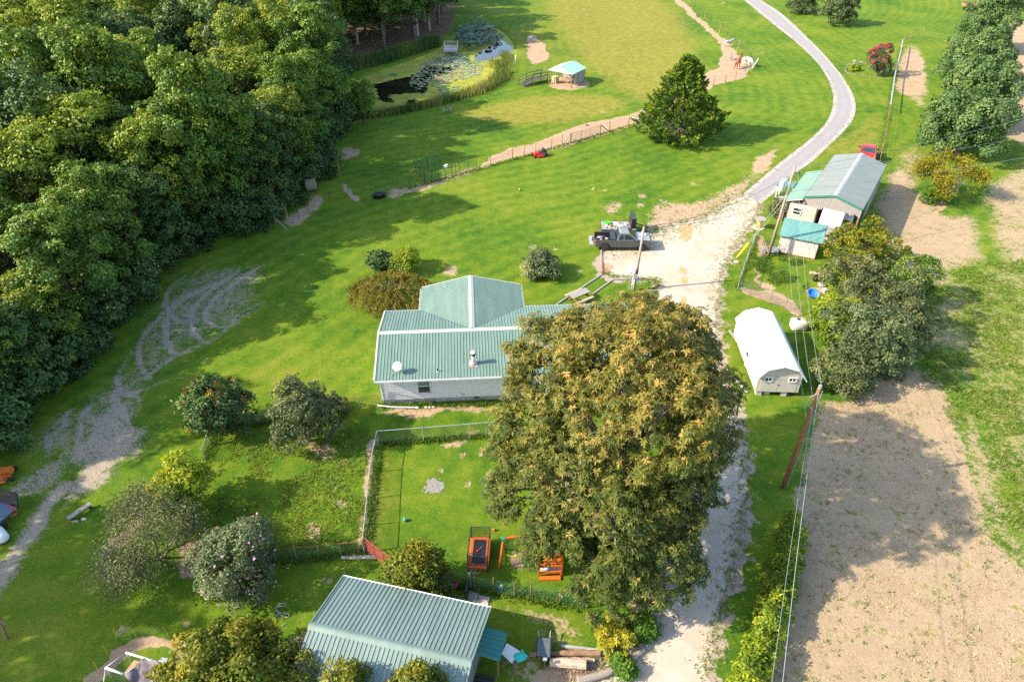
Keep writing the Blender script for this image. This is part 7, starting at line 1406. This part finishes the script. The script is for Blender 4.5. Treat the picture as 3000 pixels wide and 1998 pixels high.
t = thing('farm_trailer', 'dark farm trailer with a black rear panel beside the white gas tank', 'trailer', at(-12, 1535), math.radians(72)); b = MB(); b.bb((-1.2,-.7,.45),(1.1,.7,.55)); b.build('deck', mat('blue_grey_paint', (.10,.15,.20), .5), t); b = MB(); b.slab([(1.1,-.75,.5),(1.1,.75,.5),(1.45,.75,1.35),(1.45,-.75,1.35)], .06); b.build('rear_panel', M_black, t); b = MB(); b.beam((.9,-.9,.5),(1.0,-.2,.6),.09,.09); b.beam((.8,-.95,.4),(.5,-.9,.4),.07,.07); b.build('red_frame', M_red, t); [wheel(t, (-.2, s*.85, .32), .32, .2, M_dark) for s in (-1,1)]
t = thing('fence_post', 'old leaning post with a crossbar in the deep shade by the track', 'post', at(20, 1870)); b = MB(); b.cyl((0,0,0),(.22,.2,1.7),.09,.08,8); b.build('post', M_wood2, t); b = MB(); b.beam((.2,.18,1.6),(.55,-.1,1.35),.06,.06); b.build('crossbar', M_wood2, t)
# chicken run
p = at(420, 1985); t = thing('chicken_coop', 'chicken run with a white pipe frame and a brown tarpaulin roof', 'chicken coop'); t.location = (0,0,0)
A_, B_, C_, D_ = at(369,1911,1.5), at(470,1941,1.5), at(309,1955,1.5), at(362,1974,1.5)
for nm, a, c, r, m in (('pipe', A_, B_, .05, M_white), ('pipe', C_, D_, .055, M_white), ('pipe', A_, C_, .02, M_gal), ('pipe', D_, A_.lerp(B_, .62), .02, M_gal), ('pipe', C_, Vector((C_.x-.15,C_.y-1.3,0)), .02, M_gal), ('pipe', A_, Vector((A_.x,A_.y,0)), .025, M_gal), ('pipe', C_, Vector((C_.x,C_.y,0)), .025, M_gal), ('pipe', B_, Vector((B_.x,B_.y,0)), .025, M_gal)):
    MB().cyl(a, c, r, n=8).build(nm, m, t, True)
q0, q1, q2, q3 = at(362,1974,1.48), at(424,1927,1.52), at(500,1950,1.5), at(430,2060,1.5); b = MB(); N_ = 12; vs = []
for i in range(N_+1):
    for j in range(N_+1):
        f, g_2 = i/N_, j/N_; v_ = q0.lerp(q1, f).lerp(q3.lerp(q2, f), g_2); vs.append(v_ + Vector((0,0,.10*math.sin(f*9+g_2*4)*math.sin(g_2*7+f*2) - .25*math.sin(PI*f)*math.sin(PI*g_2))))
b.add(vs, [(i*(N_+1)+j, (i+1)*(N_+1)+j, (i+1)*(N_+1)+j+1, i*(N_+1)+j+1) for i in range(N_) for j in range(N_)]); b.build('tarpaulin', mat('brown_tarpaulin', (.13,.095,.10), .6, var=.45, scale=2.2, bump=.6, col2=(.30,.24,.25)), t, True)
b = MB(); b.slab([at(393,1932,.9), at(408,1938,.9), at(372,1974,.9), at(362,1972,.9)], .04); b.build('nest_box', mat('plywood_tan', (.42,.27,.13), .8), t); b = MB(); mesh_panel(b, Vector((C_.x,C_.y,0)), Vector((D_.x,D_.y,0)), .05, 1.45, .13); mesh_panel(b, Vector((A_.x,A_.y,0)), Vector((C_.x,C_.y,0)), .05, 1.45, .13); b.build('wire_mesh', M_wire, t, kind='stuff')
t = thing('white_sheet', 'crumpled white plastic sheet between the coop and the golden tree', 'sheet', at(500, 1952), -.25); b = MB(); vs = []
for i in range(7):
    for j in range(4): vs.append((-.45+.15*i, -.15+.1*j, .45+.06*math.sin(i*2.1+j)+rnd.uniform(-.02,.02)))
b.add(vs, [(i*4+j,(i+1)*4+j,(i+1)*4+j+1,i*4+j+1) for i in range(6) for j in range(3)]); b.build('sheet', M_white, t, True); MB().bb((-.3,-.05,0),(.3,.1,.40)).build('crate', M_dark, t)
t = thing('bucket', 'small white pail at the edge of the golden tree above the coop', 'bucket', at(548, 1892)); MB().lathe([(.1,0),(.14,.3),(.12,.3),(.08,.03)], n=12).build('pail', M_white, t, True)

# ------------------------------------------------------------------ rough grass tufts where nobody mows
def tufts(name, label, regions, n, h, seed, leaf, tone, cat='grass', per=6, lines=()):
    R = np.random.default_rng(seed); pls = [poly(p) for p in regions]; ar = np.array([abs(np.sum(p[:,0]*np.roll(p[:,1],-1) - np.roll(p[:,0],-1)*p[:,1]))/2 for p in pls]); out = []
    for p, k in zip(pls, (n*ar/ar.sum()).astype(int) if len(ar) else []):
        lo, hi = p.min(0), p.max(0); q = R.uniform(lo, hi, (k*4 + 8, 2)); q = q[inside(q[:,0], q[:,1], p)]; f = fbm(q[:,0], q[:,1], .55, seed); q = q[f > .46][:k]; out.append(q)
    for pts_, w_, k in lines:
        p = np.array([A2(*a) for a in pts_]); L_ = np.hypot(*np.diff(p, axis=0).T); seg = R.choice(len(L_), k, p=L_/L_.sum()); f = R.uniform(0,1,k)[:,None]; out.append(p[seg]*(1-f) + p[seg+1]*f + R.normal(0, w_, (k,2)))
    q = np.vstack(out); i = np.repeat(np.arange(len(q)), per); N_ = len(i); B_ = np.c_[q[i] + R.normal(0,.07,(N_,2)), np.full(N_, .0)]; l = h*R.uniform(.5,1.4,N_)*R.uniform(.6,1.3,len(q))[i]
    tip = B_ + np.c_[R.normal(0,.55,N_)*l, R.normal(0,.55,N_)*l, l*.85]; a = R.uniform(0,6.283,N_); s_ = np.c_[np.cos(a), np.sin(a), np.zeros(N_)]*.022; mid = B_*.5 + tip*.5
    Q = np.stack([B_ - s_, B_ + s_, mid + s_*1.2, tip], 1); t = np.clip(tone[0] + R.normal(0,tone[1],len(q))[i] + R.normal(0,.1,N_), 0, 1); o = link(name, arr_mesh(name, Q, 4, leaf, t)); tag(o, label, cat, kind='stuff')
L_tuft = leafmat('grass_blades', [(.055,.125,.016),(.10,.19,.018),(.16,.235,.022),(.23,.26,.05)], transl=.3)
L_dry = leafmat('dry_stubble', [(.24,.19,.10),(.40,.31,.20),(.52,.42,.29)], transl=.15)
tufts('grass_tufts', 'thick unmown clover and grass in the inner yard beside the chain link fence', [[(650,1270),(1085,1255),(1065,1600),(820,1625),(620,1560)]], 2600, .12, 901, L_tuft, (.80,.2))
tufts('grass_tufts', 'rough green weeds in the strip of pasture beyond the thicket', [[(2700,830),(2860,770),(3000,760),(3000,1650),(2900,1560),(2830,1300),(2700,1110)]], 4500, .17, 902, L_tuft, (.60,.25))
tufts('grass_tufts', 'long grass in the kennel yard in front of the pink shed', [c6([(520,140),(860,230),(860,430),(640,400),(540,340),(480,260)])], 1500, .15, 903, L_tuft, (.35,.2))
tufts('grass_tufts', 'ragged grass along the edges of the gravel drive and the lane', [], 0, .11, 904, L_tuft, (.72,.22), lines=[([(2231,600),(2182,672),(2142,732),(2112,790),(2100,850),(2098,935),(2106,1040)], .5, 600), ([(2160,1240),(2178,1420),(2160,1580),(2116,1760),(2082,1900),(2066,1998)], .35, 450), ([(1764,738),(1850,728),(1900,700),(1960,668),(2080,642),(2178,566)], .9, 800), ([(1766,800),(1850,818),(1930,820),(1915,866),(1905,900)], .25, 500), ([(1760,1965),(1850,1870),(1905,1800),(1950,1700)], .6, 600), (LANE_L[2:], .3, 500), (LANE_R[2:], .3, 500)])
tufts('grass_tufts', 'taller grass left standing under the wire fences', [], 0, .20, 905, L_tuft, (.45,.22), lines=[([(1110,1302),(1425,1278)], .12, 500), ([(1070,1618),(1110,1302)], .12, 700), ([(740,1652),(1068,1619)], .15, 500), ([(1333,1713),(1720,1780)], .18, 500), (lp, .22, 900), ([(603,1352),(640,1256),(816,1234)], .2, 400), ([(1201,552),(1437,487),(1670,421),(1870,362)], .2, 800), ([(2160,850),(2219,690)], .12, 250), ([(1112,1190),(1460,1183)], .15, 300)])
tufts('dry_stubble', 'bleached stubble and dry weeds over the bare field', [[(2395,1190),(2340,1450),(2280,1750),(2220,1998),(3000,1998),(3000,1700),(2880,1500),(2790,1210),(2600,1160)]], 1500, .08, 906, L_dry, (.5,.25), 'stubble', 5)
tufts('grass_tufts', 'green weeds coming up through the bare field', [[(2395,1190),(2340,1450),(2280,1750),(2220,1998),(3000,1998),(3000,1700),(2880,1500),(2790,1210),(2600,1160)]], 420, .12, 907, L_tuft, (.35,.2))
